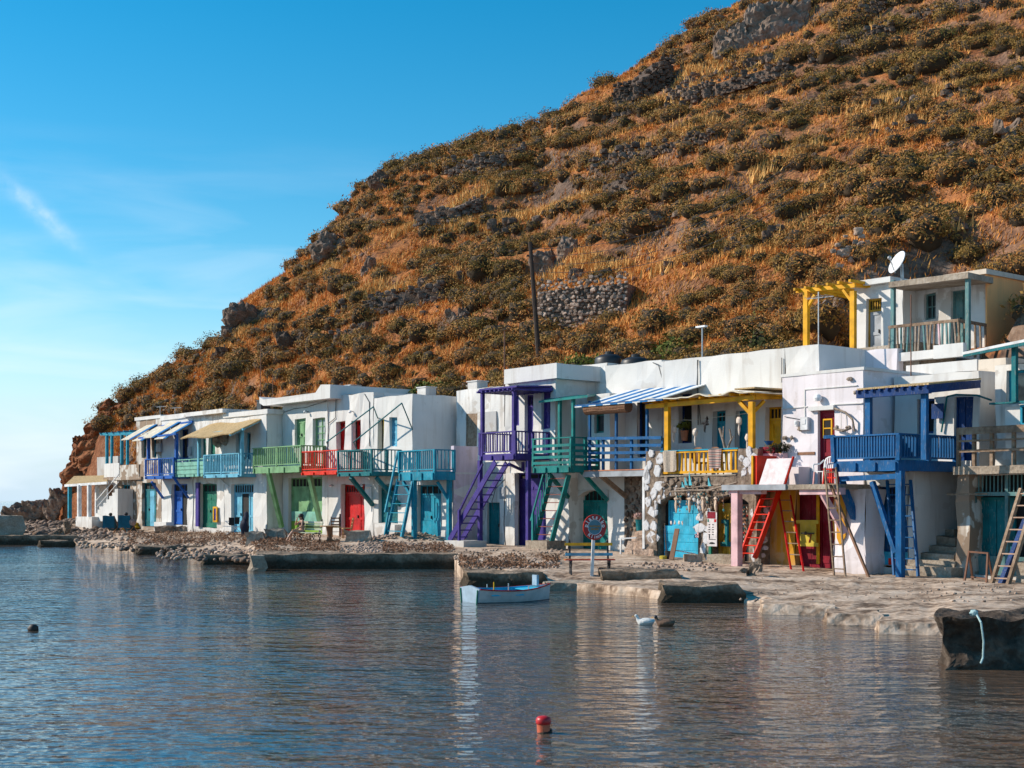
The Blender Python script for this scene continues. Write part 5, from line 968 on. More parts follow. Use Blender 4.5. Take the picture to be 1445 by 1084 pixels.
# ---- 12: blue house
t=T('fishing_house','white house with large blue roofed balcony on a blue post and dark blue boat door','house',U(1250,2.2),2.2)
oo=[op(1294,1318,563,612,3.7),op(1346,1372,560,650,3.7)]; od=op(1222.5,1283,686,799,2.2); zf=Z(664,U(1267,.6),.6)
w=wallspan(1262,1382,540,660,3.7); block(t,'upper_wall',w[0],w[1],3.7,8,zf,Z(528,U(1320,3.7),3.7),WHITE,oo,.03); door(t,(oo[1][0],oo[1][1],zf+.2,oo[1][3]),3.9,NAVY,2,0,planks=.2); window(t,oo[0],3.9,NAVY,2,1,glass=DARK); a=op(1317,1333,570,591,3.6); t.box('open_shutter',a[0],a[1],3.5,3.55,a[2],a[3],NAVY)
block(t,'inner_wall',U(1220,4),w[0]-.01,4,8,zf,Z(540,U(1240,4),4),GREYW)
lw=wallspan(1218.5,1289,680,820,2.2); block(t,'lower_wall',lw[0]+.02,lw[1],2.2,5.5,lw[2],zf+.02,WHITE,[(*od,.35)],.09,.0); dd=door(t,od,2.5,BLUE,2,.16,planks=.3,bars=6,tmat=NAVY,handle=False); t.box('patched_door_foot',od[0]+.1,od[1]-.1,2.3,2.38,od[2]+.02,od[2]+.45,SKYB,dd); t.box('door_patch',U(1255,2.3),U(1278,2.3),2.25,2.298,od[2]+.05,od[2]+.25,ORED,dd)
pm=MB(); z0,z1=gzrow(lw[1],3)-.3,Z(655,U(1300,2.6),2.6)
pm.grid(lambda a,b:(lw[1]-.15+.45*(1-math.cos(a*1.5))*.6-.1*b,2.15+3*a,z0+(z1-z0)*b),6,7); pm.grid(lambda a,b:(lw[1]-.15+.3*a-.1*b*a,2.15+3*b,z1-.02),3,5)
t.add('buttress',pm.jit(.05),WHITE,smooth=True)
fl,ub0,ub1,ztop,zfl=balcony(t,1176.5,1267,.6,3.65,613.5,664,BLUE,24,20,label='large blue balcony with paling railing',fascia=.3,postw=.13,bw=.06,left=True)
t.add('handrail_end',MB().bar(P3(1163,617,.55),P3(1178,616,.62),.1),BLUE)
for dz in (.32,.75): t.box('paling_rail',ub0,ub1,.67,.70,zfl+.3+dz-.03,zfl+.3+dz+.03,BLUE,fl)
t.box('support_post',ub1-.1,ub1+.1,.62,.82,gzrow(ub1,.7)-.2,zfl-.011,BLUE); t.add('floor_beam',MB().bar(P3(1184,676,.75),P3(1270,672,.75),.14,.16),BLUE)
strut(t,1187,680,.8,1222,772,1.9,BLUE,.2); strut(t,1231,680,.8,1264,780,.75,BLUE,.14)
zr_=Z(544.5,U(1260,.5),.5); ur0,ur1=U(1209,.5),U(1311,.5); rf=t.add('balcony_roof',MB().slab([(ur0,.5,zr_),(ur1,.5,zr_),(ur1,3.2,zr_+.3),(ur0,3.2,zr_+.3)],.05),REED)
t.add('roof_beam',MB().bar((ur0,.55,zr_-.2),(ur1,.55,zr_-.2),.16,.2).bar((ur1-.1,.62,zr_-.18),(ur1-.1,3.2,zr_+.1),.16,.2),NAVY,rf)
for x,v in ((1226,.7),(1305,.7)): u=U(x,v); t.box('roof_post',u-.09,u+.09,v-.07,v+.07,zfl+.3,zr_-.05,BLUE,rf)
for i in range(10): u=U(1212,.5)+(U(1309,.5)-U(1212,.5))*i/9; t.bar('rafter',(u,.4,zr_-.10),(u,3.2,zr_+.2),.08,NAVY,rf)
pipe(t,[(1329,610),(1334,580),(1337,560),(1350,557),(1380,558),(1400,565)],3.65,.03,TEAL); 
st=MB()
for i in range(6): a=op(1276+i*9,1350,815-11*(i+1),824,1.9+.4*i); st.box(a[0],a[1],1.7+.42*i,4.6,a[2]-.3,a[3]+.05)
t.add('stone_steps',st.jit(.09,2.3),CONC)
ladder('','',BLUE,BLUE,P3(1262,812,1.4),P3(1252,678,2.0),.85,9,.06,.1,t=t)
# ---- 13: weathered teal house at the right edge
t=T('fishing_house','weathered house with teal boat door under a barred transom and grey board railing','house',U(1410,2.6),2.6)
zs=Z(657,U(1400,2.3),2.3); u0=U(1350,2.3); uE=U(1560,2.3)
block(t,'corner_pier',U(1350,2.3),U(1367.5,2.3),2.3,5,gzrow(u0,2.3)-.3,zs-.22,OLD,(),.09); t.add('terrace_slab',MB().box(u0-.05,uE,2.15,7,zs-.24,zs).jit(.03),CONC)
od=op(1370,1560,669,815,2.6); block(t,'lower_wall',od[0]-.3,uE,2.6,6,od[2]-.3,zs-.245,WHITE2,[(*od,.5)],.03)
gf=MB()
for k in range(5): x=od[0]+(uE-od[0])*k/4; gf.box(x,x+.1,2.66,2.78,od[2],od[3])
gf.box(od[0],uE,2.65,2.79,Z(700,od[0],2.7),Z(697,od[0],2.7)+.05); g=t.add('door_frame',gf,TGREY); nb=34; bb=MB()
for i in range(nb): x=od[0]+(uE-od[0])*(i+.5)/nb; bb.cyl((x,2.72,Z(697,od[0],2.7)+.06),(x,2.72,od[3]),.022,6)
t.add('transom_bars',bb,TGREY,g); zm=Z(702,od[0],2.8)
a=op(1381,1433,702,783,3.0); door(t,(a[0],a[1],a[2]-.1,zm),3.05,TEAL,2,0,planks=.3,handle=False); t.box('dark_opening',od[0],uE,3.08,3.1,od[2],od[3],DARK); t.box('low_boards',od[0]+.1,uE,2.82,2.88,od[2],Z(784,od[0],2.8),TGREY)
rr_=MB(); 
for z,th in ((.45,.04),(.75,.03),(1.05,.11)): rr_.box(U(1350,2.35),uE,2.35,2.41,zs+z-th,zs+z+th)
rg=t.add('terrace_railing',rr_.jit(.02),WOOD,label='grey weathered board railing')
for x in (1352,1374,1399,1430): u=U(x,2.44); t.box('railing_post',u-.05,u+.05,2.42,2.52,zs,zs+1.15,WOOD,rg)
a=op(1418,1560,570,630,2.7); block(t,'upper_wall',a[0],a[1],2.7,3.6,a[2],a[3],WHITE); uw=op(1417,1560,522,568,3.4); block(t,'upper_room',U(1405,3.6),uE,3.6,8,zs,Z(514,U(1430,3.6),3.6),WHITE2,[(U(1421,3.6),uE-.5,Z(571,U(1430,3.6),3.6),Z(523,U(1430,3.6),3.6),.3)])
window(t,(U(1421,3.6),uE-.5,Z(571,U(1430,3.6),3.6),Z(523,U(1430,3.6),3.6)),3.8,CYAN,3,1); t.box('window_sill',U(1397,2.55),uE,2.5,2.7,Z(570,U(1420,2.6),2.6),Z(567.5,U(1420,2.6),2.6),TEAL); a=op(1441,1560,568,598,2.68); window(t,(a[0],a[1],a[2],a[3]),2.69,CYAN,2,1)
block(t,'beige_wall',U(1380,5.2),U(1420,5.2),5.2,8,zs,Z(506,U(1400,5.2),5.2),BEIGE)
rf=t.add('porch_roof',MB().slab([P3(1358,497,2.2),P3(1560,455,2.2),(U(1560,2.2)+1,5,P3(1500,466,2.2)[2]+.3),(U(1358,2.2)+1.2,5,P3(1358,497,2.2)[2]+.4)],.08),WPAINT); t.add('roof_beam',MB().bar(P3(1360,501,2.25),P3(1560,462,2.25),.09,.13),TEAL,rf); u=U(1432,2.5); t.box('roof_post',u-.07,u+.07,2.43,2.57,Z(568,u,2.5),Z(487,u,2.5),TEAL,rf)
# ---- 14: house on the terrace above
vf=7.5
t=T('terrace_house','upper house with yellow pergola, peach end wall and teal-grey porch posts above the row','house',U(1300,vf),vf,0)
zfl=Z(494,U(1225,vf),vf); wq=wallspan(1206,1254,404,494,vf); o1=op(1222,1243.5,421,496,vf); o1=(o1[0],o1[1],zfl,o1[3]); o2=op(1263,1273.5,429,470,vf+.4); o3=op(1304,1320.5,414,451,vf+.8); o4=op(1342,1370,409,482,vf+.8)
block(t,'wall',wq[0],wq[1]+.6,vf,vf+4,zfl-2.2,Z(403,U(1230,vf),vf),WHITE,[o1],.03); door(t,o1,vf+.22,GREYP,1,.25,bars=5,tmat=OCHRE)
zp=Z(392,U(1310,vf-1),vf-1)
wp=wallspan(1268,1392,400,490,vf+.8); block(t,'porch_wall',U(1262,vf+.8),U(1392,vf+.8),vf+.8,vf+6,zfl-2.2,Z(388,U(1392,vf+.8),vf+.8),WHITE2,[o3,(o4[0],o4[1],zfl,o4[3]),(U(1264,vf+.8),U(1274,vf+.8),Z(470,U(1270,vf+.8),vf+.8),Z(429,U(1270,vf+.8),vf+.8))],.02)
window(t,o3,vf+1.0,TGREY,2,2); door(t,(o4[0],o4[1],zfl,o4[3]),vf+1.0,TGREY,2,0,planks=.2); q=(U(1264,vf+.8),U(1274,vf+.8),Z(470,U(1270,vf+.8),vf+.8),Z(429,U(1270,vf+.8),vf+.8)); window(t,q,vf+1.0,TGREY,1,2,shutter=True)
ux=U(1392,vf+.8); t.box('peach_end_wall',ux-.01,ux+.05,vf+.75,vf+6.1,zfl-2.2,Z(386,ux,vf+.8),PEACH); fw=MB(); fw.box(ux+.05,ux+.09,vf+3.3,vf+4.2,zfl+1.0,zfl+2.2); t.add('side_window',fw,TGREY)
t.add('roof_slab',MB().box(U(1205,vf)-.1,U(1262,vf),vf-.25,vf+4.2,Z(403,U(1230,vf),vf)+.005,Z(396,U(1230,vf),vf)+.02).jit(.02),WHITE)
t.add('porch_roof',MB().slab([P3(1254,398,vf-1.3),P3(1366,384,vf-1.3),(ux+.2,vf+.9,P3(1366,384,vf-1.3)[2]+.1),(U(1262,vf)-.2,vf+2,P3(1254,398,vf-1.3)[2]+.2)],.2),CONC)
t.add('roof_slab',MB().box(U(1270,vf+1),ux+.12,vf+.6,vf+6.2,Z(388,ux,vf+.8)+.0,Z(381,ux,vf+.8)).jit(.02),BEIGE)
for x in (1260.5,1366): u=U(x,vf-1.1); t.box('porch_post',u-.065,u+.065,vf-1.17,vf-1.03,Z(500,u,vf-1.1),Z(396 if x<1300 else 388,u,vf-1.1),TGREY)
rl=MB().bar(P3(1254,462,vf-1.15),P3(1353,452,vf-1.15),.07,.1).bar(P3(1353,452,vf-1.15),P3(1391,459,vf+.7),.07,.1); rg=t.add('porch_railing',rl,WOOD,label='rough stick railing of the porch'); rr=random.Random(3)
for i in range(19): f=i/18; p=Vector(P3(1256,463,vf-1.15)).lerp(Vector(P3(1352,453,vf-1.15)),f); t.bar('stick',p,p+Vector((rr.uniform(-.12,.12),0,-1.15)),.055,(WOOD,DRIFT,PINK,TGREY)[rr.randrange(4)],rg)
for i in range(6): f=i/5; p=Vector(P3(1354,453,vf-1.1)).lerp(Vector(P3(1390,459,vf+.7)),f); t.bar('stick',p,p+Vector((0,rr.uniform(-.1,.1),-1.15)),.055,WOOD,rg)
t.box('porch_floor',U(1250,vf-1.3),ux,vf-1.4,vf+.79,Z(507,U(1300,vf-1.4),vf-1.4),Z(495,U(1300,vf-1.4),vf-1.4),WHITE); t.box('porch_step',U(1320,vf-1.5),U(1362,vf-1.5),vf-1.62,vf-1.41,Z(505,U(1340,vf-1.5),vf-1.5),Z(486,U(1340,vf-1.5),vf-1.5),WHITE)
t.box('terrace_wall',U(1281,6.0),U(1381,6.0),5.9,6.5,Z(545,U(1330,6),6),Z(512,U(1330,6),6),WHITE); t.box('dark_gap',U(1290,6.4),U(1345,6.4),6.51,6.6,Z(515,U(1320,6.4),6.4),Z(506,U(1320,6.4),6.4),WOOD)
block(t,'front_parapet',U(1157,6),U(1266,6),6,6.4,Z(540,U(1210,6),6),Z(497,U(1210,6),6),PINKW,(),.04); t.box('terrace_floor',U(1140,6.4),U(1262,6.4)+1,6.41,vf+1,zfl-1.8,zfl-.05,CONC)
pv=6.7; pg=t.add('pergola',MB().bar(P3(1124,411,pv),P3(1207,403,pv),.08,.14).bar((U(1133,pv),vf+2.2,P3(1124,411,pv)[2]+.1),(U(1210,pv)+.2,vf+2.2,P3(1207,403,pv)[2]+.1),.12,.18),YELLOW,label='yellow timber pergola')
for x in (1138,1204): u=U(x,pv); t.box('post',u-.10,u+.10,pv-.08,pv+.08,Z(498,u,pv),Z(411,u,pv),YELLOW,pg)
for i in range(6): u=U(1128,pv)+(U(1206,pv)-U(1128,pv))*i/5; z=P3(1207,403,pv)[2]+.1; t.box('slat',u-.05,u+.05,pv-.3,vf+2.6,z,z+.10,YELLOW,pg)
strut(t,1150,416,pv,1140,433,pv,YELLOW,.1,name='brace',parent=pg); strut(t,1190,409,pv,1202,425,pv,YELLOW,.1,name='brace',parent=pg)
t.bar('roof_beam',P3(1205,402,pv+.3),P3(1282,407,vf+1.5),.2,YELLOW,d=.16)
# ================================================================ separate things
def skin_mesh(name,pts,edges,rad,mat,sub=2):
    """one continuous body grown round a skeleton"""
    me=bpy.data.meshes.new(name+'_skeleton'); me.from_pydata([tuple(p) for p in pts],edges,[]); o=bpy.data.objects.new(name+'_skeleton',me); COL.objects.link(o)
    sk=o.modifiers.new('skin','SKIN'); ss=o.modifiers.new('sub','SUBSURF'); ss.levels=sub; ss.render_levels=sub
    for i,r in enumerate(rad):
        d=me.skin_vertices[0].data[i]; d.radius=(r,r) if isinstance(r,(int,float)) else r; d.use_root=(i==0)
    dg=bpy.context.evaluated_depsgraph_get(); dg.update(); out=bpy.data.meshes.new_from_object(o.evaluated_get(dg)); out.name=name
    bpy.data.objects.remove(o); bpy.data.meshes.remove(me); out.materials.clear(); out.materials.append(mat); out.shade_smooth(); return out
def thing(name,label,cat,X,Y,z,rot=0,group=None):
    t=T(name,label,cat,X,Y,z,group,rot,True); return t
# ---- moored boat
X,Y,_=WP(664,850); L,Wd=2.15,.68; t=thing('rowing_boat','small white wooden rowing boat with red gunwale and turquoise inside moored off the slab','boat',X,Y,-.05,R(27))
def hull(s,a,inn=0):
    # s along 0 stern .. 1 bow, a -1..1 across
    b=(Wd-inn)*(.80+.32*s*(1-s)*1.5)*(1-max(0,(s-.45)/.55)**2.1)+.012; zt=.40-.12*s*(1-s)*2+.05*s**3; q=abs(a); zz=-.16+(zt+.16)*q**2.2 if q<1 else zt
    return (s*L+ (.10*q*s**6), (1 if a>0 else -1)*b*(q**.55), zz+ (inn*.8 if q<.97 else 0))
hm=MB().grid(lambda s,a:hull(s,a*2-1),22,18); h=t.add('hull',hm,plain('white_hull_paint',(.56,.53,.52),.5,var=.15)); h.modifiers.new('thick','SOLIDIFY').thickness=-.02
h2=MB().grid(lambda s,a:(lambda q:(q[0],q[1]*.965,q[2]+.012))(hull(s,a*2-1,.02)),22,18); t.add('inner_lining',h2,SKYB)
tr=MB(); sec=[hull(0,a) for a in [i/9-1 for i in range(19)]]; pl=[(y,z) for x,y,z in sec]+[(.25,.44),(0,.47),(-.25,.44)]; tr.add([(-.03,y,z) for y,z in pl]+[(.03,y,z) for y,z in pl],[tuple(range(len(pl)))[::-1],tuple(range(len(pl),2*len(pl)))]+[(i,(i+1)%len(pl),len(pl)+(i+1)%len(pl),len(pl)+i) for i in range(len(pl))]); t.add('transom',tr,plain('pale_blue_hull_paint',(.29,.39,.48),.5,var=.15))
for sg in (-1,1): t.add('gunwale',MB().tube([(lambda q:(q[0],q[1]*1.01,q[2]))(hull(i/22,sg)) for i in range(23)],.017),RED)
t.add('waterline_stripe',MB().tube([(lambda q:(q[0],q[1]*1.01,.035))(hull(i/22,-.62)) for i in range(23)],.035),BLACKP); t.add('waterline_stripe',MB().tube([(lambda q:(q[0],q[1]*1.01,.035))(hull(i/22,.62)) for i in range(23)],.035),BLACKP)
for s in (.2,.5): b=hull(s,1)[1]*.95; t.box('thwart',s*L-.12,s*L+.12,-b,b,.22,.255,SKYB)
fd=MB().grid(lambda s,a:(lambda q:(q[0],q[1]*.95*(a*2-1)/(1 if True else 1) if False else (a*2-1)*abs(hull(.68+.31*s,1)[1])*.95,hull(.68+.31*s,1)[2]-.03))(hull(.68+.31*s,1)),8,4); f=t.add('foredeck',fd,SKYB); f.modifiers.new('thick','SOLIDIFY').thickness=.02
sd=MB()
t.box('stern_deck',.03,.35,-.44,.44,.33,.36,SKYB)
for sg in (-1,1):
    for s in (.35,.62): q=hull(s,sg); t.bar('oarlock',(q[0],q[1]*.96,q[2]),(q[0],q[1]*.96,q[2]+.10),.02,STEEL)
t.box('bow_board',L*.86,L*.89,-.02,.22,.42,.68,plain('pale_blue_hull_paint',(.42,.58,.70))); t.bar('tiller_peg',(.55,-.2,.3),(.55,-.2,.55),.025,YELLOW); t.bar('rudder_edge',(-.045,-.5,.38),(-.045,-.42,-.1),.03,DGREEN); t.bar('rudder_edge',(-.045,.5,.38),(-.045,.42,-.1),.03,DGREEN)
t.add('rope',MB().tube([(L*.98,0,.5),(L*1.1,.4,.25),(L*1.35,1.2,.1),(L*1.6,2.4,.3)],.012),CABLE)
# ---- ducks
def duck(px,py,label,body,headm,rot,k):
    X,Y,_=WP(px,py); t=thing('duck',label,'duck',X,Y,0,rot,None); P=[(-.02,0,.03),(-.13,0,.05),(-.22,0,.10),(.10,0,.05),(.155,0,.10),(.165,0,.145),(.185,0,.185),(.222,0,.182)]; P=[(x*k,y*k,z*k+.015) for x,y,z in P]
    bm=skin_mesh('body',P,[(0,1),(1,2),(0,3),(3,4),(4,5),(5,6),(6,7)],[q*k for q in (.10,.085,.025,.085,.042,.032,.042,.022)],body); obj('body',bm,t.e)
    t.add('bill',MB().add([(.235*k,-.02*k,.178*k),(.235*k,.02*k,.178*k),(.29*k,.018*k,.168*k),(.29*k,-.018*k,.168*k),(.235*k,0,.20*k)],[(0,1,2,3),(0,3,4),(1,4,2),(2,4,3),(0,4,1)]),plain('duck_bill',(.6,.30,.04)))
    for s in (-1,1): t.add('wing',MB().blob((-.06*k,s*.085*k,.075*k),(.14*k,.03*k,.05*k),3,2,.1),body); t.add('eye',MB().blob((.20*k,s*.036*k,.195*k),(.008*k,)*3,1,1,0),BLACKP)
    if headm: obj('head_feathers',skin_mesh('head_feathers',[P[5],P[6],P[7]],[(0,1),(1,2)],[.036*k,.047*k,.025*k],headm),t.e)
    return t
duck(910,882,'white duck with orange bill swimming left',plain('white_feathers',(.74,.72,.68),.8,var=.05),None,R(172),.95); duck(938,884,'brown duck with dark head swimming beside the white one',plain('brown_feathers',(.16,.09,.055),.8,scale=30),plain('dark_feathers',(.012,.012,.022),.5),R(175),.98)
# ---- buoys
X,Y,_=WP(767,1034); t=thing('mooring_buoy','red and orange mooring buoy floating nearest the camera','buoy',X,Y,0,0); t.add('float',MB().lathe((0,0,-.05),[(.055,0),(.07,.03),(.074,.15),(.07,.16)],18),plain('orange_float',(.62,.13,.06),.45)); t.add('cap',MB().lathe((0,0,.095),[(.078,0),(.083,.012),(.083,.05),(.07,.075),(.03,.088),(.0,.09)],18),plain('red_float',(.55,.012,.015),.4),smooth=True); t.add('weed_fringe',MB().lathe((0,0,-.075),[(.05,0),(.088,.06),(.082,.095),(.074,.1)],14).jit(.02,9),plain('dark_weed',(.02,.016,.01),.9))
X,Y,_=WP(47,890); t=single('mooring_buoy','dark round buoy floating alone at the left','buoy',MB().blob((0,0,.04),(.11,.10,.085),3,3,.10),plain('dark_float',(.03,.018,.013),.6),X,Y,0,world=True,smooth=True)
# ---- round sign
X,Y,z=G(834.5,813); Yc_=Y; t=thing('round_sign','round red shop sign with white lettering on a leaning white post','sign',X,Y,z,R(8)); s=Y/F; hc=(813-744)*s; lean=4*s
t.add('post',MB().bar((0,0,-.3),(lean*.75,0,hc-.3),.085,.085),WPAINT)
C=Vector((lean,-.05,hc)); r=17.6*s
def disc(r0,r1,y0,y1,n=40):
    m=MB(); k=0
    for i in range(n):
        a,b=2*math.pi*i/n,2*math.pi*(i+1)/n
        q=[(C.x+rr*math.cos(t_)*.92,y,C.z+rr*math.sin(t_)) for y in (y0,y1) for rr,t_ in ((r0,a),(r1,a),(r1,b),(r0,b))]
        m.add(q,[(0,1,2,3),(7,6,5,4),(1,5,6,2),(0,3,7,4)])
    return m
ring=t.add('ring',disc(r*.6,r,-.09,-.04),plain('sign_red',(.32,.006,.012),.4,var=.1)); t.add('centre',disc(.001,r*.6,-.085,-.045),plain('sign_blue',(.07,.19,.25),.5)); t.add('rim',disc(r*.585,r*.615,-.095,-.088),WPAINT,ring); t.add('rim',disc(r*.985,r*1.02,-.092,-.038),ORED,ring)
def text(txt,size,c,rot,mat,parent,name='lettering'):
    cu=bpy.data.curves.new(name,'FONT'); cu.body=txt; cu.size=size; cu.align_x='CENTER'; cu.align_y='CENTER'; cu.extrude=.004; cu.offset=size*.018; o=bpy.data.objects.new('txt',cu); COL.objects.link(o)
    dg=bpy.context.evaluated_depsgraph_get(); me=bpy.data.meshes.new_from_object(o.evaluated_get(dg)); bpy.data.objects.remove(o); me.materials.clear(); me.materials.append(mat); me.name=name
    q=obj(name,me,parent,c); q.rotation_euler=Euler((R(90),0,0)); q.rotation_euler=(Matrix.Rotation(-rot,3,'Y')@Matrix.Rotation(R(90),3,'X')).to_euler(); return q
for i,ch in enumerate('platsiko'): a=R(172-i*172/7.3); text(ch,r*.44,(C.x+r*.79*math.cos(a)*.92,-.097,C.z+r*.79*math.sin(a)),a-R(90),WHITEPL,ring)
for i,ch in enumerate('Klima'): a=R(270-38+i*19); text(ch,r*.36,(C.x+r*.79*math.cos(a)*.92,-.097,C.z+r*.79*math.sin(a)),a+R(90),WHITEPL,ring)
text('handmade',r*.21,(C.x,-.092,C.z+r*.10),0,plain('sign_orange',(.40,.20,.03)),t.e); text('jewels',r*.25,(C.x,-.092,C.z-r*.13),0,plain('sign_orange',(.40,.20,.03)),t.e)
# ---- benches
def bench(name,label,X,Y,z,rot,cols,iron,w=1.45,seatc=None):
    t=thing(name,label,'bench',X,Y,z,rot)
    for i,c in enumerate(cols): t.box('back_slat',-w/2,w/2,.20+.05*i/len(cols)*0+.06*(1-i/max(1,len(cols)-1))*-1,.235-.06*(1-i/max(1,len(cols)-1)),.55+.30*i/max(1,len(cols)-1)*1.0,.55+.30*i/max(1,len(cols)-1)+.085,c)
    for i in range(5): c=(seatc or cols)[i%len(seatc or cols)]; t.box('seat_slat',-w/2-.04,w/2+.02,-.28+i*.09,-.215+i*.09,.43,.465,c)
    for sx in (-w/2+.14,w/2-.14):
        e=t.add('end_frame',MB().bar((sx,.14,.42),(sx,.26,.98),.05,.06).bar((sx,-.28,.41),(sx,.2,.41),.045,.04).tube([(sx,.26,.98),(sx,.30,1.02),(sx,.33,1.0)],.025),iron)
        for (y,dy) in ((-.22,.0),(.14,.0)):
            t.add('leg',MB().tube([(sx,y,.41),(sx,y-.06,.32),(sx,y+.03,.2),(sx,y-.05,.1),(sx,y-.07,0)],.02).tube([(sx,y,.41),(sx,y+.09,.3),(sx,y+.02,.16),(sx,y+.08,.04),(sx,y+.06,0)],.018),iron,e)
    return t
X,Y,z=G(832,811); bench('park_bench','iron-framed bench painted yellow, blue and red beside the round sign',X,Y,z,R(4),[plain('bench_blue',(.10,.42,.58)),plain('bench_yellow',(.75,.42,.01))],plain('bench_black',(.012,.012,.016)),1.42,[plain('bench_red',(.5,.015,.03)),plain('bench_yellow',(.75,.42,.01)),plain('bench_red',(.5,.015,.03))])
X,Y,z=G(434,766); BX,BY,BZ=X,Y,z; bench('park_bench','slatted green-white bench the woman sits on in front of the green boat door',X,Y,z,R(-40),[plain('pale_green_slat',(.42,.46,.33)),plain('dark_green_slat',(.05,.07,.03)),plain('pale_green_slat',(.42,.46,.33)),plain('cream_slat',(.6,.58,.45))],IRON,1.5)
# ---- seated woman
rw=Matrix.Rotation(R(-40),3,'Z')
def sit(label,X,Y,z,rot,suit,hair=True,cloth=True,lift=0):
    t=thing('person',label,'person',X,Y,z,rot)   # faces -Y locally
    P=[(0,.05,.50),(0,.06,.68),(0,.04,.86),(0,.02,1.0),(0,.01,1.07),(0,-.02,1.15),(0,-.03,1.25),
       (.10,.0,.50),(.10,-.42,.54),(.04,-.62,.22),(.02,-.70,.10),(-.10,0,.50),(-.08,-.40,.52),(-.14,-.46,.12),(-.15,-.58,.05),
       (.17,.03,.98),(.22,-.05,.74),(.14,-.28,.62),(.10,-.36,.62),(-.17,.03,.98),(-.20,-.20,.80),(-.08,-.16,1.06),(-.05,-.14,1.12)]
    E=[(0,1),(1,2),(2,3),(3,4),(4,5),(5,6),(0,7),(7,8),(8,9),(9,10),(0,11),(11,12),(12,13),(13,14),(3,15),(15,16),(16,17),(17,18),(3,19),(19,20),(20,21),(21,22)]
    rd=[.135,.115,.125,.10,.05,.095,.08,.10,.068,.045,.034,.10,.068,.045,.034,.055,.04,.03,.028,.055,.04,.03,.028]
    obj('body',skin_mesh('body',P,E,rd,SKIN),t.e); t.add('nose',MB().blob((0,-.115,1.17),(.014,.022,.02),1,1,0),SKIN)
    for sx in (-.035,.035): t.add('eye',MB().blob((sx,-.108,1.19),(.016,.012,.01),1,1,0),BLACKP)
    t.add('mouth',MB().blob((0,-.105,1.125),(.025,.012,.008),1,1,0),plain('lips',(.35,.10,.09)))
    for sx,side,yy,zz in ((.10,1,-.40,.62),(-.05,-1,-.145,1.14)):
        for q in range(4): t.add('finger',MB().cyl((sx+(q-1.5)*.018,yy,zz),(sx+(q-1.5)*.02,yy-.055-.008*(q in(1,2)),zz-.03 if zz<1 else zz+.02),.009,5,.006),SKIN)
        t.add('thumb',MB().cyl((sx+.035,yy+.02,zz),(sx+.05,yy-.03,zz+.01),.010,5,.007),SKIN)
    t.add('hair',MB().blob((0,.005,1.235),(.112,.12,.10),4,3,.05).blob((0,.075,1.10),(.095,.055,.17),5,3,.08),HAIR,smooth=True)
    if cloth:
        t.add('bikini_top',MB().lathe((0,.03,.82),[(.142,0),(.150,.04),(.142,.10)],16),suit); t.add('bikini_bottom',MB().blob((0,.03,.49),(.165,.165,.11),2,3,.03),suit,smooth=True)
    return t
d=rw@Vector((-.38,-.05,0)); t=sit('tanned woman in a dark bikini sitting cross-legged on the green bench, hand at her chin',BX+d.x,BY+d.y,BZ-.02,R(-62),BLACKC); t.e.scale=(.98,)*3
t.add('sunglasses',MB().box(-.065,-.008,-.122,-.10,1.175,1.21).box(.008,.065,-.122,-.10,1.175,1.21).box(-.008,.008,-.12,-.11,1.19,1.2),BLACKP)
# ---- table, chairs by the red door
def wchair(label,px,py,rot,k=1.,mat=BWOOD):
    X,Y,z=G(px,py); t=thing('wooden_chair',label,'chair',X,Y,z,rot); 
    for sx in (-.19,.19):
        t.bar('leg',(sx,-.19,0),(sx,-.18,.45),.038,mat); t.bar('leg',(sx,.21,0),(sx,.19,.45),.038,mat); t.bar('back_post',(sx,.19,.44),(sx,.28,.95),.038,mat)
        t.bar('stretcher',(sx,-.18,.2),(sx,.19,.2),.025,mat)
    t.bar('stretcher',(-.19,-.185,.25),(.19,-.185,.25),.025,mat); t.box('seat',-.22,.22,-.22,.22,.44,.475,plain('straw_seat',(.42,.26,.10),.9))
    for q in (.58,.72,.88): y=.19+.09*(q-.44)/.51; t.box('back_slat',-.19,.19,y-.012,y+.012,q-.03,q+.03,mat)
    return t
wchair('brown ladder-back chair behind the round café table',474,758,R(15)); wchair('brown chair turned sideways beside the red boat door',490,760,R(-75),1,plain('honey_wood',(.30,.14,.045)))
X,Y,z=G(465,766); t=thing('cafe_table','round wooden café table on a thick turned pedestal','table',X,Y,z,0); t.add('tabletop',MB().lathe((0,0,.70),[(.40,0),(.42,.015),(.42,.035),(.40,.045)],24),plain('table_wood',(.42,.23,.10))); t.add('pedestal',MB().lathe((0,0,0),[(.20,0),(.13,.08),(.10,.3),(.13,.5),(.16,.7)],12),BWOOD)
for a in range(3): q=2.1*a+.4; t.bar('foot',(.05*math.cos(q),.05*math.sin(q),.12),(.36*math.cos(q),.36*math.sin(q),.02),.07,BWOOD)
X,Y,z=G(480,757); single('dark_post','thin dark post standing between the two café chairs','post',MB().bar((0,0,-.1),(0,0,1.05),.07),BLACKP,X,Y,z,world=True)
X,Y,z=G(407,762); single('water_bottle','clear plastic water bottle on the rocks left of the woman','bottle',MB().lathe((0,0,0),[(.035,0),(.04,.02),(.04,.18),(.015,.24),(.015,.27)],10),plain('clear_plastic',(.5,.58,.62),.1),X,Y,z,world=True,smooth=True)
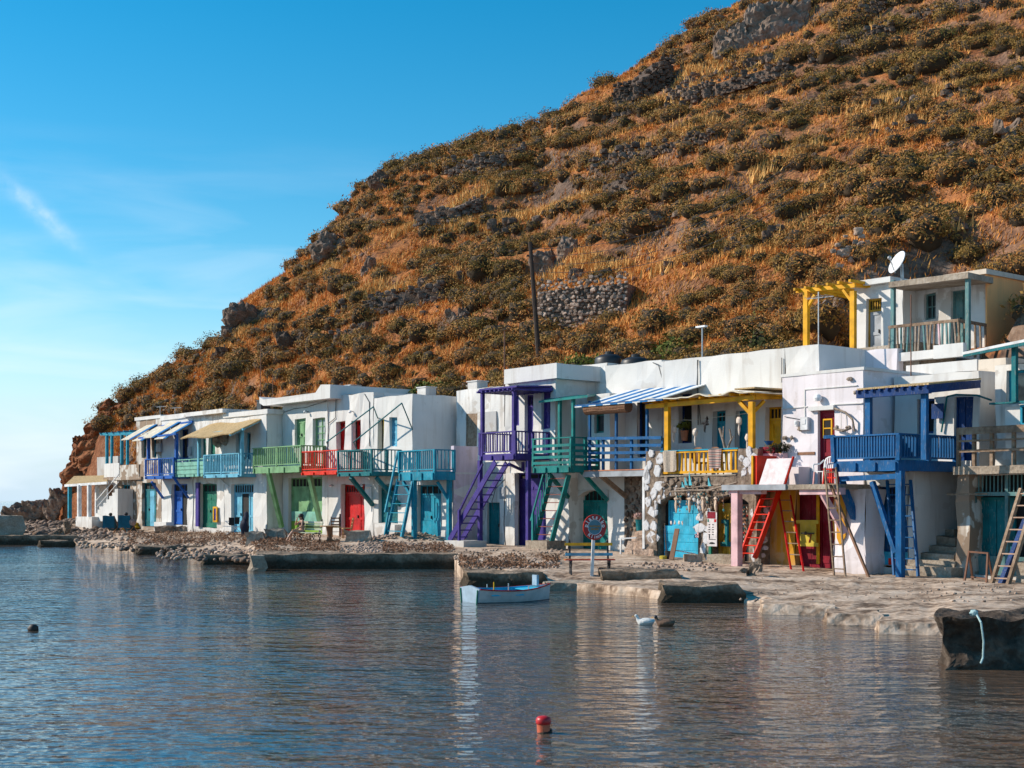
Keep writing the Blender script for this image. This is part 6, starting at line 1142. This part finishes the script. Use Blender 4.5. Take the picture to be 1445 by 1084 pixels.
# ---- deck chairs with two people seen from behind
for (px,py,lb,lp,hr) in ((156,753,'left blue deck chair seen from behind on the far ledge','person lying back in the left deck chair, only dark hair showing',0),(178,753,'right blue deck chair with a straw hat hung on its side','person lying back in the right deck chair, dark head above the cloth',1)):
    X,Y,z=G(px,py); t=thing('deck_chair',lb,'deck chair',X,Y,z,R(-6))
    for sx in (-.33,.33): t.bar('frame_rail',(sx,-.25,1.02),(sx,.75,.05),.045,BWOOD); t.bar('frame_rail',(sx*.9,-.35,.0),(sx*.9,.55,.55),.045,BWOOD)
    t.bar('cross_bar',(-.34,-.25,1.02),(.34,-.25,1.02),.04,BWOOD)
    c=t.add('cloth',MB().grid(lambda a,b:(-.32+.64*a,-.27+1.0*b,1.02-.85*b-.14*math.sin(b*3.14)),4,10),plain('teal_blue_cloth',(.01,.09,.15),.85)); c.modifiers.new('thick','SOLIDIFY').thickness=.02
    t.add('towel',MB().grid(lambda a,b:(-.36+.72*a,-.30-.02*b,1.05-.72*b+.02*math.sin(a*7+b*5)),8,6),plain('teal_towel',(.008,.10,.15),.95))
    if hr: t2=single('straw_hat','round straw hat hanging at the right deck chair','hat',MB().lathe((0,0,-.02),[(.19,0),(.20,.01),(.11,.03),(.10,.10),(.05,.13)],16),plain('straw',(.36,.24,.20),.9),X+.46,Y-.3,z+.66,world=True); t2.rotation_euler=(R(80),0,R(30))
    p=thing('person',lp,'person',X,Y+.12,z,0); P=[(0,.25,.36),(0,.10,.55),(0,-.02,.78),(0,-.08,.92),(0,-.10,1.0),(0,-.11,1.10),(.10,.30,.36),(.12,.66,.52),(.13,.95,.12),(-.10,.30,.36),(-.12,.66,.52),(-.13,.95,.12),(.19,-.03,.82),(.27,.14,.62),(.27,.36,.56),(-.19,-.03,.82),(-.27,.14,.62),(-.27,.36,.56)]
    obj('body',skin_mesh('body',P,[(0,1),(1,2),(2,3),(3,4),(4,5),(0,6),(6,7),(7,8),(0,9),(9,10),(10,11),(2,12),(12,13),(13,14),(2,15),(15,16),(16,17)],[.13,.12,.12,.06,.055,.09,.10,.07,.045,.10,.07,.045,.055,.04,.03,.055,.04,.03],SKIN),p.e); p.add('hair',MB().blob((0,-.115,1.13),(.105,.11,.10),2,3,.05),HAIR,smooth=True)
X,Y,z=G(193,747); single('yellow_nets','heap of yellow fishing net beside the teal plank door','fishing net',MB().blob((0,0,.15),(1.0,.5,.32),4,4,.25,3).blob((.5,.1,.12),(.7,.45,.26),9,3,.3,3),rocky('yellow_net',[(.3,(.16,.08,.01)),(.55,(.50,.28,.02)),(.7,(.60,.40,.06))],4,1,14),X,Y,z,world=True)
X,Y,z=G(201,744); single('white_sack','white sack slumped behind the yellow net','sack',MB().blob((0,0,.2),(.7,.35,.35),6,3,.25),WCLOTH,X,Y,z,world=True,smooth=True)
# toys and clutter at the blue door
def clutter(name,label,cat,px,py,fn,mat,rot=0,**k):
    X,Y,z=G(px,py); mb=MB(); fn(mb); return single(name,label,cat,mb,mat,X,Y,z,rot=rot,world=True,**k)
clutter('plank','red-brown plank leaning by the open blue door','plank',264,746,lambda m:m.bar((0,0,0),(.5,.2,1.1),.16,.05),RED); clutter('crate','green plastic crate by the open blue door','crate',263,741,lambda m:m.box(-.3,.3,-.15,.15,.45,.8).box(-.26,.26,-.12,.12,.8,.83),plain('green_plastic',(.12,.38,.04)))
clutter('toy_bucket','red and white toy bucket at the blue door','bucket',259,744,lambda m:m.lathe((0,0,0),[(.16,0),(.22,.4),(.23,.42)],10),plain('red_toy',(.55,.08,.05))); clutter('toy_bag','yellow beach bag at the blue door','bag',272,740,lambda m:m.blob((0,0,.55),(.3,.2,.25),2,3,.2),LYELL)
clutter('low_wall','low rubble wall before the open blue door','wall',259,750,lambda m:gbox(m,-1.6,1.2,-.2,.3,-.3,.28,.25).jit(.1,3),MASON)
clutter('dark_bundle','dark cloth bundle leaning by the pale blue door','bundle',345,756,lambda m:m.blob((0,0,.45),(.26,.2,.5),5,3,.2).blob((.1,0,.95),(.13,.12,.3),7,3,.2),plain('navy_cloth',(.012,.016,.035),.9),smooth=True); clutter('clothes_rack','white folding rack with dark cloths beside the pale blue door','rack',333,756,lambda m:m.bar((-.6,0,0),(.5,.2,.75),.03).bar((.5,0,0),(-.6,.2,.75),.03).bar((-.7,0,.5),(.6,0,.42),.03).bar((-.6,.2,.75),(.5,.2,.75),.03),WPAINT)
clutter('dark_cloth','dark cloth hung on the white folding rack','cloth',331,756,lambda m:m.box(-.3,-.02,-.03,.03,.55,.95).box(.02,.25,-.02,.04,.6,.95).jit(.05,6),BLACKC)
for i,(px,py,w) in enumerate(((389,761,.9),(505,763,1.1),(360,764,.8))): clutter('stone_block',('pale stone block under the left green strut','rough stone block right of the red boat door','flat stone at the foot of the grey side wall')[i],'stone',px,py,lambda m:gbox(m,-w/2,w/2,-.3,.3,-.2,.42,.25).jit(.1,3),CONC)
# ---- things by the arches
clutter('leaning_plank','thick brown plank leaning on the bright blue gate','plank',951,790,lambda m:m.bar((-.1,-.1,0),(.16,.35,1.08),.17,.06),BWOOD)
clutter('bucket','black bucket before the bright blue gate','bucket',944,789,lambda m:m.lathe((0,0,0),[(.12,0),(.155,.27),(.165,.28),(.15,.29)],14),BLACKP); clutter('broom','white-headed broom standing in the first arch','broom',941,788,lambda m:m.bar((0,0,.02),(-.06,.2,1.25),.03),WOOD)
clutter('stone_block','hewn stone block at the right end of the bright blue gate','stone',978,793,lambda m:gbox(m,-.32,.32,-.16,.16,-.1,.26,.2).jit(.04,4),CONC); clutter('stick','thin stick leaning at the right side of the first arch','stick',976,785,lambda m:m.bar((0,0,0),(.22,.3,1.05),.025),DRIFT); clutter('white_pole','white pole lying against the bright blue gate','pole',964,789,lambda m:m.bar((-.3,.12,.3),(.45,.1,.17),.04),WPAINT); clutter('yellow_sponge','yellow tin beside the black bucket','tin',936,789,lambda m:m.lathe((0,0,0),[(.13,0),(.14,.1),(.1,.12)],10),LYELL)
u,v=U(981,1.5),1.5; z=Z(755,u,v); single('pink_cloth','pink cloth drying on the bright blue gate','cloth',MB().blob((0,.35,.0),(.33,.08,.11),4,3,.3,3),PINK,u,v,z)
# poster
a=op(998,1011.5,722,771,1.4); t=T('poster','long fish-print poster with red top hanging between the two arches','poster',(a[0]+a[1])/2,1.4,a[2]); t.box('sheet',a[0],a[1],1.40,1.42,a[2],a[3],plain('poster_paper',(.62,.56,.55)))
H_=a[3]-a[2]; t.box('red_field',a[0]+.01,a[1]-.06,1.392,1.398,a[3]-.2*H_,a[3]-.01,CRIM); t.box('green_field',a[0]+.02,a[0]+.08,1.392,1.398,a[3]-.3*H_,a[3]-.22*H_,DGREEN); t.box('red_field',a[1]-.12,a[1]-.03,1.392,1.398,a[3]-.3*H_,a[3]-.22*H_,RED)
for i in range(5):
    for j in range(2): t.add('fish_print',MB().blob((a[0]+.1+j*.17,1.396,a[3]-(.38+.07*i)*H_),(.05,.006,.02),i,1,.3),BLACKC)
t.add('fish_print',MB().blob(((a[0]+a[1])/2,1.396,a[2]+.09*H_),(.15,.006,.035),3,2,.2),BLACKC); t.add('fish_print',MB().box(a[0]+.08,a[0]+.12,1.39,1.398,a[2]+.22*H_,a[2]+.33*H_).box(a[0]+.08,a[1]-.06,1.39,1.398,a[2]+.19*H_,a[2]+.205*H_),BLACKC)
# driftwood boats and mobiles over the arches
u0,u1=U(945,1.35),U(1036,1.35); t=T('driftwood_mobile','driftwood pole hung with wooden fish, shells and tiny sails above the bright blue gate','mobile',(u0+u1)/2,1.35,Z(692,(u0+u1)/2,1.35)); rr=random.Random(8)
t.add('pole',MB().tube([P3(945,694,1.35),P3(975,692,1.3),P3(1000,692,1.3),P3(1040,681,1.35)],.035),DRIFT); t.add('pole',MB().tube([P3(955,690,1.4),P3(1018,684,1.38)],.03),DRIFT)
for x,y,h_ in ((972,683,.45),(966,683,.25),(999,684,.25),(962,686,.16)): p=P3(x,y,1.3); t.add('sail',MB().add([(p[0],1.3,p[2]-.05),(p[0]+.16,1.29,p[2]-.05),(p[0],1.3,p[2]+h_)],[(0,1,2)]).add([(p[0],1.32,p[2]-.05),(p[0]+.16,1.32,p[2]-.05),(p[0],1.32,p[2]+h_)],[(2,1,0)]),plain('sail_turquoise',(.05,.38,.46)))
for i in range(26):
    x=rr.uniform(952,1030); p=P3(x,693 if x<1000 else 690,1.35); ln=rr.choice((.25,.4,.5,.7,.9))*rr.uniform(.7,1.1); b=MB().cyl(p,(p[0],1.35,p[2]-ln),.006,4)
    s=t.add('string',b,CANVAS); kk=rr.randrange(3,6)
    for j in range(kk): t.add('driftwood_bead',MB().blob((p[0]+rr.uniform(-.03,.03),1.35,p[2]-ln*(j+.6)/kk),(rr.uniform(.025,.055),.03,rr.uniform(.03,.06)),i*5+j,1,.35),(DRIFT,DRIFT,CANVAS,BWOOD,DRIFT,TEAL)[rr.randrange(6)],s)
for x,y in ((954,714),(973,714),(992,713),(1010,714)): p=P3(x,y,1.3); t.add('wooden_fish',MB().blob((p[0],1.3,p[2]),(.06,.05,.25),int(x),2,.15).blob((p[0],1.3,p[2]+.25),(.09,.05,.06),int(x)+1,2,.2),plain('pale_wood',(.60,.44,.32)))
for x in (947,952,958,963): p=P3(x,738,1.3); t.add('shell',MB().blob((p[0],1.3,p[2]),(.05,.03,.08),int(x),1,.3),plain('shell',(.66,.55,.46)))
# steps and pot at the stone patch
st=MB()
for i,(x0,x1,yt,yb) in enumerate(((878,920,786,798),(882,922,776,787),(884,916,765,776),(893,914,756,766),(896,912,749,757))): a=op(x0,x1,yt,yb,1.1+.35*i); gbox(st,a[0],a[1],1.1+.33*i,2.8,a[2]-.3,a[3],.3)
t=T('stone_steps','rough stone steps up to the bare masonry beside the arched door','steps',U(900,1.2),1.2); t.add('steps',st.jit(.10,2.7),STONE); t.add('hand_rail',MB().bar(P3(876,760,1.1),P3(876,785,1.1),.05).bar(P3(876,760,1.1),P3(898,759,1.3),.05),WPAINT)
def pot(label,px,py,v,w,h,mat,plantmat,seed,k=1.):
    u,_,z=P3(px,py,v); t=T('flower_pot',label,'flower pot',u,v,z); t.add('pot',MB().lathe((u,v,z),[(w*.38,0),(w*.5,h*.9),(w*.54,h),(w*.4,h)],14),mat); V,Fq=leafcloud(160,seed,.16); o=obj('plant',bigmesh('plant',V,Fq,plantmat),t.e,(0,0,h+w*.35*k)); o.scale=(w*.7*k,)*3; return t
pot('blue flower pot with pale succulents on the stone steps',903,749,2.0,.34,.42,TEAL,plain('pink_flowers',(.45,.26,.22)),201); pot('terracotta pot of red geranium in the dark window',966,622,3.35,.3,.38,TERRA,GREENL,202,1.4)
# rugs on the yellow railing, ornaments, tree branch
def rug(label,x0,x1,y0,y1,mat):
    a=op(x0,x1,y0,y1,1.56); u=(a[0]+a[1])/2; t=single('rug',label,'rug',MB().grid(lambda s,q:((s-.5)*(a[1]-a[0])*(1.05-.18*q),-.03*math.sin(s*9)-.01,-q*(a[3]-a[2])),8,6).grid(lambda s,q:((s-.5)*(a[1]-a[0])*1.05,.20*q,.02),8,2),mat,u,1.58,a[3]); t.modifiers.new('thick','SOLIDIFY').thickness=.02
m,n,l,p=nodes('striped_weave'); w=n.new('ShaderNodeTexWave'); w.bands_direction='Z'; w.inputs['Scale'].default_value=2.6; w.inputs['Distortion'].default_value=.5; w.inputs['Detail'].default_value=3; tcx=n.new('ShaderNodeTexCoord'); l.new(tcx.outputs['Object'],w.inputs['Vector']); l.new(ramp(n,l,w.outputs[0],[(.2,(.12,.09,.09)),(.35,(.5,.42,.36)),(.6,(.56,.48,.42)),(.9,(.30,.12,.10))]),p.inputs['Base Color']); p.inputs['Roughness'].default_value=.95
rug('plain beige rug hung at the left end of the yellow railing',936,954,637,666,plain('beige_weave',(.42,.35,.28),.95,scale=20)); rug('striped woven rug hung over the middle of the yellow railing',1000,1018,634,661,m)
u,_,z=P3(1022,664,1.75); t=T('driftwood_tree','bare branching driftwood standing behind the yellow railing','driftwood',u,1.9,z); t.add('branch',MB().tube([(u,1.9,z),(u-.05,1.9,z+.6),(u-.2,1.9,z+1.1),(u-.35,1.9,z+1.5)],.05).tube([(u-.05,1.9,z+.6),(u+.15,1.95,z+1.1),(u+.12,1.9,z+1.45)],.035).tube([(u-.2,1.9,z+1.1),(u-.12,1.85,z+1.55)],.025).tube([(u+.05,1.9,z+.9),(u+.3,1.9,z+1.2)],.02),DRIFT)
for i,(x,y,lb) in enumerate(((981,610,'large cream gourd ornament hanging under the yellow pergola'),(951,606,'pale shell string at the left pergola post'),(1043,594,'pale wooden fish hanging before the turquoise door'),(1055,618,'white gull ornament standing on the stone pier'))):
    p=P3(x,y,2.0 if i!=3 else 1.8); mb=MB().blob((0,0,0),(.11,.09,.15),i,2,.15).blob((0,0,-.28),(.05,.04,.22),i+3,2,.2)
    if i!=3: mb.cyl((0,0,.14),(0,0,.7),.008,4)
    single('hanging_ornament',lb,'ornament',mb,plain('cream_ornament',(.60,.50,.42)),p[0],p[1],p[2])
p=P3(996,597,2.2); single('hanging_ornament','black and red bird mobile under the yellow pergola','ornament',MB().blob((0,0,0),(.14,.05,.09),3,2,.4,3).blob((.05,0,.14),(.06,.05,.1),5,2,.3).blob((-.06,0,-.18),(.05,.04,.14),7,2,.4),BLACKC,*p)
wl3=MB().tube([P3(944,592,2.2),P3(975,593,2.6),P3(1050,584,2.2),P3(1060,583,1.9)],.008,4); 
c0=P3(944,592,2.2); wl3.v=[(a-c0[0],b-c0[1],c-c0[2]) for a,b,c in wl3.v]; single('washing_line','thin line strung across under the yellow pergola','line',wl3,CANVAS,*c0)
for (x,lb) in ((985,'round wicker chair back behind the left railing bars'),(1009,'round wicker chair back behind the striped rug')):
    u=U(x,2.3); t=T('wicker_chair',lb,'chair',u,2.4,Z(671,u,2.0)+.05); z=t.uv[2]; t.add('backrest',MB().grid(lambda a,b:(u+.27*math.cos(math.pi*a)*(.6+.4*b),2.2+.12*math.sin(math.pi*a),z+.4+.58*b*(.75+.25*math.sin(math.pi*a))),14,4),BWOOD); t.add('seat',MB().lathe((u,2.45,z+.38),[(.24,0),(.26,.03),(.24,.06)],14),BWOOD)
    for q in range(4): a=.8+1.57*q; t.bar('leg',(u+.2*math.cos(a),2.45+.2*math.sin(a),z),(u+.18*math.cos(a),2.45+.18*math.sin(a),z+.4),.035,BWOOD)
# ---- terrace of the pink house
zt=Z(684,U(1100,.2),.2)
u0,u1=U(1072,.75),U(1110,.75); h_=Z(647,(u0+u1)/2,.75)-zt; t=T('leaning_board','blank pale pink board leaning on the terrace parapet','board',u0,.75,zt); t.add('panel',MB().add([(u0,.7,zt),(u1-.1,.7,zt),(u1,1.0,zt+h_),(u0+.1,1.0,zt+h_),(u0,.74,zt),(u1-.1,.74,zt),(u1,1.04,zt+h_),(u0+.1,1.04,zt+h_)],[(0,1,2,3),(7,6,5,4),(0,3,7,4),(1,5,6,2),(3,2,6,7),(0,4,5,1)]),plain('pale_pink_board',(.60,.49,.50))); t.bar('edge_batten',(u1-.08,.76,zt),(u1+.03,1.06,zt+h_+.05),.06,ORED)
a=op(1071,1092,627,636,1.9); single('red_planter','long red planter box on the pink parapet','planter',MB().box(0,a[1]-a[0],-.12,.12,0,a[3]-a[2]),CRIM,a[0],2.02,Z(640,U(1085,1.9),1.9)+.01)
X0=P3(1099,636,1.95); V,Fq=leafcloud(500,301,.10); o=obj('potted_bush',bigmesh('potted_bush',V,Fq,leafmat('dark_pot_leaves',[(.3,(.01,.012,.006)),(.6,(.035,.035,.016))])),None,(*RW(X0[0],X0[1]),X0[2]+.02)); o.scale=(.32,.32,.36); o['label']='dark bushy plant behind the pale leaning board'; o['category']='plant'
p=P3(1085,627,2.0); single('blue_bowl','blue bowl on the red planter','bowl',MB().lathe((0,0,-.02),[(.08,0),(.16,.12),(.17,.13)],12),BLUE,p[0],p[1],p[2])
u=U(1160,.75); t=T('plastic_chair','white plastic armchair on the pink terrace','chair',u,.9,zt)
z=zt; v=.9
for sx in (-.24,.24):
    for sv in (-.22,.2): t.bar('leg',(u+sx*1.1,v+sv*1.15,z),(u+sx,v+sv,z+.43),.04,WHITEPL if sv>0 else plain('pink_plastic',(.62,.30,.28)))
    t.add('armrest',MB().tube([(u+sx*1.1,v-.24,z+.43),(u+sx*1.15,v-.24,z+.63),(u+sx*1.15,v+.1,z+.66),(u+sx*.9,v+.22,z+.78)],.025),WHITEPL)
t.add('seat',MB().grid(lambda a,b:(u-.25+.5*a,v-.25+.47*b,z+.43-.02*math.sin(3.14*a)),6,4),WHITEPL).modifiers.new('thick','SOLIDIFY').thickness=.02
for i in range(6): x=u-.17+.068*i; t.add('back_slat',MB().tube([(x,v+.22,z+.44),(x*1.0+(x-u)*.15,v+.3,z+.84-.35*(x-u)**2)],.02),WHITEPL)
t.add('back_rim',MB().tube([(u-.22,v+.22,z+.43)]+[(u-.25*math.cos(3.14*i/8),v+.3,z+.68+.2*math.sin(3.14*i/8)) for i in range(9)]+[(u+.22,v+.22,z+.43)],.025),WHITEPL)
u=U(1171,.45); t=T('stool','red stool in front of the white plastic chair','stool',u,.5,zt); t.box('seat',u-.17,u+.17,.33,.67,zt+.44,zt+.49,ORED)
for a,b in ((-1,-1),(1,-1),(-1,1),(1,1)): t.bar('leg',(u+.17*a,.5+.17*b,zt),(u+.14*a,.5+.14*b,zt+.45),.04,ORED)
t.box('stretcher',u-.15,u+.15,.34,.37,zt+.18,zt+.22,ORED); t.box('stretcher',u-.15,u+.15,.63,.66,zt+.18,zt+.22,ORED)
p=P3(1186,590,2.1); t=T('driftwood_hanging','curved driftwood with hanging shell tray beside the crimson upper door','ornament',*p); t.add('branch',MB().tube([P3(1177,576,2.1),P3(1193,582,2.08),P3(1203,592,2.06),P3(1206,609,2.1)],.035),DRIFT); t.add('tray',MB().tube([P3(1177,605,2.08),P3(1190,608,2.02),P3(1201,604,2.08)],.045).blob(P3(1181,603,2.05),(.09,.06,.06),3,2,.3).blob(P3(1197,603,2.05),(.09,.06,.06),4,2,.3),DRIFT); t.add('strings',MB().tube([P3(1187,582,2.09),P3(1187,606,2.06)],.01).tube([P3(1194,584,2.09),P3(1194,606,2.06)],.01),CANVAS)
# ladders
ladder('ladder','orange-red ladder-stair rising to the pink terrace',ORED,ORED,P3(1045,787,.9),P3(1081,689,1.9),.62,9,.08,.16,rd=.14,rname='tread',side=(1,0,0))
ladder('ladder','small brown ladder with red side rails in the shade of the terrace',RED,WOOD,P3(1117,808,.6),P3(1099,700,2.0),.5,7,.05,.09); ladder('ladder','thin grey pole ladder against the pink terrace edge',WOOD,WOOD,P3(1177,813,-.5),P3(1164,660,.05),.42,9,.05,.05); ladder('ladder','long weathered wooden ladder leaning on the near terrace',WOOD,plain('pale_rung',(.42,.27,.19)),P3(1399,826,.6),P3(1441,690,1.9),.5,8,.09,.12,rd=.10)
c0=P3(1229,822,-.3); c1=P3(1171,682,.1); single('pole','long brown pole leaning on the blue balcony house','pole',MB().cyl((0,0,0),(c1[0]-c0[0],c1[1]-c0[1],c1[2]-c0[2]),.05,8),BWOOD,*c0)
c0=P3(1413,826,1.0); c1=P3(1448,735,2.2); single('prop','dark blue plank propping the near terrace beside the wooden ladder','prop',MB().bar((0,0,0),(c1[0]-c0[0],c1[1]-c0[1],c1[2]-c0[2]),.13,.2),NAVY,*c0)
c0=P3(1336,698,1.6); c1=P3(1393,697,2.4); single('pole','thin bleached pole sticking out from the near boat door','pole',MB().bar((0,0,0),(c1[0]-c0[0],c1[1]-c0[1],c1[2]-c0[2]),.05),WOOD,*c0)
c0=P3(1385,818,1.0); c0=(c0[0],1.0,gzrow(c0[0],1.0)); single('rusty_frame','rusty trestle frame before the near boat door','trestle',MB().bar((-.42,-.2,0),(-.4,0,.85),.05).bar((.28,-.2,0),(.2,0,.82),.05).bar((-.42,0,.85),(.22,0,.82),.05).bar((-.4,0,.85),(-.5,.35,0),.05).bar((.2,0,.82),(.15,.35,0),.05).bar((-.4,.1,.12),(.25,-.1,.1),.035),RUST,*c0)
c0=(U(1440,1.5),1.5); single('concrete_block','concrete block at the foot of the near ladder','block',gbox(MB(),0,1.2,-.3,.6,-.2,.6,.3).jit(.05),CONC,*c0)
outcrop(1065,806,30,14,'small heap of broken stones under the orange-red ladder',MASON,41,6,'stone_heap','stones',world=G(1062,812))
# rope and ring on the pier
X,Y,_=WP(1376,945); single('mooring_rope','pale turquoise rope hanging down the face of the pier','rope',MB().tube([(0,-.08,.82),(.02,-.2,.72),(.05,-.22,.45),(.04,-.22,.2),(.0,-.24,.12)],.015,8).blob((-.02,.0,.84),(.07,.06,.05),3,2,.3),plain('pale_rope',(.35,.50,.50)),X,Y,0,world=True)
# ---- roofs: tanks, drums, antennas, lamp, dish, utility pole
def rooftank(label,px,pw,yt,yb,v,lid=True,g=None):
    u=U(px,v); z0=Z(yb,u,v); z1=Z(yt,u,v); s=F/RW(u,v)[1]; r=pw/2/s; h=z1-z0; t=T('water_tank',label,'water tank',u,v,z0,g); t.add('tank',MB().lathe((u,v,z0-.5),[(r,0),(r,.5+h*.55),(r*.93,.5+h*.75),(r*.6,.5+h*.93),(r*.25,.5+h)],24),BLACKP,smooth=True); t.add('lid',MB().lathe((u,v,z1-.01),[(r*.3,0),(r*.3,.09),(r*.26,.12)],14),BLACKP)
rooftank('wide black water tank, left of the pair on the roof',860,42,500,518,6.2); rooftank('squat black water tank, right of the pair on the roof',897,42,504,521,5.6)
u,_,z=P3(616,550,6.0); t=T('oil_drum','dark drum lying on its side on the roof behind the cube house','drum',u,6,z); t.add('drum',MB().cyl((u-.6,6,z),(u+.5,6.3,z),.34,16),BLACKP); t.add('hoop',MB().cyl((u-.2,6.1,z),(u-.14,6.12,z),.36,16),BLACKP)
rooftank('dark green water tank on the roof left of the purple balcony',668,26,540,556,6.5); 
for (px,py,w,lb) in ((495,553,.9,'grey air-conditioning box on the red house roof'),(602,556,.7,'small white chimney block on the cube house roof'),(674,548,.7,'white chimney pot on the roof left of the purple balcony'),(372,573,.5,'black cistern on the roof left of the green house')):
    u,_,z=P3(px,py,3.6); single('chimney' if 'chim' in lb else 'roof_box',lb,'chimney' if 'chim' in lb else ('cistern' if 'cist' in lb else 'air conditioner'),MB().box(-w/2,w/2,-.3,.3,-.6,.28).box(-w/2-.05,w/2+.05,-.34,.34,.28,.33),BLACKP if 'black' in lb else (STEEL if 'grey' in lb else WHITE),u,3.6,z)
def antenna(label,px,yt,yb,v,kind=0,px2=None):
    u,_,z0=P3(px,yb,v); h=Z(yt,u,v)-z0; t=T('antenna',label,'antenna',u,v,z0); q=.0 if px2 is None else U(px2,v)-u; t.add('mast',MB().cyl((u,v,z0-.5),(u+q,v,z0+h),(.035 if kind==2 else .022),6),STEEL if kind==0 else RUST)
    if kind==0:
        t.bar('boom',(u-.5,v,z0+h*.93),(u+.5,v+.2,z0+h*.93),.02,STEEL)
        for i in range(6): x=u-.45+.18*i; t.bar('element',(x,v-.22,z0+h*.93+.02),(x,v+.25,z0+h*.93+.02),.012,STEEL)
antenna('thin television aerial on the weathered house roof',226,573,588,2.5); antenna('curved aerial on the striped-awning house roof',247,575,585,2.5); antenna('tall bare mast behind the reed awning house',368,487,558,4,1); antenna('mast with small fittings on the green house roof',385,528,556,3,1); antenna('rusty bent mast on the purple house roof',712,468,532,3.0,2); antenna('leaning aerial mast behind the crimson door house',1155,412,523,4.5,0); antenna('slim white mast beside the blue balcony roof',1285.5,416,533,4.4,1)
antenna('short aerial with a small dish above the cube house',700,478,560,9,0)
u,_,z0=P3(991,506,4.2); t=T('street_lamp','slim street lamp with flat head above the long white parapet','street lamp',u,4.2,z0); h=Z(462,u,4.2)-z0; t.add('pole',MB().cyl((u,4.2,z0-.4),(u,4.2,z0+h),.03,8),STEEL); t.box('lamp_head',u-.28,u+.2,4.12,4.28,z0+h,z0+h+.06,WHITEPL)
vd=7.4; u,_,zc=P3(1269,372,vd); t=T('satellite_dish','large white satellite dish on the flat roof of the upper house','satellite dish',u,vd,Z(392,u,vd)); s=RW(u,vd)[1]/F; rD=17*s; ax=Vector((-.35,-.80,.42)).normalized(); e1=ax.cross(Vector((0,0,1))).normalized(); e2=e1.cross(ax)
c=Vector((u,vd,zc)); t.add('dish',MB().grid(lambda a,b:tuple(c+(e1*math.cos(6.2832*a)+e2*math.sin(6.2832*a))*rD*max(b,.01)+ax*(.30*rD*b*b)),28,6),WHITEPL,smooth=True).modifiers.new('thick','SOLIDIFY').thickness=.03
t.add('mount',MB().cyl((u,vd+.2,t.uv[2]-.3),(u,vd+.15,zc),.06,8).bar((u,vd+.15,zc-.1),tuple(c),.06),STEEL); t.add('receiver_arm',MB().bar(tuple(c-e2*rD*.9),tuple(c+ax*rD*1.0),.03).blob(tuple(c+ax*rD*1.0),(.08,.08,.08),1,1,.1),STEEL)
X,Y,z=hp(763,512); h=(512-345)/F*Y*1.02; t=thing('utility_pole','dark leaning wooden utility pole behind the white parapets','utility pole',X,Y,z-.5,0); t.add('pole',MB().cyl((0,0,-.5),(-15/F*Y,0,h+.5),.13,8,.09),plain('tarred_wood',(.045,.028,.02),.9)); t.add('cross_arm',MB().bar((-15/F*Y-.16,0,h-.15),(-15/F*Y+.16,.1,h-.15),.07),plain('tarred_wood',(.045,.028,.02)))
for i,(x2,y2) in enumerate(((1120,268),(1120,286),(1120,305),(1120,322))):
    q=Vector(hp(x2,y2+20)); q.z+=2.0; a=Vector((X-15/F*Y,Y,z+h-.3-.35*i)); pts=[]
    for k in range(15): f=k/14; p=a.lerp(q,f); p.z-=1.2*4*f*(1-f); pts.append(p-a)
    single('power_line',('topmost','second','third','lowest')[i]+' of the thin wires running right from the utility pole','wire',MB().tube(pts,.012,4),CABLE,a.x,a.y,a.z,world=True,group='wires from the utility pole')
